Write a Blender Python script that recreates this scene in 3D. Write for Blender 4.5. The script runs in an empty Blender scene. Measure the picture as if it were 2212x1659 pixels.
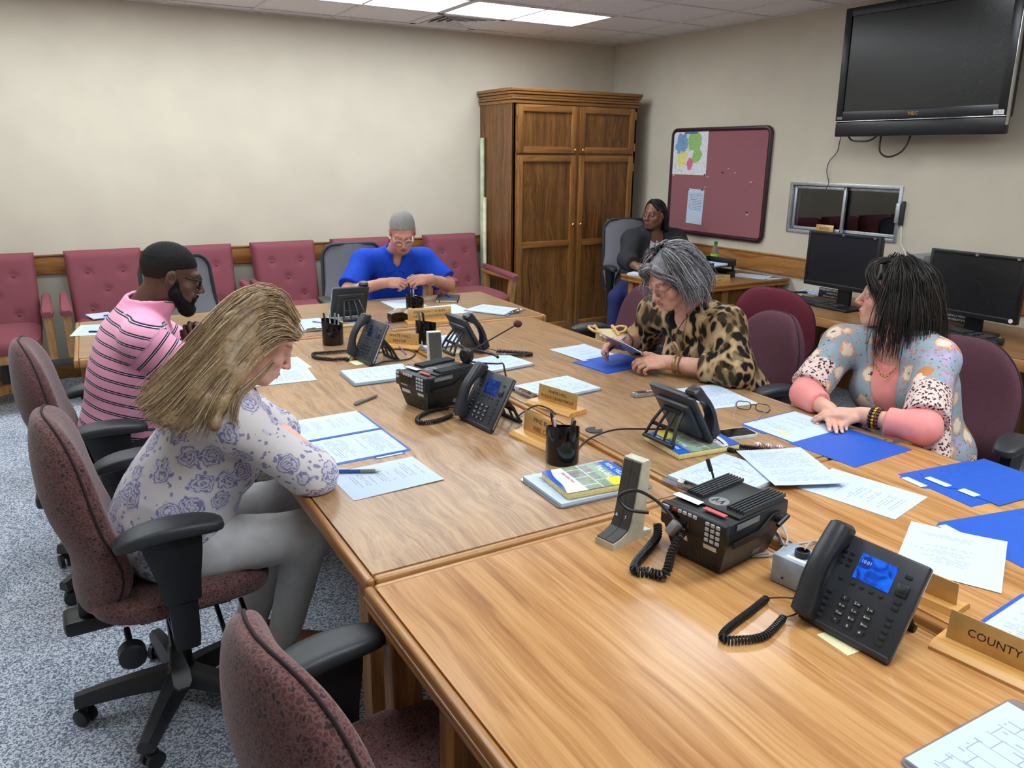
import bpy, bmesh, math, random
import numpy as np
from mathutils import Vector, Matrix, Euler, noise as mnoise
random.seed(7); RNG = np.random.default_rng(7)
PI = math.pi
R_ = math.radians
SC = bpy.context.scene
COL = SC.collection

# ---------------------------------------------------------------- camera, world, exposure
CAM_LOC = (0.0, 0.0, 1.655)
CAM_R = ((0.86539669, -0.13320879, 0.48305692), (-0.50100444, -0.24755802, 0.82928257), (0.00911688, -0.95967205, -0.28097409))
CAM_F = 1690.0                                        # focal length in pixels of the 2212 px wide frame
cam_data = bpy.data.cameras.new('camera'); cam = bpy.data.objects.new('camera', cam_data); COL.objects.link(cam)
cam_data.sensor_fit = 'HORIZONTAL'; cam_data.sensor_width = 36.0; cam_data.lens = CAM_F / 2212 * 36.0
cam_data.clip_start = 0.05; cam_data.clip_end = 60
_m = Matrix([[CAM_R[i][0], -CAM_R[i][1], -CAM_R[i][2]] for i in range(3)]).to_4x4(); _m.translation = CAM_LOC
cam.matrix_world = _m
SC.camera = cam
SC.view_settings.view_transform = 'Standard'; SC.view_settings.look = 'None'
SC.view_settings.exposure = 0.08; SC.view_settings.gamma = 1.0; SC.view_settings.use_curve_mapping = False
world = bpy.data.worlds.new('world'); SC.world = world; world.use_nodes = True
world.node_tree.nodes['Background'].inputs[0].default_value = (0.02, 0.02, 0.022, 1)
world.node_tree.nodes['Background'].inputs[1].default_value = 1.0
LIGHT_STRENGTH = 12.0                                 # ceiling troffer diffusers (the visible pair and the added unseen ones)

def pt(u, v, z):
    """point at height z seen at pixel (u, v) of the survey photograph"""
    d = [sum(CAM_R[i][k] * (u - 1106, v - 829.5, CAM_F)[k] for k in range(3)) for i in range(3)]
    t = (z - CAM_LOC[2]) / d[2]
    return Vector((CAM_LOC[0] + t * d[0], CAM_LOC[1] + t * d[1], z))
TZ = 0.74                                             # table height

# ---------------------------------------------------------------- materials
def lin(c):
    c = [x / 255 for x in c[:3]]
    return tuple(x / 12.92 if x <= 0.04045 else ((x + 0.055) / 1.055) ** 2.4 for x in c) + (1.0,)
def newmat(name):
    m = bpy.data.materials.new(name); m.use_nodes = True
    return m, m.node_tree, m.node_tree.nodes['Principled BSDF']
def nd(nt, t, ins=None, **props):
    n = nt.nodes.new('ShaderNode' + t)
    for k, v in props.items(): setattr(n, k, v)
    for k, v in (ins or {}).items():
        s = n.inputs[k]
        if isinstance(v, bpy.types.NodeSocket): nt.links.new(v, s)
        else: s.default_value = v
    return n
def ramp(nt, fac, stops, interp='LINEAR'):
    n = nt.nodes.new('ShaderNodeValToRGB'); n.color_ramp.interpolation = interp
    e = n.color_ramp.elements
    while len(e) < len(stops): e.new(0.5)
    for el, (p, c) in zip(e, stops): el.position = p; el.color = lin(c) if len(c) == 3 else c
    nt.links.new(fac, n.inputs[0]); return n.outputs[0]
def math_(nt, op, a, b=0.0, c=0.0):
    return nd(nt, 'Math', {0: a, 1: b, 2: c}, operation=op).outputs[0]
def mixc(nt, fac, a, b, mode='MIX'):
    n = nt.nodes.new('ShaderNodeMix'); n.data_type = 'RGBA'; n.blend_type = mode
    for i, v in ((0, fac), (6, a), (7, b)):
        if isinstance(v, bpy.types.NodeSocket): nt.links.new(v, n.inputs[i])
        else: n.inputs[i].default_value = v if i == 0 else (lin(v) if len(v) == 3 else v)
    return n.outputs[2]
def bump(nt, b, h, strength=0.3, dist=0.002):
    n = nd(nt, 'Bump', {'Strength': strength, 'Distance': dist, 'Height': h}); nt.links.new(n.outputs[0], b.inputs['Normal'])
def coord(nt, scale=(1, 1, 1), kind='Object', rot=(0, 0, 0)):
    tc = nd(nt, 'TexCoord')
    return nd(nt, 'Mapping', {'Vector': tc.outputs[kind], 'Scale': scale, 'Rotation': rot}).outputs[0]
def setp(b, rough=None, metal=None, spec=None, coat=None, sheen=None):
    if rough is not None: b.inputs['Roughness'].default_value = rough
    if metal is not None: b.inputs['Metallic'].default_value = metal
    if spec is not None: b.inputs['Specular IOR Level'].default_value = spec
    if coat is not None: b.inputs['Coat Weight'].default_value = coat; b.inputs['Coat Roughness'].default_value = 0.08
    if sheen is not None: b.inputs['Sheen Weight'].default_value = sheen
def plain(name, c, rough=0.5, metal=0.0, spec=0.5, coat=None, grain=0.0, gscale=400, emis=None, es=1.0, var=0.06, vscale=30):
    m, nt, b = newmat(name); setp(b, rough, metal, spec, coat)
    co = coord(nt)
    nz = nd(nt, 'TexNoise', {'Vector': co, 'Scale': vscale, 'Detail': 3.0}).outputs[0]
    lo = tuple(max(0, x * (1 - var)) for x in c); hi = tuple(min(255, x * (1 + var)) for x in c)
    nt.links.new(ramp(nt, nz, [(0.3, lo), (0.7, hi)]), b.inputs['Base Color'])
    if grain:
        g = nd(nt, 'TexNoise', {'Vector': co, 'Scale': gscale, 'Detail': 2.0}).outputs[0]; bump(nt, b, g, grain, 0.001)
    if emis: b.inputs['Emission Color'].default_value = lin(emis); b.inputs['Emission Strength'].default_value = es
    return m
def wood(name, stops, axis='y', gs=1.0, rough=0.35, coat=None, fine=0.25, warp=0.35, spec=0.5):
    """grain runs along the given object axis"""
    m, nt, b = newmat(name); setp(b, rough, spec=spec, coat=coat)
    along, across = 1.3 * gs, 34.0 * gs
    sc = {'x': (along, across, across), 'y': (across, along, across), 'z': (across, across, along)}[axis]
    tc = nd(nt, 'TexCoord'); oi = nd(nt, 'ObjectInfo')
    off = nd(nt, 'VectorMath', {0: tc.outputs['Object'], 1: nd(nt, 'CombineXYZ', {'X': math_(nt, 'MULTIPLY', oi.outputs['Random'], 7.0), 'Y': math_(nt, 'MULTIPLY', oi.outputs['Random'], 5.0), 'Z': 0.0}).outputs[0]}, operation='ADD').outputs[0]
    wv = nd(nt, 'TexNoise', {'Vector': off, 'Scale': 3.2 * gs, 'Detail': 1.5}).outputs['Color']
    wrp = nd(nt, 'VectorMath', {0: nd(nt, 'VectorMath', {0: wv, 1: (0.5, 0.5, 0.5)}, operation='SUBTRACT').outputs[0], 1: (warp * 0.12,) * 3}, operation='MULTIPLY').outputs[0]
    o2 = nd(nt, 'VectorMath', {0: off, 1: wrp}, operation='ADD').outputs[0]
    co = nd(nt, 'Mapping', {'Vector': o2, 'Scale': sc}).outputs[0]
    n1 = nd(nt, 'TexNoise', {'Vector': co, 'Scale': 1.0, 'Detail': 4.0, 'Roughness': 0.62, 'Distortion': 0.6}).outputs[0]
    co2 = nd(nt, 'Mapping', {'Vector': o2, 'Scale': tuple(s * (5 if s > along else 2.2) for s in sc)}).outputs[0]
    n2 = nd(nt, 'TexNoise', {'Vector': co2, 'Scale': 1.0, 'Detail': 3.0, 'Roughness': 0.6}).outputs[0]
    f = math_(nt, 'ADD', math_(nt, 'MULTIPLY', n1, 1 - fine), math_(nt, 'MULTIPLY', n2, fine))
    nt.links.new(ramp(nt, f, stops), b.inputs['Base Color'])
    bump(nt, b, f, 0.08, 0.001)
    return m
def fabric_speckle(name, base, light, dark, scale=90, rough=0.9, crack=0.5):
    m, nt, b = newmat(name); setp(b, rough, spec=0.2, sheen=0.25)
    co = coord(nt)
    wob = nd(nt, 'TexNoise', {'Vector': co, 'Scale': scale * 0.9, 'Detail': 2.0}).outputs['Color']
    co2 = mixc(nt, 0.015, co, wob)
    v = nd(nt, 'TexVoronoi', {'Vector': co2, 'Scale': scale}, feature='DISTANCE_TO_EDGE').outputs['Distance']
    cell = nd(nt, 'TexVoronoi', {'Vector': co2, 'Scale': scale}, feature='F1').outputs['Color']
    cs = nd(nt, 'SeparateColor', {0: cell}).outputs[0]
    cellc = ramp(nt, cs, [(0.0, dark), (0.15, dark), (0.25, base), (0.7, base), (1.0, tuple(x * 0.86 for x in base))])
    edge = ramp(nt, v, [(0.0, (255, 255, 255)), (0.09, (255, 255, 255)), (0.16, (0, 0, 0))])
    c = mixc(nt, math_(nt, 'MULTIPLY', edge, crack), cellc, light)
    big = nd(nt, 'TexNoise', {'Vector': co, 'Scale': 260.0, 'Detail': 2.0}).outputs[0]
    c = mixc(nt, 1.0, c, ramp(nt, big, [(0.25, (205, 205, 205)), (0.75, (255, 255, 255))]), 'MULTIPLY')
    nt.links.new(c, b.inputs['Base Color']); bump(nt, b, big, 0.35, 0.001)
    return m

# ---------------------------------------------------------------- mesh helpers
class MB:
    def __init__(s): s.V = []; s.F = []; s.MI = []
    def add(s, V, F, mi=0, T=None):
        o = len(s.V)
        if T is not None: V = [T @ Vector(v) for v in V]
        s.V += [tuple(v) for v in V]; s.F += [tuple(i + o for i in f) for f in F]; s.MI += [mi] * len(F); return s
    def box(s, c, d, bev=0.0, rot=None, mi=0, seg=2):
        x, y, z = (k / 2 for k in d)
        V = [(-x, -y, -z), (x, -y, -z), (x, y, -z), (-x, y, -z), (-x, -y, z), (x, -y, z), (x, y, z), (-x, y, z)]
        F = [(0, 3, 2, 1), (4, 5, 6, 7), (0, 1, 5, 4), (1, 2, 6, 5), (2, 3, 7, 6), (3, 0, 4, 7)]
        T = Matrix.Translation(c)
        if rot is not None: T = T @ (rot.to_4x4() if isinstance(rot, Matrix) else Euler(rot).to_matrix().to_4x4())
        if bev > 0:
            bm = bmesh.new(); vs = [bm.verts.new(v) for v in V]
            for f in F: bm.faces.new([vs[i] for i in f])
            bmesh.ops.bevel(bm, geom=list(bm.edges), offset=min(bev, min(d) * 0.49), segments=seg, profile=0.5, affect='EDGES')
            bm.verts.index_update(); V = [tuple(v.co) for v in bm.verts]; F = [tuple(v.index for v in f.verts) for f in bm.faces]; bm.free()
        return s.add(V, F, mi, T)
    def ring(s, rings, closed=True, caps=True, mi=0):
        n = len(rings[0]); V = [p for r in rings for p in r]; F = []
        for i in range(len(rings) - 1):
            for j in range(n if closed else n - 1):
                k = (j + 1) % n; F.append((i * n + j, i * n + k, (i + 1) * n + k, (i + 1) * n + j))
        if caps and closed:
            F.append(tuple(range(n - 1, -1, -1))); F.append(tuple((len(rings) - 1) * n + j for j in range(n)))
        return s.add(V, F, mi)
    def tube(s, P, r, n=8, caps=True, mi=0, closed=False, flat=1.0, up=None):
        P = [Vector(p) for p in P]; m = len(P); rr = r if isinstance(r, (list, tuple)) else [r] * m
        rings = []; N = None
        for i in range(m):
            if closed: t = P[(i + 1) % m] - P[i - 1]
            else: t = P[min(i + 1, m - 1)] - P[max(i - 1, 0)]
            t = t.normalized() if t.length > 1e-9 else Vector((0, 0, 1))
            if N is None:
                N = Vector(up) if up else (Vector((0, 0, 1)) if abs(t.z) < 0.9 else Vector((1, 0, 0)))
            elif up: N = Vector(up)
            N = (N - t * N.dot(t)); N = N.normalized() if N.length > 1e-6 else t.orthogonal().normalized()
            B = t.cross(N)
            rings.append([P[i] + (N * math.cos(2 * PI * j / n) * flat + B * math.sin(2 * PI * j / n)) * rr[i] for j in range(n)])
        if closed: rings.append(rings[0])
        return s.ring(rings, True, caps and not closed, mi)
    def cyl(s, p0, p1, r, r1=None, n=16, mi=0):
        return s.tube([p0, p1], [r, r if r1 is None else r1], n, True, mi)
    def lathe(s, prof, n=24, c=(0, 0, 0), mi=0, T=None):
        V = []; F = []; m = len(prof)
        for r, z in prof:
            for j in range(n): a = 2 * PI * j / n; V.append((c[0] + r * math.cos(a), c[1] + r * math.sin(a), c[2] + z))
        for i in range(m - 1):
            for j in range(n):
                k = (j + 1) % n; F.append((i * n + j, i * n + k, (i + 1) * n + k, (i + 1) * n + j))
        F.append(tuple(range(n - 1, -1, -1))); F.append(tuple((m - 1) * n + j for j in range(n)))
        return s.add(V, F, mi, T)
    def prism(s, O, z0, z1, T=None, mi=0):
        n = len(O); V = [(x, y, z0) for x, y in O] + [(x, y, z1) for x, y in O]
        F = [tuple(range(n - 1, -1, -1)), tuple(range(n, 2 * n))] + [(i, (i + 1) % n, n + (i + 1) % n, n + i) for i in range(n)]
        return s.add(V, F, mi, T)
    def pillow(s, c, r, e1=0.5, e2=0.5, nu=28, nv=16, fn=None, mi=0):
        """superellipsoid; fn maps a local point (unit box) to a deformed local point"""
        sp = lambda a, e: math.copysign(abs(a) ** e, a)
        V = []; F = []
        for i in range(nv + 1):
            ph = -PI / 2 + PI * i / nv
            for j in range(nu):
                th = 2 * PI * j / nu
                p = (r[0] * sp(math.cos(ph), e1) * sp(math.cos(th), e2), r[1] * sp(math.cos(ph), e1) * sp(math.sin(th), e2), r[2] * sp(math.sin(ph), e1))
                if fn: p = fn(p)
                V.append((p[0] + c[0], p[1] + c[1], p[2] + c[2]))
        for i in range(nv):
            for j in range(nu):
                k = (j + 1) % nu; F.append((i * nu + j, i * nu + k, (i + 1) * nu + k, (i + 1) * nu + j))
        return s.add(V, F, mi)
    def sphere(s, c, r, n=12, mi=0):
        rr = r if isinstance(r, (tuple, list)) else (r, r, r)
        return s.pillow(c, rr, 1, 1, n, max(6, n // 2), None, mi)
    def mesh(s, name, mats, ang=35):
        me = bpy.data.meshes.new(name); me.from_pydata(s.V, [], s.F)
        mats = mats if isinstance(mats, (list, tuple)) else [mats]
        for m in mats: me.materials.append(m)
        if len(mats) > 1: me.polygons.foreach_set('material_index', s.MI)
        bm = bmesh.new(); bm.from_mesh(me); bmesh.ops.remove_doubles(bm, verts=bm.verts, dist=1e-6); bmesh.ops.recalc_face_normals(bm, faces=bm.faces); bm.to_mesh(me); bm.free()
        if ang: me.polygons.foreach_set('use_smooth', [True] * len(me.polygons)); me.set_sharp_from_angle(angle=R_(ang))
        me.update(); return me
    def obj(s, name, mats, parent=None, loc=None, rot=None, ang=35):
        return put(name, s.mesh(name, mats, ang), parent, loc, rot)
def put(name, me, parent=None, loc=None, rot=None):
    o = bpy.data.objects.new(name, me); COL.objects.link(o)
    if parent is not None: o.parent = parent
    if loc is not None: o.location = loc
    if rot is not None: o.rotation_euler = rot
    return o
def tag(o, label, cat, group=None):
    o['label'] = label; o['category'] = cat
    if group: o['group'] = group
    return o
def thing(name, label, cat, loc=(0, 0, 0), rz=0.0, group=None, rot=None):
    o = bpy.data.objects.new(name, None); COL.objects.link(o); o.empty_display_size = 0.05
    o.location = loc; o.rotation_euler = rot if rot else (0, 0, rz)
    return tag(o, label, cat, group)
def struct(o): o['kind'] = 'structure'; return o
def dup(root, loc=None, rz=None, label=None, group=None):
    def cp(o, par):
        c = o.copy(); COL.objects.link(c); c.parent = par
        for ch in KIDS.get(o.name, list(o.children)): cp(ch, c)
        return c
    c = cp(root, None)
    if loc is not None: c.location = loc
    if rz is not None: c.rotation_euler = (0, 0, rz)
    if label: c['label'] = label
    if group: c['group'] = group
    return c
KIDS = {}
def text_mesh(name, body, size, mat, ext=0.0002, align='CENTER', spacing=1.0):
    cu = bpy.data.curves.new(name, 'FONT'); cu.body = body; cu.size = size; cu.extrude = ext
    cu.align_x = align; cu.align_y = 'CENTER'; cu.space_character = spacing; cu.resolution_u = 2
    t = bpy.data.objects.new(name, cu); me = bpy.data.meshes.new_from_object(t)
    bpy.data.objects.remove(t); bpy.data.curves.remove(cu)
    me.materials.clear(); me.materials.append(mat); me.name = name; return me
def lettering(body, size, mat, parent, loc, rot=(0, 0, 0), sx=1.0, name='lettering', **k):
    o = put(name, text_mesh(name, body, size, mat, **k), parent, loc, rot); o.scale = (sx, 1, 1); return o
def catmull(P, n=8, closed=False):
    P = [Vector(p) for p in P]; out = []; m = len(P)
    for i in range(m if closed else m - 1):
        g = (lambda k: P[k % m]) if closed else (lambda k: P[max(0, min(m - 1, k))])
        a, b, c, d = g(i - 1), g(i), g(i + 1), g(i + 2)
        for j in range(n):
            t = j / n; out.append(0.5 * ((2 * b) + (c - a) * t + (2 * a - 5 * b + 4 * c - d) * t * t + (3 * b - a - 3 * c + d) * t ** 3))
    if not closed: out.append(P[-1])
    return out
def rrect(w, h, r, n=5, cx=0, cy=0):
    out = []
    for sx, sy, a0 in ((1, 1, 0), (-1, 1, 90), (-1, -1, 180), (1, -1, 270)):
        for i in range(n + 1):
            a = R_(a0 + 90 * i / n); out.append((cx + sx * (w / 2 - r) + r * math.cos(a), cy + sy * (h / 2 - r) + r * math.sin(a)))
    return out

# ---------------------------------------------------------------- palette
OAK = [(0.30, (92, 58, 30)), (0.44, (140, 95, 52)), (0.56, (163, 117, 68)), (0.70, (186, 141, 88))]
LAM_L = [(0.30, (110, 80, 56)), (0.42, (146, 112, 80)), (0.52, (168, 132, 96)), (0.66, (184, 150, 112))]
LAM_N = [(0.28, (126, 80, 42)), (0.40, (165, 114, 66)), (0.52, (190, 140, 88)), (0.68, (208, 163, 111))]
LAM_H = [(0.28, (120, 92, 64)), (0.45, (150, 119, 86)), (0.60, (163, 130, 95)), (0.75, (174, 142, 106))]
m_top_mid = wood('laminate_walnut', LAM_L, 'y', 1.25, 0.28, fine=0.42, warp=0.55)
m_top_near = wood('laminate_oak', LAM_N, 'y', 0.8, 0.24, fine=0.28, warp=0.35)
m_top_head = wood('laminate_plain', LAM_H, 'x', 0.8, 0.28, fine=0.3, warp=0.3)
m_oak_y = wood('oak_edge_lengthwise', [(0.3, (128, 84, 42)), (0.5, (166, 116, 64)), (0.7, (190, 140, 84))], 'y', 1.2, 0.3)
m_oak_x = wood('oak_edge_crosswise', [(0.3, (140, 96, 54)), (0.5, (178, 130, 80)), (0.7, (198, 152, 100))], 'x', 1.2, 0.3)
m_oak_z = wood('oak_upright', OAK, 'z', 1.0, 0.35)
m_cab_z = wood('cabinet_oak_upright', [(0.32, (62, 36, 14)), (0.45, (98, 62, 28)), (0.58, (124, 82, 40)), (0.72, (146, 102, 56))], 'z', 0.75, 0.38, fine=0.35, warp=0.9)
m_cab_f = wood('cabinet_oak_frame', [(0.32, (100, 62, 26)), (0.5, (136, 90, 44)), (0.7, (160, 112, 62))], 'z', 1.2, 0.35)
m_cab_fx = wood('cabinet_oak_rail', [(0.32, (100, 62, 26)), (0.5, (136, 90, 44)), (0.7, (160, 112, 62))], 'x', 1.2, 0.35)
m_rail_x = wood('chair_rail_oak', [(0.3, (92, 54, 22)), (0.45, (134, 86, 42)), (0.6, (156, 106, 56)), (0.75, (170, 120, 70))], 'x', 0.8, 0.4, warp=1.2)
m_rail_y = wood('chair_rail_oak_side', [(0.3, (110, 68, 30)), (0.45, (152, 102, 52)), (0.6, (174, 122, 68)), (0.75, (186, 136, 82))], 'y', 0.8, 0.4, warp=1.2)
m_wall = plain('wall_paint_cream', (203, 194, 177), 0.75, spec=0.25, var=0.02, vscale=3, grain=0.06, gscale=300)
m_wall_low = plain('wall_paint_grey', (172, 168, 152), 0.75, spec=0.25, var=0.02, vscale=3)
m_tile = plain('acoustic_tile', (236, 232, 230), 0.9, spec=0.1, var=0.05, vscale=160, grain=0.5, gscale=220)
m_grid = plain('ceiling_grid_metal', (222, 219, 217), 0.5)
m_black = plain('black_plastic', (24, 26, 30), 0.42, grain=0.05, gscale=900)
m_black_soft = plain('black_arm_pad', (44, 47, 52), 0.48, grain=0.08, gscale=700)
m_black_gloss = plain('black_gloss_plastic', (10, 10, 12), 0.08, var=0.02)
m_dark = plain('charcoal_plastic', (40, 43, 49), 0.45, grain=0.04, gscale=900)
m_grey = plain('grey_plastic', (120, 124, 130), 0.5)
m_silver = plain('silver_metal', (190, 192, 196), 0.28, 1.0)
m_chrome = plain('polished_steel', (205, 207, 212), 0.12, 1.0, var=0.02)
m_alu = plain('aluminium_frame', (190, 194, 200), 0.35, 0.7)
m_brass = plain('brass', (190, 150, 80), 0.3, 0.95)
m_white = plain('white_plastic', (225, 226, 226), 0.5)
m_beige = plain('beige_plastic', (196, 192, 172), 0.5)
m_ink = plain('printed_ink_black', (22, 20, 18), 0.6)
m_ink_w = plain('printed_ink_white', (230, 232, 235), 0.6)
m_burg = fabric_speckle('burgundy_speckled_fabric', (104, 66, 66), (138, 100, 99), (66, 50, 55), 105, crack=0.7)
m_burg2 = fabric_speckle('burgundy_speckled_fabric_darker', (94, 58, 60), (120, 84, 84), (62, 44, 48), 120, crack=0.6)  # slightly darker, finer version of the burgundy speckle
m_plum = plain('plum_fabric', (92, 60, 70), 0.92, spec=0.15, var=0.14, vscale=420, grain=0.4, gscale=520)
m_red = plain('red_fabric', (104, 44, 56), 0.92, spec=0.15, var=0.1, vscale=420, grain=0.4, gscale=520)
m_rose = plain('rose_upholstery', (128, 72, 81), 0.9, spec=0.15, var=0.06, vscale=500, grain=0.25, gscale=600)
m_mesh = plain('grey_mesh_fabric', (112, 112, 118), 0.8, var=0.25, vscale=700)
m_seatgrey = plain('grey_seat_fabric', (60, 64, 70), 0.9, var=0.1, vscale=300)
m_piping = plain('dark_piping', (40, 24, 28), 0.8)

# carpet
m_carpet, nt, b = newmat('loop_carpet_blue_grey'); setp(b, 0.95, spec=0.1)
co = coord(nt)
v1 = nd(nt, 'TexVoronoi', {'Vector': co, 'Scale': 210.0, 'Randomness': 1.0}, feature='F1')
c1 = nd(nt, 'SeparateColor', {0: v1.outputs['Color']}).outputs[0]
n1 = nd(nt, 'TexNoise', {'Vector': co, 'Scale': 95.0, 'Detail': 3.0, 'Roughness': 0.7}).outputs[0]
n2 = nd(nt, 'TexNoise', {'Vector': co, 'Scale': 2.2, 'Detail': 2.0}).outputs[0]
f = math_(nt, 'ADD', math_(nt, 'MULTIPLY', c1, 0.5), math_(nt, 'MULTIPLY', n1, 0.5))
cc = ramp(nt, f, [(0.22, (92, 102, 124)), (0.40, (140, 150, 170)), (0.50, (178, 187, 204)), (0.60, (230, 236, 246))])
cc = mixc(nt, 1.0, cc, ramp(nt, n2, [(0.3, (225, 228, 232)), (0.7, (255, 255, 255))]), 'MULTIPLY')
nt.links.new(cc, b.inputs['Base Color']); bump(nt, b, v1.outputs['Distance'], 0.6, 0.004)

# glass, diffuser
m_glass, nt, b = newmat('window_glass'); setp(b, 0.0, spec=0.5)
b.inputs['Transmission Weight'].default_value = 1.0; b.inputs['IOR'].default_value = 1.5; b.inputs['Base Color'].default_value = (0.62, 0.66, 0.66, 1)
m_lamp, nt, b = newmat('lit_acrylic_diffuser'); setp(b, 0.5)
b.inputs['Base Color'].default_value = (0.9, 0.9, 0.9, 1); b.inputs['Emission Color'].default_value = (0.88, 0.96, 1.0, 1); b.inputs['Emission Strength'].default_value = LIGHT_STRENGTH

# ---------------------------------------------------------------- room shell
RX0, RX1, RY0, RY1, CZ = -1.7, 4.997, -2.9, 6.633, 2.68
def slab(name, c, d, m): return struct(MB().box(c, d).obj(name, m, ang=0))
slab('floor', ((RX0 + RX1) / 2, (RY0 + RY1) / 2, -0.05), (RX1 - RX0 + 0.4, RY1 - RY0 + 0.4, 0.1), m_carpet)
slab('wall_back', ((RX0 + RX1) / 2, RY1 + 0.06, 1.4), (RX1 - RX0 + 0.24, 0.12, 2.8), m_wall)
slab('wall_left', (RX0 - 0.06, (RY0 + RY1) / 2, 1.4), (0.12, RY1 - RY0, 2.8), m_wall)
slab('wall_front', ((RX0 + RX1) / 2, RY0 - 0.06, 1.4), (RX1 - RX0 + 0.24, 0.12, 2.8), m_wall)
WY0, WY1, WZ0, WZ1 = 3.365, 4.315, 1.10, 1.478            # window opening in the right wall
wr = MB()
for y0, y1, z0, z1 in ((RY0, WY0, 0, 2.8), (WY1, RY1, 0, 2.8), (WY0, WY1, 0, WZ0), (WY0, WY1, WZ1, 2.8)):
    wr.box((RX1 + 0.06, (y0 + y1) / 2, (z0 + z1) / 2), (0.12, y1 - y0, z1 - z0))
struct(wr.obj('wall_right', m_wall, ang=0))
# the unlit room behind the window
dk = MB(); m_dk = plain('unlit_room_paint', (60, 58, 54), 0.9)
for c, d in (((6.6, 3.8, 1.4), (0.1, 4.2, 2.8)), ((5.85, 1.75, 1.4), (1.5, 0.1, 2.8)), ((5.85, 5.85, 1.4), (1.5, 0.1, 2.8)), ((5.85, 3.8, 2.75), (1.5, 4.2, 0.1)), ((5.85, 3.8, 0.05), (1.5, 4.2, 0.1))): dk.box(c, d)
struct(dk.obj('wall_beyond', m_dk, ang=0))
# lower wall band below the rail is painted greyer
lw = MB(); lw.box(((RX0 + RX1) / 2, RY1 - 0.002, 0.47), (RX1 - RX0, 0.004, 0.74)); struct(lw.obj('trim_1', m_wall_low, ang=0))
# chair rails and baseboards
def rail_profile(mb, x0, x1, y, z0, z1, t=0.022):
    mb.box(((x0 + x1) / 2, y - t / 2, (z0 + z1) / 2), (x1 - x0, t, z1 - z0), 0.004)
    mb.box(((x0 + x1) / 2, y - t / 2 - 0.004, z1 - 0.006), (x1 - x0, t + 0.008, 0.012), 0.004)
tb = MB(); rail_profile(tb, RX0, 3.50, RY1, 0.79, 0.93); struct(tb.obj('trim_2', m_rail_x))
tb = MB(); tb.box((RX1 - 0.011, (RY0 + 6.03) / 2, 0.835), (0.022, 6.03 - RY0, 0.15), 0.004); tb.box((RX1 - 0.015, (RY0 + 6.03) / 2, 0.905), (0.03, 6.03 - RY0, 0.012), 0.004); struct(tb.obj('trim_3', m_rail_y))
tb = MB(); tb.box(((RX0 + 3.5) / 2, RY1 - 0.008, 0.05), (3.5 - RX0, 0.016, 0.10), 0.003); struct(tb.obj('baseboard_back', m_rail_x))
tb = MB(); tb.box(((RX0 + 3.5) / 2, RY1 - 0.006, 0.125), (3.5 - RX0, 0.012, 0.05), 0.003); struct(tb.obj('trim_4', m_grey))
tb = MB(); tb.box((RX1 - 0.008, (RY0 + 4) / 2, 0.05), (0.016, 4 - RY0, 0.10), 0.003); struct(tb.obj('baseboard_right', m_rail_y))
tb = MB(); tb.box((RX0 + 0.008, (RY0 + RY1) / 2, 0.05), (0.016, RY1 - RY0, 0.10), 0.003); struct(tb.obj('baseboard_left', m_rail_y))

# ceiling: slab, grid and lay-in tiles; 2x4 ft troffers take the place of two tiles
ceil = struct(MB().box(((RX0 + RX1) / 2, (RY0 + RY1) / 2, CZ + 0.11), (RX1 - RX0 + 0.4, RY1 - RY0 + 0.4, 0.06)).obj('ceiling', m_tile, ang=0))
G = 0.61; GX0, GY0 = 0.92 - 5 * G, 5.26 - 14 * G
nxs = [RX0] + [GX0 + G * i for i in range(20) if RX0 < GX0 + G * i < RX1 - 0.03] + [RX1]
nys = [RY0] + [GY0 + G * i for i in range(20) if RY0 < GY0 + G * i < RY1 - 0.03] + [RY1]
TROFFERS = []
for gy, cols_ in ((5.26, (-3, -1, 1, 3)), (5.26 - 4 * G, (-3, -1, 3)), (5.26 - 8 * G, (-1, 1, 3)), (5.26 - 12 * G, (1,))):  # beyond the visible pair, unseen troffers are added to brighten the room
    for gx in [0.92 + q * G for q in cols_]:
        TROFFERS.append((gx, gy))
VENT = (0.92 + 3 * G, 5.26 + G)
gb = MB()
for x in nxs: gb.box((x, (RY0 + RY1) / 2, CZ + 0.003), (0.024, RY1 - RY0, 0.006))
for y in nys: gb.box(((RX0 + RX1) / 2, y, CZ + 0.0031), (RX1 - RX0, 0.024, 0.006))
gb.obj('grid_runner', m_grid, ceil, ang=0)
for i in range(len(nxs) - 1):
    for j in range(len(nys) - 1):
        x0, x1, y0, y1 = nxs[i], nxs[i + 1], nys[j], nys[j + 1]
        if any(tx - 0.01 < (x0 + x1) / 2 < tx + 2 * G + 0.01 and ty < (y0 + y1) / 2 < ty + G for tx, ty in TROFFERS): continue
        if abs(x0 - VENT[0]) < 0.05 and abs(y0 - VENT[1]) < 0.05: continue
        mb = MB().box(((x0 + x1) / 2, (y0 + y1) / 2, CZ + 0.016), (x1 - x0 - 0.008, y1 - y0 - 0.008, 0.018))
        mb.obj('ceiling_tile', m_tile, ceil, ang=0)
TROF_LABEL = {}
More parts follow.
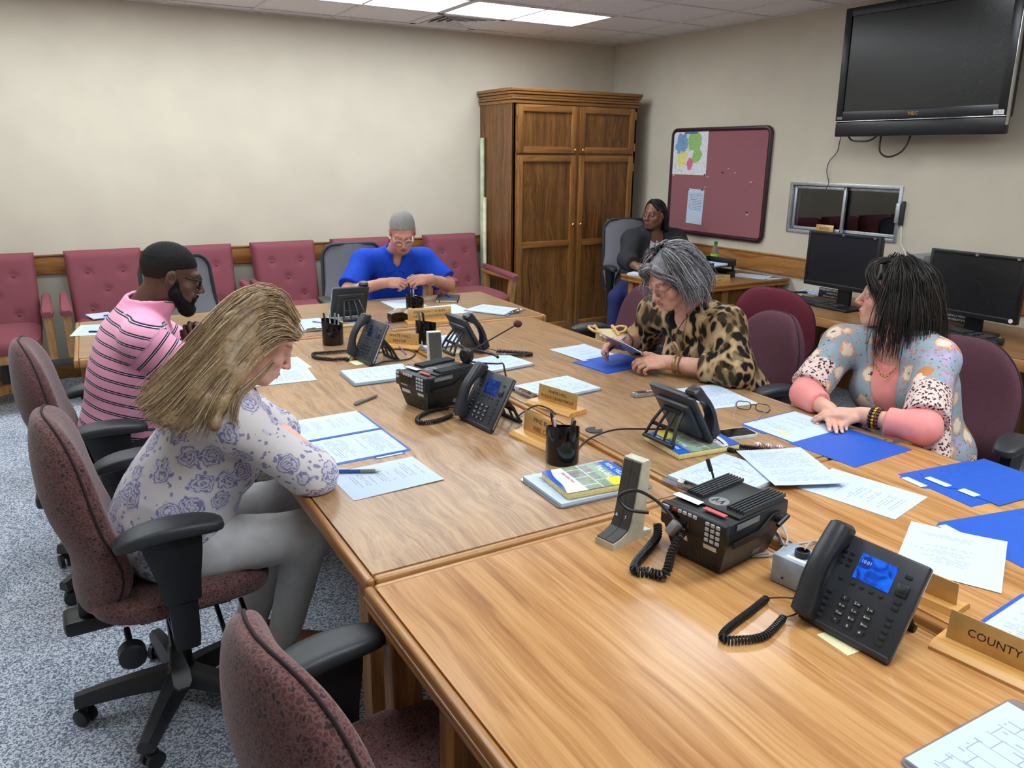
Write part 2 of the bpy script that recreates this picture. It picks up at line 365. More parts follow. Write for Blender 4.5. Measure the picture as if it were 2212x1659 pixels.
for k, (tx, ty) in enumerate(TROFFERS):
    if ty > 5 and abs(tx - 1.53) < .1: lab = 'lit fluorescent ceiling troffer left of the other one above the back wall'
    elif ty > 5 and tx > 2: lab = 'lit fluorescent ceiling troffer right of the other, beside the air vent'
    else: lab = 'unseen fluorescent ceiling troffer added to brighten the room'
    t = thing('ceiling_light', lab, 'ceiling light', (tx + G, ty + G / 2, CZ), group='ceiling troffers')
    fr = MB()
    for sx in (-1, 1): fr.box((sx * (G - 0.02), 0, 0.02), (0.03, G - 0.02, 0.05), 0.003)
    for sy in (-1, 1): fr.box((0, sy * (G / 2 - 0.02), 0.02), (2 * G - 0.02, 0.03, 0.05), 0.003)
    fr.obj('frame', m_grid, t)
    MB().box((0, 0, 0.012), (2 * G - 0.065, G - 0.065, 0.006)).obj('diffuser', m_lamp, t)
v = thing('ceiling_vent', 'square air vent with louvre blades in the ceiling near the back wall', 'vent', (VENT[0] + G / 2, VENT[1] + G / 2, CZ))
fr = MB()
for s_ in (-1, 1):
    fr.box((s_ * 0.27, 0, 0.005), (0.05, G - 0.02, 0.012)); fr.box((0, s_ * 0.27, 0.005), (G - 0.02, 0.05, 0.012))
fr.obj('frame', m_tile, v, ang=0)
MB().box((0, 0, 0.04), (0.56, 0.56, 0.01)).obj('backing', m_black, v)
for q in range(4):
    w = 0.44 - q * 0.11
    sl = MB()
    for s_ in (-1, 1):
        sl.box((s_ * w / 2, 0, 0.006), (0.035, w, 0.004), rot=(0, s_ * 0.6, 0)); sl.box((0, s_ * w / 2, 0.006), (w, 0.035, 0.004), rot=(-s_ * 0.6, 0, 0))
    sl.obj('louvre_blade', m_grid, v, ang=0)
# ================================================================ FURNITURE
def make_table(label, x0, x1, y0, y1, rz, mtop, legs, long='y', ogee=False, grp='conference tables'):
    lx, ly = x1 - x0, y1 - y0
    t = thing('conference_table', label, 'table', ((x0 + x1) / 2, (y0 + y1) / 2, 0), rz, grp)
    e = 0.022; th = 0.042
    MB().box((0, 0, TZ - th / 2), (lx - 2 * e, ly - 2 * e, th)).obj('tabletop', mtop, t, ang=0)
    for sx in (-1, 1):
        mb = MB(); mb.box((sx * (lx / 2 - e / 2 + 0.0004), 0, TZ - th / 2 - 0.0006), (e, ly, th), 0.008, seg=3)
        if ogee: mb.box((sx * (lx / 2 - 0.010), 0, TZ - th - 0.006), (0.02, ly - 0.004, 0.016), 0.006); mb.tube([(sx * (lx / 2 - 0.001), -ly / 2 + .004, TZ - 0.026), (sx * (lx / 2 - 0.001), ly / 2 - .004, TZ - 0.026)], 0.004, 8)
        mb.obj('edge_band', m_oak_y, t)
    for sy in (-1, 1):
        mb = MB(); mb.box((0, sy * (ly / 2 - e / 2 + 0.0004), TZ - th / 2 - 0.0006), (lx - 2 * e, e, th), 0.008, seg=3)
        if ogee: mb.box((0, sy * (ly / 2 - 0.010), TZ - th - 0.006), (lx - 0.03, 0.02, 0.016), 0.006)
        mb.obj('edge_band', m_oak_x, t)
    for sx in (-1, 1):
        MB().box((sx * (lx / 2 - 0.10), 0, TZ - th - 0.025), (0.02, ly - 0.24, 0.05)).obj('apron', m_oak_y, t)
    for sy in (-1, 1):
        MB().box((0, sy * (ly / 2 - 0.10), TZ - th - 0.025), (lx - 0.24, 0.02, 0.05)).obj('apron', m_oak_x, t)
    for x, y in legs:
        MB().box((x - (x0 + x1) / 2, y - (y0 + y1) / 2, (TZ - th) / 2), (0.066, 0.066, TZ - th), 0.006).obj('leg', m_oak_z, t)
    return t
def lg(x0, x1, y0, y1, dy=0.12): return [(x, y) for x in (x0 + 0.055, x1 - 0.055) for y in (y0 + dy, y1 - dy)]
make_table('walnut-grain conference table in front of the blonde woman, left of the centre seam', 0.503, 1.444, 1.500, 3.905, 0, m_top_mid, lg(0.503, 1.444, 1.5, 3.905, 0.10))
make_table('walnut-grain conference table in front of the leopard-print blouse, right of the centre seam', 1.462, 2.385, 1.500, 3.862, 0, m_top_mid, lg(1.462, 2.385, 1.5, 3.862, 0.10))
make_table('golden oak conference table with moulded edge under the nearest desk phone', 0.500, 1.430, -0.93, 1.486, R_(0.5), m_top_near, [(x, y) for x in (0.545, 1.40) for y in (1.385, 1.10, -0.5, -0.8)], ogee=True)
make_table('golden oak conference table under the stack of blue folders', 1.464, 2.395, -0.93, 1.490, 0, m_top_near, [(x, y) for x in (1.51, 2.345) for y in (1.385, 1.10, -0.5, -0.8)], ogee=True)
make_table('plain-grain conference table set crosswise at the far end by the man in blue', 0.025, 2.515, 3.93, 4.86, R_(-2.4), m_top_head, lg(0.025, 2.515, 3.93, 4.86, 0.10), 'x')

# ---------------------------------------------------------------- swivel task chairs
def star_base(t, a0=0.0, r=0.30):
    MB().lathe([(0.045, 0.075), (0.05, 0.09), (0.05, 0.125), (0.034, 0.14), (0.034, 0.20), (0.028, 0.205), (0.028, 0.30), (0.018, 0.305), (0.018, 0.40)], 20).obj('gas_column', m_black, t)
    for k in range(5):
        a = a0 + 2 * PI * k / 5
        mb = MB(); P = []
        rings = []
        for q in range(7):
            s = q / 6; d = 0.03 + (r - 0.03) * s; w = 0.034 - 0.012 * s; h = 0.03 - 0.012 * s; z = 0.105 - 0.022 * s * s - 0.004 * s
            c = Vector((math.cos(a) * d, math.sin(a) * d, z)); n = Vector((-math.sin(a), math.cos(a), 0))
            rings.append([c + n * w * x + Vector((0, 0, h * y)) for x, y in ((-1, -1), (1, -1), (1, 0.2), (0.55, 1), (-0.55, 1), (-1, 0.2))])
        mb.ring(rings); leg = mb.obj('base_leg', m_black_soft, t)
        mc = MB(); cx, cy = math.cos(a) * (r - 0.012), math.sin(a) * (r - 0.012); tr = a + 0.9
        ax = Vector((math.cos(tr), math.sin(tr), 0)); off = Vector((-math.sin(tr), math.cos(tr), 0)) * 0.012
        for s_ in (-1, 1):
            c = Vector((cx, cy, 0.027)) + off + ax * 0.015 * s_
            mc.tube([c - ax * 0.009, c - ax * 0.007, c + ax * 0.007, c + ax * 0.009], [0.02, 0.0265, 0.0265, 0.02], 16)
        mc.tube([(cx, cy, 0.04), (cx, cy, 0.075)], 0.008, 8); mc.box(tuple(Vector((cx, cy, 0.046)) + off * 0.6), (0.026, 0.026, 0.022), 0.006)
        mc.obj('caster', m_black, leg)
def arm(t, sx, z=0.72, L=0.27, y0=-0.02, w=0.05, spread=0.29, pad=None):
    mb = MB()
    def f(p):
        x, y, zz = p; s = y / (L / 2)
        return (x * (1 - 0.10 * s * s), y, zz + 0.010 - 0.016 * s * s * (1.5 if s < 0 else 0.9))
    mb.pillow((sx * spread, y0, z), (w, L / 2, 0.021), 0.55, 0.6, 32, 12, f)
    a = mb.obj('armrest', pad or m_black_soft, t)
    mp = MB(); R = []
    for zz, hw, hy, yy in ((z - 0.012, 0.026, 0.075, 0.0), (z - 0.06, 0.024, 0.068, 0.005), (z - 0.14, 0.022, 0.052, 0.01), (z - 0.20, 0.021, 0.046, 0.012), (z - 0.205, 0.016, 0.036, 0.012), (0.40, 0.015, 0.034, 0.012), (0.37, 0.014, 0.03, 0.012)):
        R.append([(sx * spread + hw * x, y0 + yy + hy * y, zz) for x, y in ((-1, -0.7), (-0.7, -1), (0.7, -1), (1, -0.7), (1, 0.7), (0.7, 1), (-0.7, 1), (-1, 0.7))])
    mp.ring(R); p = mp.obj('arm_post', m_black, a)
    mb2 = MB().box((sx * (spread - 0.09), y0 + 0.012, 0.375), (0.19, 0.055, 0.014), 0.004); mb2.obj('arm_bracket', m_black, a)
    return a
def back_shape(W, H, TH, lean=0.10, lum=0.035, taper=0.25):
    """unit: x across, y depth, z up from the middle"""
    def f(p):
        x, y, z = p; s = z / H                       # -1..1
        k = 1 - taper * max(0, s) ** 2 - 0.06 * max(0, -s) ** 2
        yy = y * (1 - 0.25 * max(0, s) ** 2) - lean * max(0.0, s * 0.5 + 0.5) ** 1.3 + lum * math.exp(-((s + 0.45) / 0.4) ** 2) + 0.05 * (x / W) ** 2
        return (x * k, yy, z)
    return f
def task_chair(label, loc, rz, fab, arms=(1, 1), slot=False, group='burgundy task chairs', a0=0.3, zarm=0.72, bw=0.235, bh=0.285, zb=0.712, th=0.062, full=True, pad=None, seat_d=0.245, fab_pad=False, lean=0.045, by=-0.215, bz=0.0, la=(0, 0)):
    t = thing('task_chair', label, 'chair', loc, rz, group)
    def sf(p):
        x, y, z = p; s = y / seat_d
        return (x * (1 - 0.05 * s), y, z - 0.03 * max(0, s - 0.3) ** 1.5 + 0.018 * (x / 0.25) ** 2 + 0.02 * max(0, -s - 0.4))
    MB().pillow((0, 0.02, 0.455), (0.255, seat_d, 0.05), 0.6, 0.55, 40, 16, sf).obj('seat', fab, t)
    bf = back_shape(bw, bh, th, lean)
    bk = MB().pillow((0, by, zb), (bw, th, bh), 0.62, 0.62, 44, 30, bf).obj('backrest', fab, t)
    ring = []
    for q in range(60):
        th_ = 2 * PI * q / 60; sp = lambda a, e: math.copysign(abs(a) ** e, a)
        p = bf((bw * 1.004 * sp(math.cos(th_), 0.62), 0.004, bh * 1.004 * sp(math.sin(th_), 0.62))); ring.append((p[0], p[1] + by, p[2] + zb))
    MB().tube(ring, 0.0035, 6, closed=True).obj('piping', m_piping, bk)
    if slot:
        sb = MB(); sb.box((0, by - th - 0.075, zb + 0.02), (0.045, 0.03, 0.13), 0.008); sb.obj('height_bracket', m_black, bk)
    mech = MB(); mech.box((0, 0.02, 0.385), (0.24, 0.26, 0.04), 0.012); mech.box((0, -0.18, 0.37), (0.10, 0.22, 0.05), 0.015)
    mech.box((0, by - 0.02, 0.44), (0.07, 0.028, 0.20), 0.01); mech.obj('seat_mechanism', m_black, t)
    if full:
        for sx in (-1, 1):
            kb = MB(); kb.tube([(sx * 0.10, -0.14, 0.36), (sx * 0.2, -0.14, 0.35)], 0.009, 8); kb.tube([(sx * 0.19, -0.14, 0.35), (sx * 0.2, -0.14, 0.35), (sx * 0.235, -0.14, 0.35), (sx * 0.24, -0.14, 0.35)], [0.025, 0.036, 0.036, 0.028], 14); kb.obj('tension_knob', m_black, t)
        pl = MB(); R = []
        for s, w, h in ((0, 0.008, 0.012), (0.35, 0.009, 0.009), (0.55, 0.016, 0.006), (0.75, 0.024, 0.005), (0.93, 0.024, 0.005), (1.0, 0.015, 0.004)):
            c = Vector((0.13 + 0.14 * s, -0.03, 0.36 - 0.13 * s)); R.append([c + Vector((0.3 * h * z, w * y, h * z)) for y, z in ((-1, -1), (1, -1), (1, 1), (-1, 1))])
        pl.ring(R); pl.obj('tilt_lever', m_dark, t)
        for yy in (0.10, 0.17):
            l2 = MB(); l2.tube([(0.12, yy, 0.37), (0.24, yy, 0.33)], 0.007, 8); l2.box((0.26, yy, 0.322), (0.06, 0.035, 0.014), 0.006); l2.obj('height_lever', m_black, t)
    for sx, on in zip((-1, 1), arms):
        if on: arm(t, sx, zarm, pad=pad)
    star_base(t, a0); return t
F_X = -PI / 2                                            # facing +x
task_chair('speckled burgundy task chair the blonde woman sits on', (0.17, 2.31, 0), F_X + 0.03, m_burg, a0=0.75, zarm=0.715)
task_chair('speckled burgundy task chair the man in the pink striped polo sits on', (0.10, 3.28, 0), F_X - 0.02, m_burg2, a0=0.35, zarm=0.70)
task_chair('empty speckled burgundy task chair closest to the camera, cut off by the lower frame edge', (0.44, 1.12, 0), F_X + 0.15, m_burg, a0=0.2, zarm=0.655, zb=0.665)
F_mX = PI / 2                                            # facing -x
task_chair('plum task chair the woman in the leopard-print blouse sits on', (2.70, 2.56, 0), F_mX - 0.12, m_plum, zarm=0.66, full=False, group='plum task chairs', bw=0.225, bh=0.25, zb=0.70)
task_chair('plum task chair holding the bamboo-handled handbag', (2.70, 3.48, 0), F_mX - 0.1, m_plum, zarm=0.655, full=False, group='plum task chairs', bw=0.225, bh=0.25, zb=0.70)
task_chair('plum task chair the woman in the floral kimono sits on', (2.85, 1.67, 0), F_mX + 0.2, m_plum, zarm=0.66, full=False, group='plum task chairs', bw=0.25, bh=0.26, zb=0.72)
task_chair('dark red task chair with a bracket slot in its back, turned to the computer counter', (3.66, 3.10, 0), -PI / 2 + 0.35, m_red, arms=(0, 1), slot=True, full=False, group='red task chairs', zarm=0.69, bw=0.235, bh=0.22, zb=0.74, th=0.05, pad=m_red)

# ---------------------------------------------------------------- grey mesh chairs
def mesh_chair(label, loc, rz, zarm=0.66, arms=(1, 1), H=0.30, W=0.235, zc=0.72):
    t = thing('mesh_chair', label, 'chair', loc, rz, 'grey mesh chairs')
    MB().pillow((0, 0.02, 0.455), (0.25, 0.24, 0.04), 0.6, 0.55, 32, 12, lambda p: (p[0], p[1], p[2] + 0.015 * (p[0] / 0.25) ** 2 - 0.02 * max(0, p[1] / 0.24) ** 2)).obj('seat', m_seatgrey, t)
    f = lambda x, z: (x, -0.26 - 0.08 * ((z / H) * 0.5 + 0.5) + 0.05 * (x / W) ** 2 * -1 + 0.03 * math.exp(-((z / H + 0.4) / 0.4) ** 2), z + zc)
    out = [(x * (1 - 0.12 * max(0, z / H) ** 2), z) for x, z in rrect(2 * W, 2 * H, 0.09, 6)]
    ring = [f(x, z) for x, z in out]
    MB().tube(ring, 0.013, 8, closed=True).obj('back_frame', m_black_soft, t)
    g = MB(); n = 12; V = []; Fc = []
    for i in range(n + 1):
        for j in range(n + 1):
            u = -1 + 2 * j / n; w = -1 + 2 * i / n
            rx = W * (1 - 0.12 * max(0, w) ** 2) * (1 if abs(w) < 0.7 else math.sqrt(max(0.0, 1 - 0.18 * ((abs(w) - 0.7) / 0.3) ** 2))); V.append(f(u * rx, w * H))
    for i in range(n):
        for j in range(n): Fc.append((i * (n + 1) + j, i * (n + 1) + j + 1, (i + 1) * (n + 1) + j + 1, (i + 1) * (n + 1) + j))
    V2 = [(x, y - 0.004, z) for x, y, z in V]; o = len(V)
    g.add(V + V2, Fc + [tuple(q + o for q in ff[::-1]) for ff in Fc]); g.obj('mesh_panel', m_mesh, t)
    sp = MB(); sp.tube([(0, -0.30, zc + 0.02), (0, -0.31, zc - 0.15), (0, -0.29, 0.45), (0, -0.2, 0.385)], [0.02, 0.03, 0.03, 0.028], 10); sp.obj('back_spine', m_black, t)
    MB().box((0, 0.0, 0.39), (0.22, 0.30, 0.04), 0.012).obj('seat_mechanism', m_black, t)
    for sx, on in zip((-1, 1), arms):
        if on: arm(t, sx, zarm, L=0.24, w=0.042)
    star_base(t, 0.5); return t
mesh_chair('empty grey mesh chair at the far table behind the man in pink', (0.74, 5.02, 0), PI + 0.25, zarm=0.64)
mesh_chair('grey mesh chair the man in the blue polo sits on', (1.86, 5.25, 0), PI - 0.1, zarm=0.67)
mesh_chair('grey mesh chair the woman in the dark jacket sits on beside the cabinet', (4.50, 5.46, 0), PI - 0.25, zarm=0.70, H=0.32, zc=0.78)

# ---------------------------------------------------------------- upholstered wall chairs
m_woodleg = wood('chair_frame_oak', [(0.3, (140, 96, 54)), (0.5, (176, 130, 80)), (0.7, (196, 152, 102))], 'z', 1.3, 0.35)
def wall_chair(label, x, y=6.06, rz=PI, w=0.252):
    t = thing('tufted_armchair', label, 'armchair', (x, y, 0), rz, 'rose tufted armchairs along the back wall')
    # local: faces +Y, back at -Y
    btn = [(-0.115, 0.375), (0.115, 0.375), (0.0, 0.245), (-0.115, 0.115), (0.115, 0.115)]
    H = 0.52; n = 34; V = []; Fc = []
    zs = lambda s: 0.44 + s * H
    def front(u, s):
        d = sum(math.exp(-(((u - bx) / 0.030) ** 2 + ((s * H - bz) / 0.030) ** 2)) for bx, bz in btn)
        edge = min(1.0, min((w - abs(u)) / 0.045, (1 - s) * H / 0.045)); edge = math.sqrt(max(0, 1 - (1 - max(0, edge)) ** 2))
        return -0.31 - 0.13 * s + 0.02 + 0.045 * edge - 0.017 * d
    for i in range(n + 1):
        s = i / n
        for j in range(n + 1):
            u = -w + 2 * w * j / n; uu = u * (1 - 0.05 * (1 - s)); V.append((uu, front(u, s), zs(s)))
    for i in range(n):
        for j in range(n): Fc.append((i * (n + 1) + j, i * (n + 1) + j + 1, (i + 1) * (n + 1) + j + 1, (i + 1) * (n + 1) + j))
    mb = MB(); mb.add(V, Fc)
    o = len(mb.V); B = [(x, -0.31 - 0.13 * ((z - 0.44) / H) - 0.05, z) for x, _, z in V]; mb.add(B, [f[::-1] for f in Fc])
    per = [j for j in range(n + 1)] + [i * (n + 1) + n for i in range(1, n + 1)] + [n * (n + 1) + j for j in range(n - 1, -1, -1)] + [i * (n + 1) for i in range(n - 1, 0, -1)]
    mb.F += [(per[k], per[(k + 1) % len(per)], per[(k + 1) % len(per)] + o, per[k] + o) for k in range(len(per))]; mb.MI += [0] * len(per)
    bk = mb.obj('backrest', m_rose, t, ang=60)
    for bx, bz in btn:
        s = bz / H; MB().sphere((bx, front(bx, s) + 0.004, zs(s)), (0.011, 0.007, 0.011), 10).obj('button', m_rose, bk)
    MB().pillow((0, 0.03, 0.455), (w - 0.012, 0.27, 0.062), 0.55, 0.35, 36, 12, lambda p: (p[0], p[1], p[2] + 0.012 - 0.03 * max(0, p[1] / 0.27) ** 3)).obj('seat', m_rose, t)
    sk = MB(); sk.box((0, 0.02, 0.37), (2 * w - 0.04, 0.50, 0.07), 0.01); sk.obj('seat_rail', m_woodleg, t)
    for sx in (-1, 1):
        ax = sx * (w + 0.036)
        pad = MB(); R = []
        for s in (0, 0.05, 0.5, 0.75, 0.92, 1.0):
            yy = -0.32 + 0.60 * s; ww = 0.024 + 0.015 * s - (0.012 if s in (0, 1.0) else 0); zz = 0.675 - 0.03 * s - (0.008 if s == 1 else 0)
            R.append([(ax + ww * a, yy, zz + 0.022 * b) for a, b in ((-1, -0.7), (1, -0.7), (1, 0.3), (0.7, 0.9), (-0.7, 0.9), (-1, 0.3))])
        pad.ring(R); a = pad.obj('arm_pad', m_rose, t)
        fr = MB(); fr.box((ax, -0.03, 0.632), (0.055, 0.57, 0.035), 0.008)
        fr.ring([[(ax + 0.022 * p, 0.20 + 0.03 * q + dy, z) for p, q in ((-1, -1), (1, -1), (1, 1), (-1, 1))] for z, dy in ((0.615, 0.015), (0.5, -0.01), (0.33, -0.04))])
        fr.ring([[(ax + 0.022 * p, -0.27 + 0.03 * q, z) for p, q in ((-1, -1), (1, -1), (1, 1), (-1, 1))] for z in (0.62, 0.33)])
        fr.box((ax, -0.04, 0.35), (0.044, 0.46, 0.05), 0.006); fr.obj('arm_frame', m_woodleg, a)
    MB().lathe([(0.05, 0.10), (0.04, 0.14), (0.03, 0.33)], 16).obj('pedestal', m_black, t)
    for k in range(4):
        a = PI / 4 + k * PI / 2; mb = MB()
        mb.ring([[(math.cos(a) * d - math.sin(a) * wv * p, math.sin(a) * d + math.cos(a) * wv * p, z + hh * q) for p, q in ((-1, -1), (1, -1), (1, 1), (-1, 1))] for d, wv, z, hh in ((0.02, 0.032, 0.125, 0.03), (0.2, 0.028, 0.11, 0.026), (0.33, 0.024, 0.083, 0.02))])
        l = mb.obj('base_leg', m_woodleg, t); MB().sphere((math.cos(a) * 0.315, math.sin(a) * 0.315, 0.032), 0.032, 14).obj('caster', m_black_gloss, l)
    return t
wall_chair('rose tufted armchair cut off by the left edge of the photo', -0.385)
wall_chair('rose tufted armchair with a white notepad lying on its seat', 0.30)
wall_chair('rose tufted armchair behind the empty grey mesh chair', 0.955)
wall_chair('rose tufted armchair left of the man in blue, three buttons clear above the phones', 1.61)
wall_chair('rose tufted armchair half hidden directly behind the man in blue', 2.27)
wall_chair('rose tufted armchair next to the tall oak cabinet', 3.115)

# ---------------------------------------------------------------- tall oak cabinet
cx0, cx1, cy0, cy1, ch = 3.50, 4.82, 6.03, 6.628, 2.20
t = thing('storage_cabinet', 'tall dark oak storage cabinet with four panelled doors in the corner', 'cabinet', ((cx0 + cx1) / 2, (cy0 + cy1) / 2, 0))
hw, hd = (cx1 - cx0) / 2, (cy1 - cy0) / 2
for sx in (-1, 1): MB().box((sx * (hw - 0.012), 0.0, 1.06), (0.024, 2 * hd, 2.10)).obj('side_panel', m_cab_z, t, ang=0)
MB().box((0, hd - 0.006, 1.06), (2 * hw - 0.05, 0.012, 2.1)).obj('back_panel', m_cab_z, t, ang=0)
for z in (0.10, 0.885, 1.66, 2.09): MB().box((0, 0.02, z), (2 * hw - 0.05, 2 * hd - 0.06, 0.02)).obj('shelf', m_cab_f, t, ang=0)
for x, w in ((-hw + 0.022, 0.044), (0.0, 0.05), (hw - 0.022, 0.044)): MB().box((x, -hd + 0.01, 1.06), (w, 0.02, 2.1), 0.002).obj('face_stile', m_cab_f, t)
for z, h in ((0.05, 0.10), (1.665, 0.03), (2.09, 0.05)): MB().box((0, -hd + 0.011, z), (2 * hw - 0.09, 0.02, h)).obj('face_rail', m_cab_fx, t)
cr = MB()
for z0, z1, o in ((2.075, 2.105, 0.012), (2.105, 2.125, 0.022), (2.125, 2.15, 0.016), (2.15, 2.172, 0.028), (2.172, 2.20, 0.036)):
    cr.box((0.0, -0.0 - o / 2, (z0 + z1) / 2), (2 * hw + 2 * o, 2 * hd + o, z1 - z0 - 0.002), 0.005)
cr.obj('crown_moulding', m_cab_fx, t)
KNOB = MB().lathe([(0.005, 0), (0.005, 0.010), (0.014, 0.016), (0.016, 0.022), (0.011, 0.030), (0.002, 0.032)], 14).mesh('knob', m_brass)
for sx in (-1, 1):
    for z0, z1, rails in ((1.672, 2.068, ()), (0.105, 1.655, (0.885,))):
        x0, x1 = sx * 0.018, sx * (hw - 0.034); xl, xr = min(x0, x1), max(x0, x1)
        y = -hd - 0.012; sw = 0.055
        dr = MB().box(((xl + xr) / 2, y + 0.0105, (z0 + z1) / 2), (xr - xl - 0.004, 0.003, z1 - z0 - 0.004)).obj('door', m_cab_f, t, ang=0)
        for x in (xl + sw / 2, xr - sw / 2): MB().box((x, y, (z0 + z1) / 2), (sw, 0.024, z1 - z0), 0.004).obj('door_stile', m_cab_f, dr)
        for z, h in [(z0 + sw / 2, sw), (z1 - sw / 2, sw)] + [(r, sw) for r in rails]: MB().box(((xl + xr) / 2, y, z), (xr - xl - 2 * sw, 0.023, h), 0.004).obj('door_rail', m_cab_fx, dr)
        zz = [z0 + sw] + [k for r in rails for k in (r - sw / 2, r + sw / 2)] + [z1 - sw]
        for q in range(0, len(zz), 2): MB().box(((xl + xr) / 2, y + 0.007, (zz[q] + zz[q + 1]) / 2), (xr - xl - 2 * sw, 0.008, zz[q + 1] - zz[q])).obj('door_panel', m_cab_z, dr, ang=0)
        kz = 1.70 if z0 > 1 else 1.05
        put('knob', KNOB, dr, (sx * 0.042, y - 0.012, kz), (PI / 2, 0, 0))
        for hz in ((z0 + 0.06, z1 - 0.06) if z0 > 1 else (z0 + 0.1, 0.9, z1 - 0.1)):
            MB().tube([(x1 + sx * 0.006, y - 0.008, hz - 0.035), (x1 + sx * 0.006, y - 0.008, hz + 0.035)], 0.006, 8).obj('hinge', m_brass, dr)
tag(MB().box((0, 0, 0.008), (0.13, 0.05, 0.016), 0.003).obj('folded_paper', plain('cream_paper', (225, 215, 180), 0.7), loc=(4.05, 6.25, 2.20)), 'small cream paper packet on top of the tall oak cabinet', 'paper')
# rolled charts standing between the armchair and the cabinet
for (x, y, h, r, c, lab) in ((3.475, 6.54, 1.80, 0.020, (190, 204, 170), 'pale green rolled chart standing beside the tall cabinet, taller of two'), (3.455, 6.46, 1.28, 0.018, (228, 222, 196), 'cream rolled chart standing beside the tall cabinet, shorter of two')):
    mb = MB(); mb.tube([(0, 0, 0), (0.0, 0.0, h)], r, 18); mb.tube([(0, 0, h - 0.001), (0, 0, h + 0.001)], r * 0.6, 12); mb.tube([(r, 0, 0), (r * 1.05, r * 0.2, h)], 0.002, 6)
    tag(mb.obj('rolled_chart', plain('chart_paper_%d' % c[0], c, 0.7, var=0.12, vscale=8), loc=(x, y, 0)), lab, 'rolled chart', 'rolled charts by the cabinet')

# ---------------------------------------------------------------- bulletin board, map, notice, pins
by0, by1, bz0, bz1 = 4.535, 5.70, 0.985, 1.895
t = thing('bulletin_board', 'mauve bulletin board with rounded maroon frame on the right wall', 'bulletin board', (RX1, (by0 + by1) / 2, (bz0 + bz1) / 2))
m_mauve = plain('mauve_board_fabric', (150, 98, 104), 0.9, spec=0.15, var=0.06, vscale=300, grain=0.3, gscale=500)
m_maroon = plain('maroon_frame', (52, 22, 34), 0.4)
w, h = by1 - by0, bz1 - bz0
MB().box((-0.012, 0, 0), (0.02, w - 0.03, h - 0.03)).obj('panel', m_mauve, t, ang=0)
MB().tube([(-0.016, y, z) for y, z in rrect(w - 0.03, h - 0.03, 0.05, 6)], 0.019, 10, closed=True).obj('frame', m_maroon, t)
def pinned(name, label, cat, yc, zc, w, h, mat, rx=0.0):
    o = MB().box((0, 0, 0), (0.0012, w, h)).obj(name, mat, loc=(RX1 - 0.0235, yc, zc), rot=(rx, 0, 0), ang=0); return tag(o, label, cat)
m_map, nt, b = newmat('county_map_print'); setp(b, 0.6)
tc = nd(nt, 'TexCoord').outputs['Object']; sx = nd(nt, 'SeparateXYZ', {0: tc}); Y, Z = sx.outputs[1], sx.outputs[2]
nz = nd(nt, 'TexNoise', {'Vector': tc, 'Scale': 9.0, 'Detail': 5.0, 'Roughness': 0.7}).outputs[0]
def blob(y, z, r, sy=1.0):
    d = nd(nt, 'VectorMath', {0: nd(nt, 'CombineXYZ', {'X': math_(nt, 'MULTIPLY', math_(nt, 'SUBTRACT', Y, y), sy), 'Y': math_(nt, 'SUBTRACT', Z, z), 'Z': 0.0}).outputs[0]}, operation='LENGTH').outputs['Value']
    return math_(nt, 'LESS_THAN', math_(nt, 'ADD', d, math_(nt, 'MULTIPLY', math_(nt, 'SUBTRACT', nz, 0.5), 0.16)), r)
cc = mixc(nt, blob(0.115, 0.07, 0.085), (226, 228, 232), (120, 160, 205))
cc = mixc(nt, blob(-0.06, 0.09, 0.085, 1.0), cc, (150, 196, 110)); cc = mixc(nt, blob(-0.085, -0.02, 0.06), cc, (150, 196, 110))
cc = mixc(nt, blob(0.085, -0.06, 0.07), cc, (230, 226, 140)); cc = mixc(nt, blob(0.0, -0.09, 0.055, 1.3), cc, (226, 110, 150))
vv = nd(nt, 'TexVoronoi', {'Vector': tc, 'Scale': 30.0}, feature='DISTANCE_TO_EDGE').outputs['Distance']
cc = mixc(nt, math_(nt, 'MULTIPLY', math_(nt, 'LESS_THAN', vv, 0.035), 0.35), cc, (90, 100, 110))
cc = mixc(nt, math_(nt, 'MULTIPLY', math_(nt, 'LESS_THAN', math_(nt, 'ABSOLUTE', math_(nt, 'SUBTRACT', Z, 0.165)), 0.007), math_(nt, 'LESS_THAN', math_(nt, 'ABSOLUTE', Y), 0.08)), cc, (60, 90, 170))
nt.links.new(cc, b.inputs['Base Color'])
pinned('wall_map', 'coloured area map pinned to the upper corner of the mauve board', 'map', 5.455, 1.69, 0.44, 0.38, m_map)

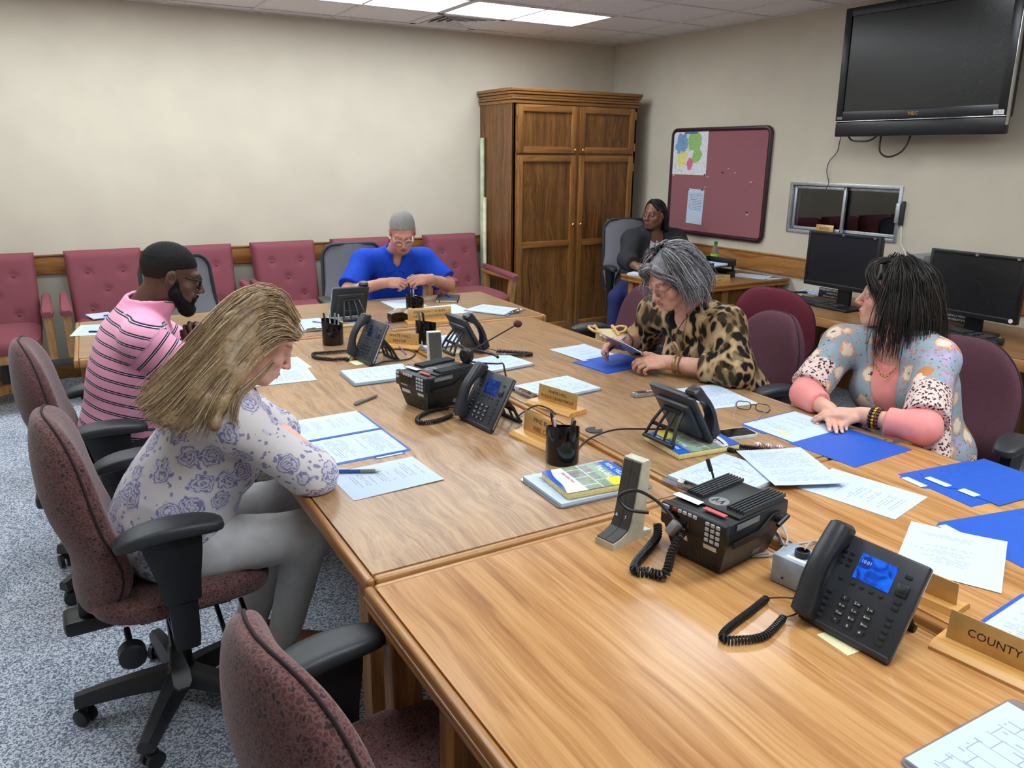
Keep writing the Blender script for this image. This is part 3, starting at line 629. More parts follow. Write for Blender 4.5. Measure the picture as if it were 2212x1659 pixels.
# paper print materials: rows of grey text, sparse agenda lines, ruled form boxes
def paper_mat(name, kind, tint=(196, 212, 232), ink=(150, 153, 166), axis=(0, 1), pitch=0.0085):
    m, nt, b = newmat(name); setp(b, 0.75, spec=0.2)
    tc = nd(nt, 'TexCoord').outputs['Object']; s = nd(nt, 'SeparateXYZ', {0: tc}); X, Y = s.outputs[axis[0]], s.outputs[axis[1]]
    oi = nd(nt, 'ObjectInfo').outputs['Random']; seed = math_(nt, 'MULTIPLY', oi, 50.0)
    nz = nd(nt, 'TexNoise', {'Vector': tc, 'Scale': 6.0}).outputs[0]
    base = ramp(nt, nz, [(0.3, tuple(c * 0.985 for c in tint)), (0.7, tint)])
    inx = math_(nt, 'LESS_THAN', math_(nt, 'ABSOLUTE', X), 0.083); iny = math_(nt, 'LESS_THAN', math_(nt, 'ABSOLUTE', Y), 0.115)
    inn = math_(nt, 'MULTIPLY', inx, iny)
    if kind in ('text', 'sparse'):
        row = math_(nt, 'FLOOR', math_(nt, 'DIVIDE', Y, pitch)); fr = math_(nt, 'FRACT', math_(nt, 'DIVIDE', Y, pitch))
        line = math_(nt, 'LESS_THAN', fr, 0.42)
        wv = nd(nt, 'CombineXYZ', {'X': math_(nt, 'MULTIPLY', X, 140.0), 'Y': math_(nt, 'MULTIPLY', row, 3.7), 'Z': seed}).outputs[0]
        word = math_(nt, 'GREATER_THAN', nd(nt, 'TexNoise', {'Vector': wv, 'Scale': 1.0, 'Detail': 0.0}).outputs[0], 0.40)
        rv = nd(nt, 'CombineXYZ', {'X': math_(nt, 'MULTIPLY', row, 0.37), 'Y': seed, 'Z': 0.0}).outputs[0]
        rn = nd(nt, 'TexNoise', {'Vector': rv, 'Scale': 1.0, 'Detail': 0.0}).outputs[0]
        if kind == 'text':
            rowon = math_(nt, 'GREATER_THAN', rn, 0.36); endx = math_(nt, 'LESS_THAN', X, math_(nt, 'SUBTRACT', math_(nt, 'MULTIPLY', rn, 0.34), 0.09))
        else:
            rowon = math_(nt, 'GREATER_THAN', rn, 0.47); endx = math_(nt, 'LESS_THAN', math_(nt, 'ABSOLUTE', math_(nt, 'ADD', X, math_(nt, 'MULTIPLY', math_(nt, 'SUBTRACT', rn, 0.5), 0.12))), math_(nt, 'MULTIPLY', rn, 0.08))
        msk = math_(nt, 'MULTIPLY', math_(nt, 'MULTIPLY', line, word), math_(nt, 'MULTIPLY', rowon, math_(nt, 'MULTIPLY', endx, inn)))
        amt = 0.7
    else:
        co = nd(nt, 'CombineXYZ', {'X': X, 'Y': Y, 'Z': 0.0}).outputs[0]
        br = nd(nt, 'TexBrick', {'Vector': co, 'Scale': 1.0, 'Mortar Size': 0.0011, 'Brick Width': 0.075, 'Row Height': 0.034, 'Color1': (0, 0, 0, 1), 'Color2': (0, 0, 0, 1), 'Mortar': (1, 1, 1, 1)}, offset=0.35, squash=0.55, squash_frequency=2)
        sel = math_(nt, 'GREATER_THAN', nd(nt, 'TexNoise', {'Vector': co, 'Scale': 14.0}).outputs[0], 0.42)
        row = math_(nt, 'FLOOR', math_(nt, 'DIVIDE', Y, 0.011)); fr = math_(nt, 'FRACT', math_(nt, 'DIVIDE', Y, 0.011))
        wv = nd(nt, 'CombineXYZ', {'X': math_(nt, 'MULTIPLY', X, 45.0), 'Y': math_(nt, 'MULTIPLY', row, 3.7), 'Z': seed}).outputs[0]
        word = math_(nt, 'MULTIPLY', math_(nt, 'GREATER_THAN', nd(nt, 'TexNoise', {'Vector': wv, 'Scale': 1.0, 'Detail': 0.0}).outputs[0], 0.60), math_(nt, 'LESS_THAN', fr, 0.3))
        msk = math_(nt, 'MULTIPLY', math_(nt, 'MAXIMUM', math_(nt, 'MULTIPLY', br.outputs['Fac'], sel), word), inn); amt = 0.8
    nt.links.new(mixc(nt, math_(nt, 'MULTIPLY', msk, amt), base, ink), b.inputs['Base Color']); return m
PM = {k: paper_mat('printed_paper_' + k, k) for k in ('text', 'sparse', 'form')}
m_paper = plain('blank_paper', (198, 213, 232), 0.75, spec=0.2, var=0.01)
m_notice = paper_mat('printed_notice', 'text', axis=(1, 2), ink=(90, 95, 110), pitch=0.014)
pinned('pinned_notice', 'white text notice pinned below the map on the mauve board', 'paper', 5.34, 1.23, 0.20, 0.30, m_notice, rx=0.03)
pins = [(5.24, 1.505, 0), (5.66, 1.86, 0), (5.43, 1.375, 0), (5.255, 1.375, 0), (5.03, 1.53, 0), (4.72, 1.22, 0)] + [(4.96, 1.56, 1), (4.88, 1.53, 1), (5.2, 1.49, 1), (4.70, 1.46, 1), (4.71, 1.20, 1), (5.22, 1.40, 1), (5.64, 1.49, 1)]
PINL = ['%s push pin at the lower right corner of the wall map', '%s push pin at the top left corner of the wall map', '%s push pin in the left corner of the pinned notice', '%s push pin in the right corner of the pinned notice', '%s push pin alone in the middle of the mauve board, right of the map', '%s push pin low on the mauve board, nearest its bottom rim', '%s push pin left one of two close together beside the map', '%s push pin right one of two close together beside the map', '%s push pin just below the lower right corner of the map', '%s push pin high near the right rim of the mauve board', '%s push pin low near the right rim of the mauve board', '%s push pin right of the pinned notice', '%s push pin just below the lower left corner of the map']
PINM = [MB().lathe([(0.004, 0), (0.003, 0.008), (0.006, 0.012), (0.005, 0.016)], 8).mesh('push_pin', m) for m in (m_black, m_white)]
for k, (y, z, c) in enumerate(pins):
    o = put('push_pin', PINM[c], None, (RX1 - 0.022, y, z), (0, -PI / 2, 0)); tag(o, PINL[k] % ('white' if c else 'black'), 'pin', '%s push pins' % ('white' if c else 'black'))

# ---------------------------------------------------------------- sliding window
wd = thing('window_1', 'sliding pass-through window with aluminium frame in the right wall', 'window', (RX1, (WY0 + WY1) / 2, (WZ0 + WZ1) / 2)); wd['kind'] = 'structure'
hw_, hh_ = (WY1 - WY0) / 2, (WZ1 - WZ0) / 2
mb = MB()
for s_ in (-1, 1): mb.box((0.03, s_ * (hw_ - 0.012), 0), (0.085, 0.024, 2 * hh_), 0.002); mb.box((0.03, 0, s_ * (hh_ - 0.012)), (0.085, 2 * hw_ - 0.04, 0.024), 0.002)
mb.obj('window_frame', m_alu, wd)
for y0, y1, xx in ((-0.02, hw_ - 0.03, 0.02), (-hw_ + 0.025, 0.02, 0.045)):
    mb = MB(); zc = hh_ - 0.028
    for y in (y0 + 0.012, y1 - 0.012): mb.box((xx, y, 0), (0.02, 0.022, 2 * zc), 0.002)
    for s_ in (-1, 1): mb.box((xx, (y0 + y1) / 2, s_ * (zc - 0.01)), (0.02, y1 - y0 - 0.02, 0.02), 0.002)
    so = mb.obj('sash', m_alu, wd); MB().box((xx, (y0 + y1) / 2, 0), (0.005, y1 - y0 - 0.03, 2 * zc - 0.03)).obj('pane', m_glass, so, ang=0)
s = thing('window_sensor', 'grey alarm sensor on the right jamb of the window with a white cord', 'sensor', (RX1 - 0.02, WY0 + 0.005, 1.30))
MB().box((0, 0, 0), (0.03, 0.03, 0.13), 0.004).obj('housing', m_alu, s); MB().box((0.005, -0.028, 0.0), (0.022, 0.022, 0.16), 0.004).obj('contact', m_dark, s)
MB().tube(catmull([(0.01, -0.03, -0.08), (0.005, -0.045, -0.15), (0.005, -0.05, -0.2), (0.0, -0.10, -0.27), (0.01, -0.12, -0.36)], 6), 0.004, 6).obj('cord', m_white, s)
# ---------------------------------------------------------------- wall television
tv = thing('television', 'large black flat television tilted down from the right wall', 'television', (4.815, 3.225, 2.20), rot=(0, R_(-1.5), 0))
# local: screen faces -X, width along Y
W2, H2 = 0.575, 0.405
m_tvbez = plain('tv_bezel', (18, 20, 26), 0.32, grain=0.03, gscale=900)
m_screen = plain('dark_screen', (30, 32, 34), 0.22, var=0.02)
bz = MB()
for y0, y1, z0, z1 in ((-W2, -W2 + 0.055, -H2 + 0.10, H2), (W2 - 0.05, W2, -H2 + 0.10, H2), (-W2 + 0.05, W2 - 0.05, H2 - 0.055, H2), (-W2 + 0.05, W2 - 0.05, -H2 + 0.10, -H2 + 0.165)):
    bz.box((-0.03, (y0 + y1) / 2, (z0 + z1) / 2), (0.05, y1 - y0, z1 - z0), 0.005)
bz.obj('bezel', m_tvbez, tv)
MB().box((-0.035, 0.0025, 0.055), (0.02, 2 * W2 - 0.1, 2 * H2 - 0.215)).obj('screen', m_screen, tv, ang=0)
MB().box((-0.028, 0, -H2 + 0.05), (0.045, 2 * W2, 0.098), 0.008).obj('speaker_bar', m_tvbez, tv)
hb = MB(); hb.box((0.03, 0, 0.03), (0.07, 2 * W2 - 0.04, 2 * H2 - 0.12), 0.02); hb.box((0.075, 0, 0.0), (0.03, 0.7, 0.5), 0.01); hb.obj('rear_housing', m_black, tv)
st = MB(); st.box((-0.0565, 0, -H2 + 0.1005), (0.004, 2 * W2 - 0.004, 0.005), 0.001); st.box((-0.04, -W2 - 0.002, 0.02), (0.03, 0.006, 2 * H2 - 0.06), 0.002); st.obj('chrome_strip', m_chrome, tv)
lettering('NEC', 0.03, m_brass, tv, (-0.0563, 0.0, -H2 + 0.135), (PI / 2, 0, -PI / 2), 1.2)
sb = MB().box((-0.0562, -W2 + 0.045, -H2 + 0.122), (0.002, 0.06, 0.026)).obj('sticker', m_white, tv, ang=0)
lettering('TV 1', 0.02, m_ink, sb, (-0.0575, -W2 + 0.045, -H2 + 0.122), (PI / 2, 0, -PI / 2))
MB().box((-0.0562, W2 - 0.035, -H2 + 0.122), (0.002, 0.04, 0.018)).obj('sticker', m_grey, tv, ang=0)
MB().box((0.0, W2 + 0.008, 0.12), (0.03, 0.022, 0.12), 0.006).obj('side_plug', m_black, tv)
tag(MB().box((0.02, 0, 0), (0.12, 0.12, 0.3), 0.01).obj('wall_bracket', m_black, loc=(4.935, 3.22, 2.16)), 'black wall bracket behind the large television', 'bracket')
tag(MB().tube(catmull([(4.86, 3.76, 1.82), (4.83, 3.70, 1.775), (4.83, 3.62, 1.765), (4.84, 3.55, 1.775), (4.87, 3.50, 1.83)], 8), 0.006, 8).obj('power_cable', m_black), 'short black cable sagging under the left end of the television', 'cable')
tag(MB().tube(catmull([(4.87, 3.50, 1.83), (4.85, 3.49, 1.74), (4.83, 3.46, 1.69), (4.83, 3.40, 1.665), (4.84, 3.33, 1.69), (4.85, 3.295, 1.74), (4.87, 3.28, 1.83)], 8), 0.006, 8).obj('looped_cable', m_black), 'black cable hanging in a round loop under the television', 'cable')
tag(MB().tube(catmull([(4.86, 3.815, 2.30), (4.90, 3.83, 2.22), (4.95, 3.86, 2.08), (4.97, 3.85, 1.95), (4.975, 3.90, 1.80), (4.98, 3.92, 1.70), (4.982, 3.98, 1.63), (4.98, 3.99, 1.56), (4.985, 3.965, 1.48), (4.985, 3.985, 1.43)], 6) + [Vector((4.985, 3.985, 1.425))], 0.0028, 6).obj('thin_wire', m_black), 'thin dark wire hanging from the television down to the window', 'wire')
tag(MB().tube(catmull([(4.93, 3.20, 2.30), (4.96, 3.25, 2.5), (4.985, 3.30, 2.68)], 6), 0.006, 8).obj('ceiling_cable', m_black), 'dark cable rising from the television to the ceiling', 'cable')

# ---------------------------------------------------------------- desk on the right wall
dx0, dy0, dx1, dy1 = 3.93, 4.22, 4.985, 5.02
dk_ = thing('oak_desk', 'oak desk with moulded top edge standing against the right wall', 'desk', ((dx0 + dx1) / 2, (dy0 + dy1) / 2, 0))
lx, ly = dx1 - dx0, dy1 - dy0
m_desk = wood('desk_oak_top', [(0.3, (112, 76, 42)), (0.5, (142, 102, 62)), (0.7, (160, 118, 74))], 'x', 0.9, 0.3)
m_dedge = wood('desk_oak_edge', [(0.3, (120, 76, 36)), (0.5, (158, 108, 56)), (0.7, (178, 128, 72))], 'x', 1.2, 0.3)
MB().box((0, 0, TZ - 0.015), (lx - 0.04, ly - 0.04, 0.03)).obj('desk_top', m_desk, dk_, ang=0)
mb = MB()
for z0, z1, o in ((TZ - 0.014, TZ + 0.001, 0.0), (TZ - 0.028, TZ - 0.014, -0.008), (TZ - 0.045, TZ - 0.028, -0.002)):
    for sy in (-1, 1): mb.box((0, sy * (ly / 2 - 0.012 + o), (z0 + z1) / 2), (lx + 2 * o, 0.03, z1 - z0), 0.005)
    mb.box((-(lx / 2 - 0.012 + o), 0, (z0 + z1) / 2), (0.03, ly - 0.03, z1 - z0), 0.005)
mb.obj('edge_moulding', m_dedge, dk_)
mb = MB(); mb.box((-(lx / 2 - 0.07), 0, 0.345), (0.02, ly - 0.16, 0.69)); mb.box((0.02, -(ly / 2 - 0.08), 0.345), (lx - 0.14, 0.02, 0.69)); mb.obj('carcass', m_cab_z, dk_, ang=0)
for y in (-ly / 2 + 0.075, ly / 2 - 0.075): MB().box((-(lx / 2 - 0.063), y, 0.345), (0.035, 0.06, 0.69), 0.004).obj('stile', m_oak_z, dk_)
for x in (-lx / 2 + 0.09, -0.1, 0.2, lx / 2 - 0.04): MB().box((x, -(ly / 2 - 0.072), 0.345), (0.06, 0.03, 0.69), 0.004).obj('stile', m_oak_z, dk_)

# ---------------------------------------------------------------- computer counter
CZT = 0.68
kx0, ky0, ky1 = 4.16, 0.55, 3.86
ct = thing('computer_counter', 'long oak counter carrying the two computers along the right wall', 'counter', ((kx0 + RX1) / 2, (ky0 + ky1) / 2, 0))
lx, ly = RX1 - kx0 - 0.012, ky1 - ky0
m_ctr = wood('counter_oak_top', [(0.3, (112, 78, 44)), (0.5, (140, 102, 62)), (0.7, (156, 118, 76))], 'y', 0.9, 0.3)
MB().box((0.012, 0, CZT - 0.015), (lx - 0.024, ly - 0.04, 0.03)).obj('counter_top', m_ctr, ct, ang=0)
mb = MB(); mb.box((-lx / 2 + 0.005, 0, CZT - 0.03), (0.03, ly, 0.06), 0.008); mb.obj('front_edge', m_oak_y, ct)
mb = MB(); mb.box((0, ly / 2 - 0.012, CZT - 0.03), (lx - 0.03, 0.024, 0.06), 0.008); mb.obj('end_edge', m_oak_x, ct)
for y in (ly / 2 - 0.06, 0.0, -ly / 2 + 0.06):
    MB().box((0.02, y, (CZT - 0.06) / 2), (lx - 0.06, 0.04, CZT - 0.06), 0.004).obj('support_panel', m_oak_z, ct)
MB().box((lx / 2 - 0.02, 0, 0.3), (0.02, ly - 0.1, 0.6)).obj('rear_panel', m_cab_z, ct, ang=0)

def monitor(label, x, y, z0, w, h, rz, sticker=None):
    t = thing('computer_monitor', label, 'monitor', (x, y, CZT), rz, 'computer monitors')
    zc = z0 + h / 2 - CZT
    mb = MB(); b_ = 0.022
    for sy in (-1, 1): mb.box((0, sy * (w / 2 - b_ / 2), zc), (0.035, b_, h), 0.004)
    mb.box((0, 0, zc + h / 2 - b_ / 2), (0.035, w - 0.03, b_), 0.004); mb.box((0, 0, zc - h / 2 + 0.015), (0.035, w - 0.03, 0.03), 0.004); mb.obj('bezel', m_tvbez, t)
    MB().box((-0.008, 0, zc + 0.004), (0.012, w - 0.04, h - 0.05)).obj('screen', m_screen, t, ang=0)
    mb = MB(); mb.box((0.03, 0, zc), (0.03, w - 0.02, h - 0.03), 0.01); mb.box((0.055, 0, zc), (0.03, w * 0.5, h * 0.6), 0.01); mb.obj('rear_cover', m_black, t)
    mb = MB(); mb.box((0.07, 0, (zc - 0.02) / 2 + 0.01), (0.025, 0.10, zc), 0.005); mb.box((0.03, 0, 0.009), (0.2, 0.26, 0.018), 0.008); mb.obj('stand', m_black, t)
    mb = MB().box((-0.0182, 0, zc + h / 2 - 0.011), (0.001, 0.016, 0.014)); mb.box((-0.0182, -w / 2 + 0.045, zc + h / 2 - 0.011), (0.001, 0.018, 0.012)); mb.obj('badge', m_silver, t, ang=0)
    if sticker: MB().tube([(-0.0178, -w / 2 + 0.03, zc - h / 2 + 0.02), (-0.0195, -w / 2 + 0.03, zc - h / 2 + 0.02)], 0.012, 16).obj('round_sticker', m_white, t)
    return t
monitor('black computer monitor in front of the pass-through window', 4.50, 3.40, 0.815, 0.555, 0.365, 0.0)
monitor('black computer monitor behind the dark-haired woman, with a round white sticker', 4.50, 2.515, 0.785, 0.545, 0.365, 0.0, True)
tag(MB().box((0, 0, 0.20), (0.30, 0.10, 0.40), 0.01).obj('computer_tower', plain('pc_grey', (128, 130, 132), 0.5), loc=(4.80, 2.98, CZT)), 'grey computer case standing between the two monitors', 'computer')

def keyboard(label, p, rz, w=0.44, d=0.15, ergo=False):
    t = thing('keyboard', label, 'keyboard', p, rz, 'keyboards')
    mb = MB()
    if ergo:
        O = [(-w / 2, -d / 2 + 0.02), (-w / 4, -d / 2), (w / 4, -d / 2), (w / 2, -d / 2 + 0.02), (w / 2, d / 2), (0.05, d / 2 + 0.03), (-0.05, d / 2 + 0.03), (-w / 2, d / 2)]
        mb.prism(O, 0.0, 0.022); mb.box((0, -d / 2 - 0.02, 0.012), (w * 0.7, 0.07, 0.018), 0.006)
    else: mb.box((0, 0, 0.012), (w, d, 0.022), 0.006)
    mb.obj('case', m_black, t)
    K = MB().box((0, 0, 0.004), (0.0165, 0.0165, 0.008), 0.002, seg=1).mesh('key', m_dark)
    for r in range(5):
        for q in range(21):
            if q in (14, 17): continue
            x = -w / 2 + 0.02 + q * 0.02; y = d / 2 - 0.03 - r * 0.021 + (0.02 * (1 - abs(x) / 0.2) if ergo else 0)
            put('key', K, t, (x, y, 0.0215))
    return t
keyboard('black keyboard on the counter in front of the monitor by the window', pt(1779, 657, CZT) + Vector((-0.05, 0, 0.0)), -PI / 2 - 0.12)
keyboard('black curved keyboard on the counter in front of the stickered monitor', pt(2075, 722, CZT) + Vector((-0.04, 0, 0)), -PI / 2 - 0.1, 0.46, 0.16, True)
t = thing('computer_mouse', 'black computer mouse beside the curved keyboard', 'mouse', pt(2151, 745, CZT), -PI / 2)
MB().pillow((0, 0, 0.016), (0.032, 0.055, 0.02), 0.7, 0.9, 20, 10, lambda p: (p[0], p[1], max(-0.0158, p[2]))).obj('shell', m_black, t); MB().tube([(0, 0.03, 0.037), (0, 0.045, 0.031)], 0.005, 8).obj('wheel', m_grey, t)

# name plates: wooden wedge base with an upright engraved plate
m_platewood = wood('plate_base_wood', [(0.3, (178, 122, 58)), (0.5, (208, 156, 88)), (0.7, (222, 176, 110))], 'x', 1.4, 0.28)
m_gold = plain('brushed_gold_plate', (205, 166, 104), 0.36, 0.35, grain=0.03, gscale=900, var=0.04)
def nameplate(label, p, rz, w, lines, h=0.058, ts=0.017, base=True, plate=None, ink=None, wood_m=None, d=0.07, name='name_plate', tilt=0.1, fs=1.0, lead=0.95):
    """plate faces -Y"""
    t = thing(name, label, 'name plate', p, rz, 'name plates')
    bh = 0.0
    if base:
        mb = MB(); bh = 0.016
        mb.ring([[(x, -d / 2, 0), (x, d / 2, 0), (x, d / 2 - 0.004, bh), (x, -d / 2 + 0.02, bh), (x, -d / 2 + 0.008, bh * 0.85), (x, -d / 2, bh * 0.4)] for x in (-w / 2 - 0.012, w / 2 + 0.012)]); mb.obj('base', wood_m or m_platewood, t)
    pl = MB().box((0, 0, h / 2), (w, 0.003, h), 0.0006).obj('plate', plate or m_gold, t, (0, 0.005, bh - 0.003), (-tilt, 0, 0))
    n = len(lines)
    for k, s in enumerate(lines):
        sz = ts * (fs if k else 1.0)
        lettering(s, sz, ink or m_ink, pl, (0, -0.0017, h / 2 + ((n - 1) / 2 - k) * ts * 1.35 * lead), (PI / 2, 0, 0))
    return t
m_walnut = wood('dark_plate_base', [(0.3, (84, 50, 28)), (0.7, (116, 76, 46))], 'x', 1.4, 0.35)
nameplate('black sign reading EMERGENCY INFORMATION WORKSTATION in front of the monitor by the window', pt(1790, 651, CZT) + Vector((0.03, 0, 0)), -PI / 2 + 0.02, 0.24, ['EMERGENCY INFORMATION', 'WORKSTATION', 'EXPLOIT INPUT SYSTEM'], 0.07, 0.0175, True, m_black, m_ink_w, m_walnut, name='desk_sign', fs=0.85)
nameplate('black sign reading EMERGENCY INFORMATION behind the curved keyboard', pt(2062, 703, CZT) + Vector((0.03, 0, 0)), -PI / 2 + 0.02, 0.25, ['EMERGENCY INFORMATION', 'WORKSTATION'], 0.055, 0.019, True, m_black, m_ink_w, m_walnut, name='desk_sign')
nameplate('gold plate reading RACES on the sill of the pass-through window', (4.985, 3.96, WZ0 + 0.024), -PI / 2, 0.155, ['RACES'], 0.055, 0.03, False)
m_flyer, nt, b = newmat('blue_striped_flyer'); setp(b, 0.5)
w_ = nd(nt, 'TexWave', {'Vector': coord(nt), 'Scale': 7.0, 'Distortion': 1.5, 'Detail': 1.0}).outputs['Fac']
nt.links.new(ramp(nt, w_, [(0.0, (226, 230, 240)), (0.55, (200, 210, 236)), (0.75, (110, 140, 214)), (1, (150, 174, 226))]), b.inputs['Base Color'])
def sheet(name, label, p, rz, mat, w=0.2159, h=0.2794, cat='paper', group=None, t=0.0006, bend=0.0, z=0.0004):
    """one thin sheet lying flat; local X across, Y up the page"""
    mb = MB(); n = 8; V = []; F = []
    f = lambda x, y: bend * (0.6 * (x / w + 0.5) ** 3 * (0.5 + y / h) + 0.4 * (0.5 - x / w) ** 4 * (0.5 - y / h) ** 2)
    for k in (0, 1):
        for i in range(n + 1):
            for j in range(n + 1): x = w * (j / n - 0.5); y = h * (i / n - 0.5); V.append((x, y, f(x, y) + (t if k else 0)))
    N = (n + 1) ** 2
    for i in range(n):
        for j in range(n):
            a = i * (n + 1) + j; F.append((a + N, a + 1 + N, a + n + 2 + N, a + n + 1 + N)); F.append((a, a + n + 1, a + n + 2, a + 1))
    per = list(range(n + 1)) + [i * (n + 1) + n for i in range(1, n + 1)] + [n * (n + 1) + j for j in range(n - 1, -1, -1)] + [i * (n + 1) for i in range(n - 1, 0, -1)]
    F += [(per[k], per[(k + 1) % len(per)], per[(k + 1) % len(per)] + N, per[k] + N) for k in range(len(per))]
    o = mb.add(V, F).obj(name, mat, loc=(p[0], p[1], p[2] + z), rot=(0, 0, rz)); return tag(o, label, cat, group)
sheet('flyer', 'blue-striped flyer on the counter left of the keyboard by the window', pt(1757, 630, CZT), -PI / 2 + 0.25, m_flyer)
tag(MB().box((0, 0, 0.008), (0.15, 0.03, 0.014), 0.006).obj('stapler', m_black, loc=pt(1722, 634, CZT) + Vector((0, 0, 0.001)), rot=(0, 0, -0.5)), 'small black stapler lying across the blue-striped flyer', 'stapler')

# ---------------------------------------------------------------- things on the oak desk
t = thing('document_tray', 'two-tier black document tray holding papers on the oak desk', 'document tray', (4.46, 4.60, TZ), 0.12)
for z0 in (0.0, 0.085):
    mb = MB(); w, d, h = 0.37, 0.27, 0.055
    mb.box((0, 0, z0 + 0.004), (w, d, 0.005)); mb.box((-w / 2 + 0.003, 0, z0 + h / 2), (0.005, d, h), 0.002); mb.box((w / 2 - 0.003, 0, z0 + h / 2), (0.005, d, h), 0.002); mb.box((0, d / 2 - 0.003, z0 + h / 2), (w, 0.005, h), 0.002)
    for s_ in (-1, 1): mb.box((s_ * (w / 2 - 0.05), -d / 2 + 0.003, z0 + h * 0.4), (0.1, 0.005, h * 0.8), 0.002)
    if z0 == 0:
        for x in (-w / 2 + 0.01, w / 2 - 0.01):
            for y in (-d / 2 + 0.02, d / 2 - 0.02): mb.box((x, y, 0.05), (0.016, 0.016, 0.09), 0.003)
    mb.obj('tray', m_black, t)
for k, (z, r) in enumerate(((0.0925, 0.02), (0.008, -0.03))):
    sheet('paper_sheet', 'white papers in the %s tier of the black document tray' % ('upper' if k == 0 else 'lower'), (4.47, 4.60, TZ + z), PI / 2 + 0.12 + r, m_paper, t=0.008)
t = thing('soda_bottle', 'plastic bottle with green cap and lime label behind the document tray', 'bottle', (4.72, 4.79, TZ))
m_pet, nt, b = newmat('clear_pet'); setp(b, 0.08); b.inputs['Transmission Weight'].default_value = 0.9; b.inputs['Base Color'].default_value = lin((205, 214, 205)); b.inputs['IOR'].default_value = 1.3
MB().lathe([(0.026, 0.0), (0.033, 0.006), (0.033, 0.15), (0.03, 0.165), (0.018, 0.20), (0.013, 0.215), (0.013, 0.225)], 24).obj('body', m_pet, t)
MB().lathe([(0.0337, 0.06), (0.0337, 0.145)], 24).obj('label_band', plain('lime_label', (150, 205, 60), 0.4, var=0.2, vscale=60), t)
MB().lathe([(0.0155, 0.222), (0.0155, 0.245), (0.014, 0.247)], 18).obj('cap', plain('green_cap', (20, 120, 70), 0.4), t)
nameplate('gold plate leaning on the black document tray on the oak desk', (4.33, 4.335, TZ), 0.0 - 0.35, 0.20, ['EXECUTIVE', 'STAFF'], 0.06, 0.02, False, tilt=0.25)
t = thing('notepad', 'white notepad under the writing hand on the oak desk corner', 'notepad', (4.06, 4.88, TZ), 0.5)
MB().box((0, 0, 0.008), (0.16, 0.22, 0.016), 0.001).obj('pages', m_paper, t, ang=0); MB().box((0, 0.112, 0.009), (0.16, 0.008, 0.018), 0.002).obj('binding', m_white, t)
sheet('paper_sheet', 'loose papers lying on the oak desk by the right wall', (4.80, 4.45, TZ), 0.4, PM['text'])
sheet('paper_slip', 'small white slip lying on the oak desk right of the document tray', (4.86, 4.27, TZ), 1.3, m_paper, 0.05, 0.14)
tag(MB().tube(catmull([(3.97, 4.36, 0.755), (3.905, 4.40, 0.75), (3.885, 4.43, 0.68), (3.885, 4.46, 0.58), (3.885, 4.48, 0.50)], 6), 0.012, 8).obj('bag_strap', m_black), 'black strap hanging over the edge of the oak desk', 'strap')
# ================================================================ THINGS ON THE CONFERENCE TABLES
def T(u, v, dz=0.0): p = pt(u, v, TZ); p.z += dz; return p
def quad(bl, br, tr, tl, z=TZ):
    """centre and heading of a page from its four corners (bottom-left, bottom-right, top-right, top-left as read)"""
    P = [pt(*q, z) for q in (bl, br, tr, tl)]
    c = sum(P, Vector()) / 4; d = (P[1] - P[0]) + (P[2] - P[3]); e = (P[3] - P[0]) + (P[2] - P[1])
    d2 = Vector((e.y, -e.x, 0)); d = d.normalized() + d2.normalized(); return c, math.atan2(d.y, d.x)
m_navy_scr = {}
def screen_mat(name, c, es):
    m, nt, b = newmat(name); setp(b, 0.12)
    co = coord(nt); n = nd(nt, 'TexNoise', {'Vector': co, 'Scale': 26.0, 'Detail': 1.0, 'Distortion': 1.5}).outputs[0]
    col = ramp(nt, n, [(0.35, tuple(x * 0.55 for x in c)), (0.5, c), (0.75, tuple(min(255, x * 1.15 + 12) for x in c))])
    b.inputs['Base Color'].default_value = lin((8, 10, 16)); nt.links.new(col, b.inputs['Emission Color']); b.inputs['Emission Strength'].default_value = es; return m
m_scr_on = screen_mat('phone_screen_lit', (14, 92, 235), 0.95)
m_scr_mid = screen_mat('phone_screen_dim', (10, 58, 150), 0.6)
m_scr_low = screen_mat('phone_screen_faint', (44, 60, 100), 0.4)  # faint glow paints a dim greyish reflection on the screen
m_scr_disc = plain('screen_clock_disc', (8, 40, 120), 0.3, emis=(8, 40, 120), es=0.7)
m_phone = plain('phone_shell', (46, 50, 58), 0.42, grain=0.05, gscale=900)
m_handset = plain('phone_handset', (40, 43, 49), 0.36, grain=0.04, gscale=900)
m_key = plain('phone_key', (34, 37, 43), 0.4)
KEYW = MB().box((0, 0, 0.002), (0.0165, 0.0095, 0.004), 0.0015, seg=1).mesh('key', m_key)
KEYS = MB().box((0, 0, 0.0015), (0.0095, 0.0060, 0.003), 0.0012, seg=1).mesh('key', m_key)
KEYM = MB().box((0, 0, 0.0015), (0.0140, 0.0080, 0.003), 0.0015, seg=1).mesh('key', m_key)
DIG = ['1', '2', '3', '4', '5', '6', '7', '8', '9', '*', '0', '#']; SUB = ['', 'ABC', 'DEF', 'GHI', 'JKL', 'MNO', 'PQRS', 'TUV', 'WXYZ', '', '', '']
DIGM = {}
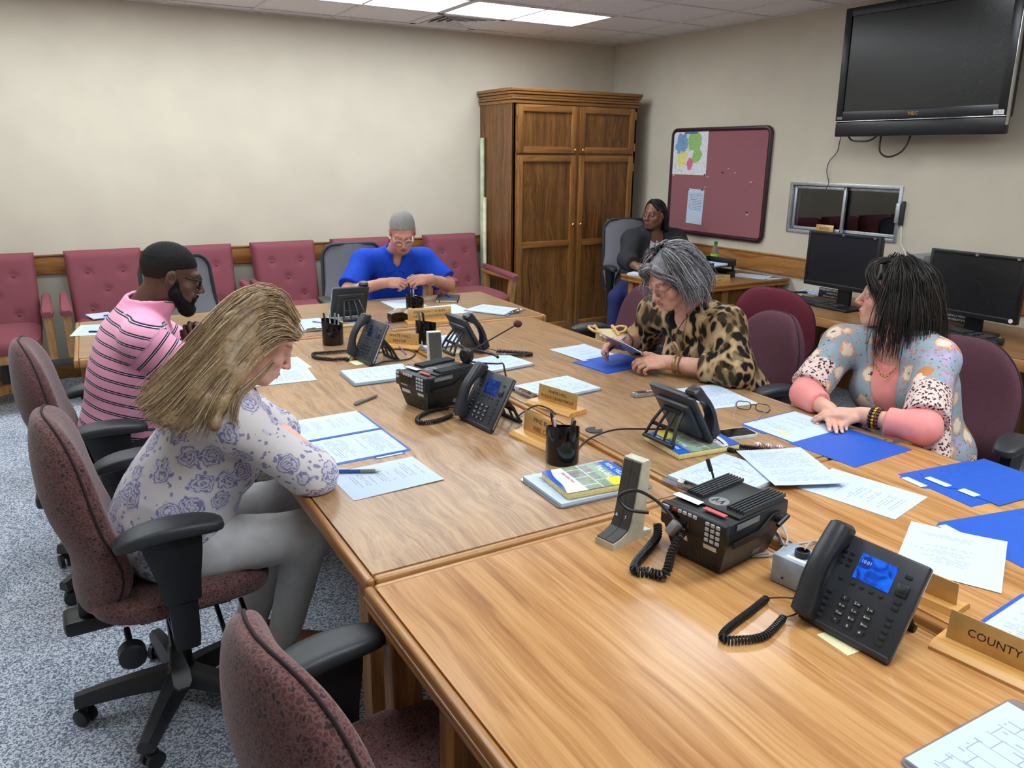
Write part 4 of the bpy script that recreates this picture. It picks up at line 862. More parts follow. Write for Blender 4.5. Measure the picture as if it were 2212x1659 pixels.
def coil(path, R, r, pitch, n=5, seg=8):
    """helical cord wound round a path"""
    P = catmull(path, 14); L = [0.0]
    for a, b in zip(P, P[1:]): L.append(L[-1] + (b - a).length)
    N = int(L[-1] / pitch * seg); out = []; k = 0; nrm = None
    for i in range(N + 1):
        s = L[-1] * i / N
        while k < len(L) - 2 and L[k + 1] < s: k += 1
        f = (s - L[k]) / max(1e-9, L[k + 1] - L[k]); p = P[k].lerp(P[k + 1], f); t = (P[k + 1] - P[k]).normalized()
        if nrm is None: nrm = t.orthogonal().normalized()
        nrm = (nrm - t * nrm.dot(t)).normalized(); bn = t.cross(nrm); a = 2 * PI * s / pitch
        out.append(p + (nrm * math.cos(a) + bn * math.sin(a)) * R)
    return MB().tube(out, r, n)
def desk_phone(label, x, y, rz, cordpath, scr, th=58, z=TZ, lead=None, digits=False, clock=False):
    t = thing('desk_phone', label, 'phone', (x, y, z), R_(rz), 'black desk phones')
    th = R_(th); c, s = math.cos(th), math.sin(th); rot = (th, 0, 0); F0 = (0, 0, 0.0175)
    W, L = 0.205, 0.19
    fp = lambda x_, v, n: (x_, v * c - n * s, 0.0175 + v * s + n * c)
    mb = MB(); mb.box((0.012, L / 2, -0.011), (W - 0.024, L, 0.020), 0.005)
    mb.box((-W / 2 + 0.026, L / 2, -0.016), (0.055, L - 0.004, 0.012), 0.004); mb.box((0, L / 2 - 0.01, -0.026), (W - 0.05, L - 0.05, 0.02), 0.008)
    mb.tube([(-W / 2 + 0.01, 0.0, -0.012), (W / 2 - 0.004, 0.0, -0.012)], 0.011, 10)
    body = mb.obj('body', m_phone, t, F0, rot)
    MB().tube([(W / 2 + 0.0005, 0.004, -0.010), (W / 2 + 0.0005, L - 0.004, -0.010)], 0.0028, 6).obj('trim_strip', m_silver, body, F0, rot) if False else MB().tube([fp(W / 2 + 0.0005, 0.004, -0.010), fp(W / 2 + 0.0005, L - 0.004, -0.010)], 0.0028, 6).obj('trim_strip', m_silver, t)
    # handset
    R = []
    for v, n, hw, hn in ((-0.004, 0.010, 0.016, 0.010), (0.002, 0.013, 0.0235, 0.020), (0.03, 0.016, 0.0245, 0.022), (0.048, 0.026, 0.023, 0.014), (0.07, 0.034, 0.0215, 0.011), (0.10, 0.037, 0.021, 0.0105), (0.13, 0.034, 0.0215, 0.011), (0.152, 0.026, 0.023, 0.014), (0.172, 0.016, 0.0245, 0.022), (0.198, 0.012, 0.0235, 0.020), (0.205, 0.008, 0.016, 0.010)):
        R.append([(-W / 2 + 0.0235 + hw * a, v, n + hn * b) for a, b in ((-1, -0.8), (-0.8, -1), (0.8, -1), (1, -0.8), (1, 0.35), (0.82, 0.75), (0.45, 1), (-0.45, 1), (-0.82, 0.75), (-1, 0.35))])
    MB().ring(R).obj('handset', m_handset, t, F0, rot)
    sc_ = MB().box((0.014, 0.138, -0.0002), (0.074, 0.053, 0.002)).obj('screen', scr, t, F0, rot, ang=0)
    if clock:
        MB().tube([(-0.008, 0.148, 0.0009), (-0.008, 0.148, 0.0012)], 0.0125, 24).obj('clock_disc', m_scr_disc, sc_, None, None).matrix_parent_inverse = Matrix()
        o = [k for k in sc_.children][0]; o.location = (0, 0, 0); o.rotation_euler = (0, 0, 0)
        lettering('10:01', 0.0105, plain('clock_digits', (120, 170, 250), 0.4, emis=(110, 160, 255), es=0.8), sc_, (-0.008, 0.149, 0.0013))
    keys = [(-0.018 + 0.0265 * q, 0.067 - 0.0158 * r, KEYW, r * 3 + q) for r in range(4) for q in range(3)]
    keys += [(-0.053, 0.067 - 0.0132 * r, KEYM, None) for r in range(5)] + [(-0.066, 0.012, KEYS, None)]
    keys += [(0.075, 0.070 - 0.0132 * r, KEYM, None) for r in range(5)] + [(0.075, 0.103, KEYM, None), (0.075, 0.0905, KEYM, None), (0.075, 0.156, KEYM, None)]
    keys += [(-0.017 + 0.0197 * q, 0.100, KEYS, None) for q in range(4)] + [(-0.043, 0.10, KEYS, None)]
    keys += [(-0.056 + 0.015 * q, 0.155 - 0.0125 * r, KEYS, None) for r in range(3) for q in range(2)]
    for kx, kv, km, d in keys:
        p = fp(kx, kv, -0.001); k = put('key', km, t, p, rot)
        if d is not None and digits:
            if d not in DIGM: DIGM[d] = text_mesh('lettering', DIG[d], 0.0075, m_ink_w, 0.0001)
            put('lettering', DIGM[d], k, (-0.003 if SUB[d] else 0, 0.0002, 0.0041))
            if SUB[d]:
                if (d, 1) not in DIGM: DIGM[(d, 1)] = text_mesh('lettering', SUB[d], 0.0036, m_ink_w, 0.0001)
                put('lettering', DIGM[(d, 1)], k, (0.0037, 0.0, 0.0041))
    mb = MB(); mb.box((0.074, 0.128, 0.0015), (0.024, 0.024, 0.005), 0.004); mb.box((0.074, 0.128, 0.004), (0.011, 0.011, 0.004), 0.003); mb.obj('navigation_pad', m_key, t, F0, rot)
    lettering('VOIP', 0.008, m_ink_w, t, fp(0.0, 0.178, 0.0002), rot) if False else None
    # rear stand with slots
    mb = MB(); a = Vector(fp(0, 0.125, -0.036)); f = Vector((0, 0.155, 0.008))
    for x0, x1, r in ((-0.042, -0.066, 0.006), (0.042, 0.066, 0.006), (-0.016, -0.024, 0.005), (0.016, 0.024, 0.005)):
        mb.tube([a + Vector((x0, 0, 0)), a.lerp(f, 0.5) + Vector(((x0 + x1) / 2, 0.008, 0)), f + Vector((x1, 0, 0))], [r, r, r * 0.9], 6)
    for q, w in ((0.04, 0.042), (0.55, 0.056)): mb.box(tuple(a.lerp(f, q) + Vector((0, 0.005, 0))), (2 * w, 0.008, 0.014), 0.003)
    mb.tube([f + Vector((-0.07, 0, 0)), f + Vector((0.07, 0, 0))], 0.0075, 10)
    mb.obj('stand', m_black, t)
    if cordpath:
        inv = Matrix.Rotation(-R_(rz), 3, 'Z'); o = Vector((x, y, z))
        loc = [inv @ (Vector(p) - o) for p in cordpath]
        coil(loc, 0.0062, 0.0026, 0.0068).obj('coiled_cord', m_black, t, ang=0)
        P0, P1 = Vector((-W / 2 + 0.015, 0.0, 0.02)), Vector((-W / 2 + 0.005, 0.03, 0.03))
        lt = MB(); lt.tube(catmull([loc[0], (loc[0] + P1) / 2 + Vector((0, 0, 0.004)), P1], 6), 0.0018, 6); lt.tube(catmull([loc[-1], (loc[-1] + P0) / 2 - Vector((0, 0, min(0.004, loc[-1].z * 0.3))), P0], 6), 0.0018, 6); lt.obj('cord_lead', m_black, t)
    return t
def cord(*px, dz=0.009): return [T(u, v, dz) for u, v in px]
desk_phone('black desk phone with bright blue screen nearest the camera, clock reading 10:01', 1.236, 0.833, -85.2, cord((1655, 1300), (1625, 1325), (1570, 1368), (1562, 1388), (1600, 1390), (1650, 1382), (1685, 1350), (1690, 1342)), m_scr_on, 58, digits=True, clock=True)
desk_phone('black desk phone with blue screen between the headset radio and the FIRE CHIEF plate', 1.188, 2.305, -83.7, cord((968, 885), (930, 893), (903, 908), (908, 918), (940, 915), (965, 907), (975, 900)), m_scr_mid, 60, digits=True)
desk_phone('black desk phone with faint screen right of the pen cup near the blonde woman', 1.138, 3.325, -83.7, cord((752, 762), (700, 766), (678, 768), (682, 776), (715, 780), (745, 779), (752, 782)), m_scr_low, 64)
desk_phone('black desk phone standing on a phone book, turned to the dark-haired woman', 1.765, 1.825, 92, cord((1568, 968), (1600, 970), (1640, 975), (1662, 980), (1640, 984), (1590, 980), (1572, 975)), m_scr_low, 58, TZ + 0.024)
desk_phone('black desk phone seen from behind, right of the pen cup near the tape dispenser', 1.715, 3.305, 93, cord((1073, 762), (1110, 764), (1142, 767), (1146, 770), (1120, 772), (1075, 772)), m_scr_low, 60)
desk_phone('black desk phone seen from behind on the far table, left of the man in blue', 1.395, 4.27, 178, None, m_scr_low, 62, TZ + 0.024)

# pens
def pen(name, label, p0, p1, mats, r=0.0048, grp=None, cat='pen'):
    p0, p1 = Vector(p0), Vector(p1); d = p1 - p0; L = d.length
    t = bpy.data.objects.new(name, None); COL.objects.link(t); t.location = p0; t.rotation_euler = d.to_track_quat('Z', 'Y').to_euler(); tag(t, label, cat, grp)
    MB().tube([(0, 0, 0), (0, 0, 0.004), (0, 0, L * 0.55)], [r * 0.8, r, r], 12).obj('barrel', mats[0], t)
    MB().tube([(0, 0, L * 0.55), (0, 0, L * 0.86)], r * 1.08, 12).obj('grip', mats[1], t)
    MB().tube([(0, 0, L * 0.86), (0, 0, L * 0.97), (0, 0, L)], [r * 0.95, r * 0.3, r * 0.12], 12).obj('tip', mats[2], t)
    MB().box((0, r * 1.5, L * 0.17), (0.004, 0.0018, L * 0.3), 0.0006).obj('clip', mats[2], t)
    return t
m_bluepen = plain('pen_blue', (50, 80, 150), 0.25); m_brightblue = plain('pen_bright_blue', (30, 50, 200), 0.3); m_penGrey = plain('pen_grey', (120, 120, 120), 0.4); m_clearpen = plain('pen_clear', (190, 194, 200), 0.25)
m_redpen = plain('pen_red', (160, 30, 40), 0.35)

# slanted pen cups with dividers
def pen_cup(label, p, rz, pens, r=0.052, h=0.128, slant=0.028):
    t = thing('pen_cup', label, 'pen cup', p, rz, 'black pen cups')
    n = 36; mb = MB(); V = []; F = []
    ring = lambda rr, f: [(rr * math.cos(2 * PI * j / n), rr * math.sin(2 * PI * j / n), f(rr * math.sin(2 * PI * j / n))) for j in range(n)]
    top = lambda y: h - slant * 0.5 + slant * 0.5 * y / r
    mb.ring([ring(r * 0.97, lambda y: 0.0), ring(r, lambda y: 0.004), ring(r, lambda y: top(y)), ring(r - 0.001, lambda y: top(y) + 0.002), ring(r - 0.0035, lambda y: top(y) + 0.001), ring(r - 0.004, lambda y: 0.01)], True, True)
    mb.obj('shell', m_black_gloss, t)
    mb = MB(); mb.box((0, -0.006, h * 0.38), (2 * r - 0.010, 0.002, h * 0.74)); mb.box((0.0, 0.022, h * 0.42), (0.002, 0.05, h * 0.8)); mb.obj('divider', m_black, t, ang=0)
    cr, sr = math.cos(rz), math.sin(rz)
    for k, (x, y, lx, ly, L, mt, lab) in enumerate(pens):
        q = lambda x_, y_, z_: Vector((p[0] + x_ * cr - y_ * sr, p[1] + x_ * sr + y_ * cr, p[2] + z_))
        b = q(x, y, 0.014); d = Vector((lx * cr - ly * sr, lx * sr + ly * cr, 1)).normalized()
        pen('pen', lab, b + d * L, b, mt, 0.0045, 'pens standing in the cups')
    return t
K1, K2, K3, K4 = (m_black, m_black, m_silver), (m_clearpen, m_white, m_silver), (m_redpen, m_clearpen, m_silver), (m_penGrey, m_black, m_silver)
pen_cup('glossy black pen cup beside the FIRE CHIEF plate, largest in view', T(1214, 996), 2.6, [
    (-0.02, 0.025, -0.1, 0.1, 0.135, K1, 'black pen leaning in the largest pen cup'), (0.015, 0.028, 0.12, 0.05, 0.14, K3, 'red-barrelled pen in the largest pen cup'),
    (0.022, 0.02, 0.05, 0.12, 0.14, K2, 'clear grey pen in the largest pen cup, next to the red one'), (0.01, -0.025, 0.2, -0.1, 0.135, K1, 'black marker lying against the rim of the largest pen cup'), (-0.025, -0.022, -0.05, -0.1, 0.12, K4, 'short dark pen in the largest pen cup')])
pen_cup('glossy black pen cup left of the phone with the faint screen', T(720, 743), 1.0, [
    (0.02, 0.015, 0.15, 0.05, 0.15, K2, 'white pen in the cup near the blonde woman'), (-0.01, 0.025, 0.05, 0.1, 0.145, K1, 'black pen in the cup near the blonde woman'), (0.01, 0.0, 0.2, -0.05, 0.14, K4, 'grey pen in the cup near the blonde woman'), (0.025, -0.02, 0.2, 0.0, 0.13, K2, 'silver-clipped pen in the cup near the blonde woman')])
pen_cup('glossy black pen cup in front of the JEFFERSON COUNTY plate', T(921, 743), 2.2, [(0.01, 0.01, 0.1, 0.15, 0.16, K4, 'grey pen in the cup in front of the JEFFERSON COUNTY plate'), (-0.01, 0.02, 0.05, 0.1, 0.155, K1, 'black pen in the cup in front of the JEFFERSON COUNTY plate')])
pen_cup('glossy black pen cup on the far table in front of the man in blue', T(897, 682), 1.4, [(0.0, 0.02, -0.12, 0.1, 0.185, K1, 'long black marker in the cup in front of the man in blue'), (0.02, 0.0, 0.1, 0.0, 0.14, K2, 'white-capped pen in the cup in front of the man in blue'), (0.03, 0.012, 0.1, 0.05, 0.137, K2, 'clear pen in the cup in front of the man in blue')])

# name plates on the conference tables
def plate_px(label, l, r, lines, w, **k):
    a, b = T(*l), T(*r); d = b - a; return nameplate(label, (a + b) / 2 + Vector((0, 0, 0)), math.atan2(d.y, d.x), w, lines, **k)
plate_px('gold plate reading JEFFERSON COUNTY OEM COORDINATOR on the far table', (886, 699), (972, 693), ['JEFFERSON COUNTY', 'OEM COORDINATOR'], 0.255, h=0.07, ts=0.020)
plate_px('gold plate reading WHITE HALL MAYOR behind the phone with the faint screen', (838, 748), (888, 752), ['WHITE HALL', 'MAYOR'], 0.20, h=0.06, ts=0.02)
pA = T(1136, 862); pB = T(1250, 900)
nameplate('gold plate reading WHITE HALL POLICE DEPARTMENT right of the centre seam', (1.555, 2.34, TZ), R_(-77), 0.20, ['WHITE HALL', 'POLICE DEPARTMENT'], h=0.062, ts=0.017, d=0.10)
nameplate('gold plate reading PINE BLUFF FIRE CHIEF behind the largest pen cup', (1.315, 2.055, TZ), R_(-83), 0.215, ['PINE BLUFF', 'FIRE CHIEF'], h=0.07, ts=0.023, d=0.10)
nameplate('gold plate reading COUNTY SHERIFF at the right edge of the near table', (1.425, 0.60, TZ), R_(-82), 0.25, ['COUNTY SHERIFF'], h=0.062, ts=0.0225, d=0.075)
nameplate('plate seen edge-on behind the nearest phone', (1.535, 0.86, TZ), R_(97), 0.16, ['PINE BLUFF', 'POLICE CHIEF'], h=0.055, ts=0.018)
nameplate('small plate half hidden behind the beige desk microphone in the middle', (1.43, 2.93, TZ), R_(-80), 0.15, ['RED CROSS'], h=0.05, ts=0.018)

# clipboards: clear acrylic board, paper block, steel clip
m_acrylic, nt, b = newmat('clear_acrylic'); setp(b, 0.06); b.inputs['Transmission Weight'].default_value = 0.85; b.inputs['Base Color'].default_value = lin((214, 216, 228)); b.inputs['IOR'].default_value = 1.35
def clipboard(label, c, rz, kind='form', n=0.006, z=0.0, dx=0.0, dy=-0.006):
    t = thing('clipboard', label, 'clipboard', (c[0], c[1], TZ + z), rz, 'clear clipboards')
    MB().prism(rrect(0.229, 0.318, 0.015), 0.0005, 0.0035).obj('board', m_acrylic, t, ang=0)
    sheet_o = MB().box((dx, dy - 0.004, 0.0036 + n / 2), (0.2159, 0.2794, n)).obj('paper_block', m_paper, t, ang=0)
    MB().box((0, 0, 0), (0.2155, 0.279, 0.0005)).obj('top_form', PM[kind], sheet_o, (dx, dy - 0.004, 0.0036 + n + 0.0003), ang=0)
    mb = MB(); zz = 0.004 + n; yy = 0.139
    mb.ring([[(x, yy + y, z_) for y, z_ in ((-0.022, zz), (-0.012, zz + 0.006), (0.004, zz + 0.012), (0.014, zz + 0.004), (0.014, 0.0035), (0.008, 0.0035), (0.0, zz + 0.004), (-0.02, zz - 0.001))] for x in (-0.055, -0.02, 0.02, 0.055)])
    mb.tube([(-0.058, yy, zz + 0.007), (0.058, yy, zz + 0.007)], 0.0045, 10)
    O = [(-0.032, 0.008), (0.032, 0.008), (0.022, 0.032), (0.010, 0.034), (0.008, 0.026), (-0.008, 0.026), (-0.010, 0.034), (-0.022, 0.032)]
    mb.prism([(x, y + yy) for x, y in O], zz + 0.012, zz + 0.0135); mb.tube([(-0.02, yy + 0.03, zz + 0.013), (-0.02, yy + 0.045, zz + 0.016), (0.02, yy + 0.045, zz + 0.016), (0.02, yy + 0.03, zz + 0.013)], 0.002, 6)
    mb.obj('clip', m_chrome, t); return t
clipboard('clear clipboard under the colourful phone book', (1.245, 1.705), R_(-92), 'form', 0.008)
clipboard('clear clipboard with loose papers fanned over it, left of the blue folders', (1.625, 1.535), R_(100), 'form', 0.008)
clipboard('clear clipboard above the WHITE HALL POLICE plate', (1.685, 2.545), R_(95), 'form', 0.008)
clipboard('clear clipboard left of the radio that carries the headset', (1.145, 3.075), R_(-92), 'form', 0.010)
clipboard('clear clipboard right of the upright beige microphone in the middle', (1.645, 3.0), R_(97), 'form', 0.008)
clipboard('clear clipboard on the far table holding glasses-like steel clip toward the camera', T(1068, 671), R_(-150), 'sparse', 0.004)
clipboard('clear clipboard under the phone seen from behind, near the tape dispenser', (1.63, 3.52), R_(94), 'text', 0.003)
clipboard('clear clipboard at the left part of the far table beside the phone book', T(667, 704), R_(-178), 'text', 0.004)
clipboard('clear clipboard with a ruled form at the lower right corner of the photo', (1.20, 0.455), R_(-91), 'form', 0.005)

# phone books
m_cover, nt, b = newmat('phone_book_cover'); setp(b, 0.25)
tc = nd(nt, 'TexCoord').outputs['Object']; s = nd(nt, 'SeparateXYZ', {0: tc}); X, Y = s.outputs[0], s.outputs[1]
br = nd(nt, 'TexBrick', {'Vector': tc, 'Scale': 1.0, 'Brick Width': 0.055, 'Row Height': 0.05, 'Mortar Size': 0.0018, 'Color1': lin((60, 120, 50)), 'Color2': lin((120, 70, 110)), 'Mortar': lin((240, 240, 240))}, offset=0.4)
nz = nd(nt, 'TexNoise', {'Vector': tc, 'Scale': 60.0, 'Detail': 4.0}).outputs['Color']
cc = mixc(nt, 0.45, br.outputs['Color'], nz)
cc = mixc(nt, math_(nt, 'GREATER_THAN', Y, 0.075), cc, (32, 104, 214))
cc = mixc(nt, math_(nt, 'MULTIPLY', math_(nt, 'GREATER_THAN', Y, 0.03), math_(nt, 'LESS_THAN', Y, 0.06)), cc, mixc(nt, nz, (200, 214, 60), (90, 150, 200)))
cc = mixc(nt, math_(nt, 'MULTIPLY', math_(nt, 'GREATER_THAN', X, 0.03), math_(nt, 'MULTIPLY', math_(nt, 'GREATER_THAN', Y, 0.035), math_(nt, 'LESS_THAN', Y, 0.08))), cc, (240, 226, 60))
cc = mixc(nt, math_(nt, 'LESS_THAN', Y, -0.048), cc, (226, 228, 232))
cc = mixc(nt, math_(nt, 'LESS_THAN', math_(nt, 'ADD', Y, math_(nt, 'MULTIPLY', math_(nt, 'ABSOLUTE', X), math_(nt, 'MULTIPLY', X, 2.5))), -0.098), cc, (40, 90, 190))
nt.links.new(cc, b.inputs['Base Color'])
m_pages = plain('phone_book_pages', (226, 214, 150), 0.8, var=0.08, vscale=200)
m_redprint = plain('red_print', (200, 40, 50), 0.5); m_blueprint = plain('white_print', (235, 240, 250), 0.5)
def phone_book(label, p, rz, w=0.165, h=0.225, t_=0.022):
    t = thing('phone_book', label, 'phone book', p, rz, 'phone books')
    MB().box((0, 0, t_ / 2), (w - 0.002, h - 0.002, t_ - 0.002), 0.003).obj('pages', m_pages, t)
    cv = MB().box((0, 0, 0), (w, h, 0.0012)).obj('cover', m_cover, t, (0, 0, t_ - 0.0002), ang=0)
    lettering('TRAVEL', 0.026, m_blueprint, cv, (-0.012, 0.054, 0.0008), (0, 0, 0)); lettering('REAL YELLOW', 0.02, m_blueprint, cv, (0, 0.094, 0.0008)); lettering('800.648.2941', 0.014, m_redprint, cv, (-0.012, -0.062, 0.0008))
    return t
phone_book('colourful phone book lying on a clear clipboard behind the beige microphone', (1.238, 1.682, TZ + 0.0128), R_(-96))
phone_book('phone book under the desk phone turned to the dark-haired woman', (1.735, 1.80, TZ), R_(84), 0.20, 0.24)
phone_book('phone book under the desk phone on the far table', (1.385, 4.19, TZ), R_(178), 0.24, 0.20)

# loose papers (bottom-left, bottom-right, top-right, top-left of the page)
def page(label, q, mat, z=0.0005, name='paper_sheet', **k):
    c, a = quad(*q); return sheet(name, label, (c.x, c.y, TZ), a, mat, z=z, **k)
page('agenda sheet in front of the blonde woman with a blue pen lying on it', ((698, 1025), (768, 1080), (963, 1038), (893, 988)), PM['sparse'], bend=0.004)
page('typed sheet between the two people on the left, lower of the two', ((520, 795), (545, 850), (703, 831), (640, 790)), PM['text'], z=0.0012)
page('typed sheet between the two people on the left, upper of the two', ((520, 775), (560, 822), (675, 806), (612, 764)), PM['text'], z=0.0005)
page('printed sheet on the left end of the far table with a pen on it', ((163, 722), (250, 716), (255, 705), (175, 706)), PM['text'])
page('blank sheet half behind the pen cup in front of the man in blue', ((860, 668), (925, 662), (885, 646), (820, 650)), m_paper)
page('blank sheet under the clipboard on the far table', ((952, 681), (1022, 672), (985, 659), (918, 664)), m_paper, bend=0.003)
page('curled sheet beside the pen-holding hand of the woman in leopard print', ((1243, 778), (1185, 759), (1278, 748), (1340, 765)), PM['sparse'], bend=0.006)
page('typed sheets behind the phone that stands on a phone book', ((1510, 884), (1640, 864), (1568, 832), (1447, 848)), PM['text'], bend=0.003)
page('stapled typed pages fanned over the clipboard, left of the blue folders', ((1640, 1056), (1835, 1045), (1757, 982), (1578, 992)), PM['text'], z=0.0152, bend=0.006, t=0.0012)
page('typed pages lying between the fanned pages and the nearest phone', ((1925, 1124), (2000, 1072), (1806, 1010), (1722, 1058)), PM['sparse'], z=0.0004, t=0.0014)
page('curled agenda sheet at the right edge behind the nearest phone', ((1912, 1188), (2198, 1296), (2208, 1180), (1930, 1143)), PM['sparse'], z=0.0014, bend=0.008)
# blue folders
m_blue = plain('blue_card', (28, 86, 190), 0.45, grain=0.12, gscale=350, var=0.03)
def folder_mesh(w, h, tab=0.0, tw=0.09, tx=0.0, t=0.0012):
    O = [(-w / 2, -h / 2), (w / 2, -h / 2), (w / 2, h / 2)]
    if tab: O += [(tx + tw / 2 + 0.008, h / 2), (tx + tw / 2, h / 2 + tab), (tx - tw / 2, h / 2 + tab), (tx - tw / 2 - 0.008, h / 2)]
    O += [(-w / 2, h / 2)]
    return MB().prism(O, 0, t)
t = thing('folder', 'open blue folder with two white pages in front of the blonde woman', 'folder', (0.752, 2.425, TZ), R_(1.5), 'blue folders')
mb = MB(); mb.prism(rrect(0.30, 0.232, 0.01, 3, 0, -0.117), 0, 0.0012); mb.prism(rrect(0.30, 0.232, 0.01, 3, 0, 0.117), 0, 0.0012); mb.box((0, 0, 0.0006), (0.30, 0.01, 0.0012)); mb.box((0.07, -0.238, 0.0006), (0.10, 0.018, 0.0012)); mb.obj('cover', m_blue, t, ang=0)
MB().box((0.07, -0.243, 0.0016), (0.088, 0.010, 0.0008)).obj('tab_label', m_paper, t, ang=0)
for y, kd in ((0.124, 'sparse'), (-0.113, 'text')): MB().box((0, 0, 0), (0.2159, 0.2794, 0.0012)).obj('page', PM[kd], t, (0.0, y, 0.002), (0, 0, -PI / 2), ang=0)
t = thing('folder', 'closed blue folder under the hands of the woman in leopard print', 'folder', (2.155, 2.77, TZ), R_(96), 'blue folders')
mb = folder_mesh(0.235, 0.30); mb.obj('cover', m_blue, t, ang=0)
MB().prism([(-0.115, -0.148), (0.115, -0.148), (0.115, 0.148), (-0.115, 0.148)], 0.0014, 0.0035).obj('back_cover', m_blue, t, ang=0)
t = thing('folder', 'open blue folder in front of the dark-haired woman, one page with a yellow sticker', 'folder', (2.185, 1.645, TZ), R_(92), 'blue folders')
mb = MB(); mb.prism([(-0.235, -0.15), (0.235, -0.15), (0.235, 0.13), (0.215, 0.15), (0.12, 0.15), (0.11, 0.137), (0.02, 0.137), (0.01, 0.15), (-0.235, 0.15)], 0, 0.0014); mb.obj('cover', m_blue, t, ang=0)
pg = MB().box((0, 0, 0), (0.2159, 0.2794, 0.001)).obj('page', PM['sparse'], t, (0.118, -0.005, 0.002), (0, 0, PI), ang=0)
MB().box((0.03, -0.09, 0.0009), (0.05, 0.022, 0.0006)).obj('sticker', plain('pale_yellow_label', (226, 226, 150), 0.6), pg, ang=0)
for k, (x, y, a, lab) in enumerate(((2.245, 1.165, 82, 'blue folder with white tab labels, lower one of the pair at the right edge'), (2.31, 1.14, 86, 'blue folder lying on another one at the right edge, below the plum chair arm'), (2.03, 0.90, 78, 'blue folder with one white tab, half under the curled agenda sheet'))):
    t = thing('folder', lab, 'folder', (x, y, TZ + (0.0016 if k == 1 else 0.0)), R_(a), 'blue folders')
    # local +Y points to -X of the room: tab side faces the seam
    folder_mesh(0.245, 0.30, 0.016, 0.085, 0.06 if k != 2 else 0.07).obj('cover', m_blue, t, ang=0)
    tx = 0.06 if k != 2 else 0.07
    MB().box((tx, 0.155, 0.0016), (0.072, 0.026, 0.0008)).obj('tab_label', m_paper, t, ang=0)
    if k == 1: MB().box((-0.03, 0.145, 0.0016), (0.05, 0.030, 0.0008)).obj('tab_label', m_paper, t, ang=0)
t = thing('folder', 'blue-edged clear folder behind the COUNTY SHERIFF plate at the right edge', 'folder', (1.60, 0.62, TZ), R_(95), 'blue folders')
MB().prism(rrect(0.235, 0.30, 0.008), 0, 0.0015).obj('cover', m_blue, t, ang=0); MB().box((0, 0, 0), (0.2159, 0.2794, 0.001)).obj('page', PM['text'], t, (0.0, -0.01, 0.0022), ang=0)
# sticky notes
m_yellow = plain('pale_yellow_note', (228, 222, 176), 0.7, var=0.02)
for q, lab in ((((1768, 1370), (1840, 1416), (1885, 1400), (1815, 1350)), 'yellow sticky note under the nearest phone'), (((755, 782), (768, 790), (800, 784), (785, 776)), 'yellow sticky note under the phone with the faint screen'), (((960, 757), (985, 764), (1005, 762), (985, 755)), 'pale note under the phone seen from behind in the middle')):
    c, a = quad(*q); sheet('sticky_note', lab, (c.x, c.y, TZ), a, m_yellow, 0.076, 0.076, 'note', 'sticky notes')

# pens lying about
Z5 = 0.006
pen('pen', 'blue retractable pen with grey grip lying on the agenda sheet', T(722, 1024, Z5 + 0.002), T(826, 1022, Z5 + 0.002), (m_bluepen, m_penGrey, m_silver), 0.0058, 'loose pens')
pen('marker', 'grey marker lying on the bare table left of the radio with the headset', T(766, 877, Z5), T(817, 856, Z5), (m_penGrey, m_penGrey, m_penGrey), 0.006, cat='marker')
pen('pen', 'dark pen on the sheet at the left end of the far table', T(192, 719, Z5), T(240, 718, Z5), (m_dark, m_dark, m_silver), 0.0045, 'loose pens')
t = thing('notebook', 'black notebook with elastic band and cream pages in front of the man in blue', 'notebook', T(967, 648), R_(-30))
MB().box((0, 0, 0.009), (0.135, 0.20, 0.014)).obj('pages', plain('cream_pages', (222, 210, 170), 0.8), t, ang=0)
mb = MB(); mb.box((0, 0, 0.001), (0.142, 0.208, 0.002), 0.0008); mb.box((0, 0, 0.017), (0.142, 0.208, 0.002), 0.0008); mb.box((0.071, 0, 0.009), (0.002, 0.208, 0.018), 0.0008); mb.obj('cover', m_dark, t)
MB().box((-0.045, 0, 0.009), (0.006, 0.2095, 0.0195), 0.0005).obj('elastic_band', m_black, t)
pen('pen', 'bright blue pen lying on the black notebook', T(963, 643, 0.022), T(973, 649, 0.022), (m_brightblue, m_brightblue, m_brightblue), 0.005, 'loose pens')
tag(sheet('notepad', 'white notepad on the seat of the rose armchair at the left', (0.22, 6.16, 0.535), 0.2, m_paper, 0.15, 0.20, t=0.006), 'white notepad on the seat of the rose armchair at the left', 'notepad')
pen('pen', 'blue pen lying on the white notepad on the armchair seat', (0.235, 6.10, 0.547), (0.345, 6.13, 0.547), (m_brightblue, m_brightblue, m_silver), 0.005, 'loose pens')

# tape dispenser
t = thing('tape_dispenser', 'black and silver tape dispenser beside the JEFFERSON COUNTY plate', 'tape dispenser', T(866, 693), R_(-175))
prof = [(-0.072, 0.0), (0.066, 0.0), (0.072, 0.02), (0.070, 0.048), (0.05, 0.054), (0.0, 0.052), (-0.03, 0.036), (-0.052, 0.05), (-0.07, 0.062), (-0.076, 0.056), (-0.066, 0.03)]
mb = MB(); mb.ring([[(x, y, z) for x, z in prof] for y in (-0.026, 0.026)]); mb.obj('body', m_black_gloss, t)
mb = MB(); mb.ring([[(x, y, z) for x, z in ((0.07, 0.0485), (0.05, 0.0545), (0.0, 0.0525), (-0.03, 0.0365), (-0.052, 0.0505), (-0.07, 0.0625), (-0.07, 0.066), (-0.05, 0.054), (-0.03, 0.040), (0.0, 0.056), (0.05, 0.058), (0.072, 0.050))] for y in (-0.027, 0.027)]); mb.obj('top_shell', m_silver, t)
MB().tube([(0.022, -0.010, 0.052), (0.022, 0.010, 0.052)], 0.024, 24).obj('tape_roll', m_beige, t)

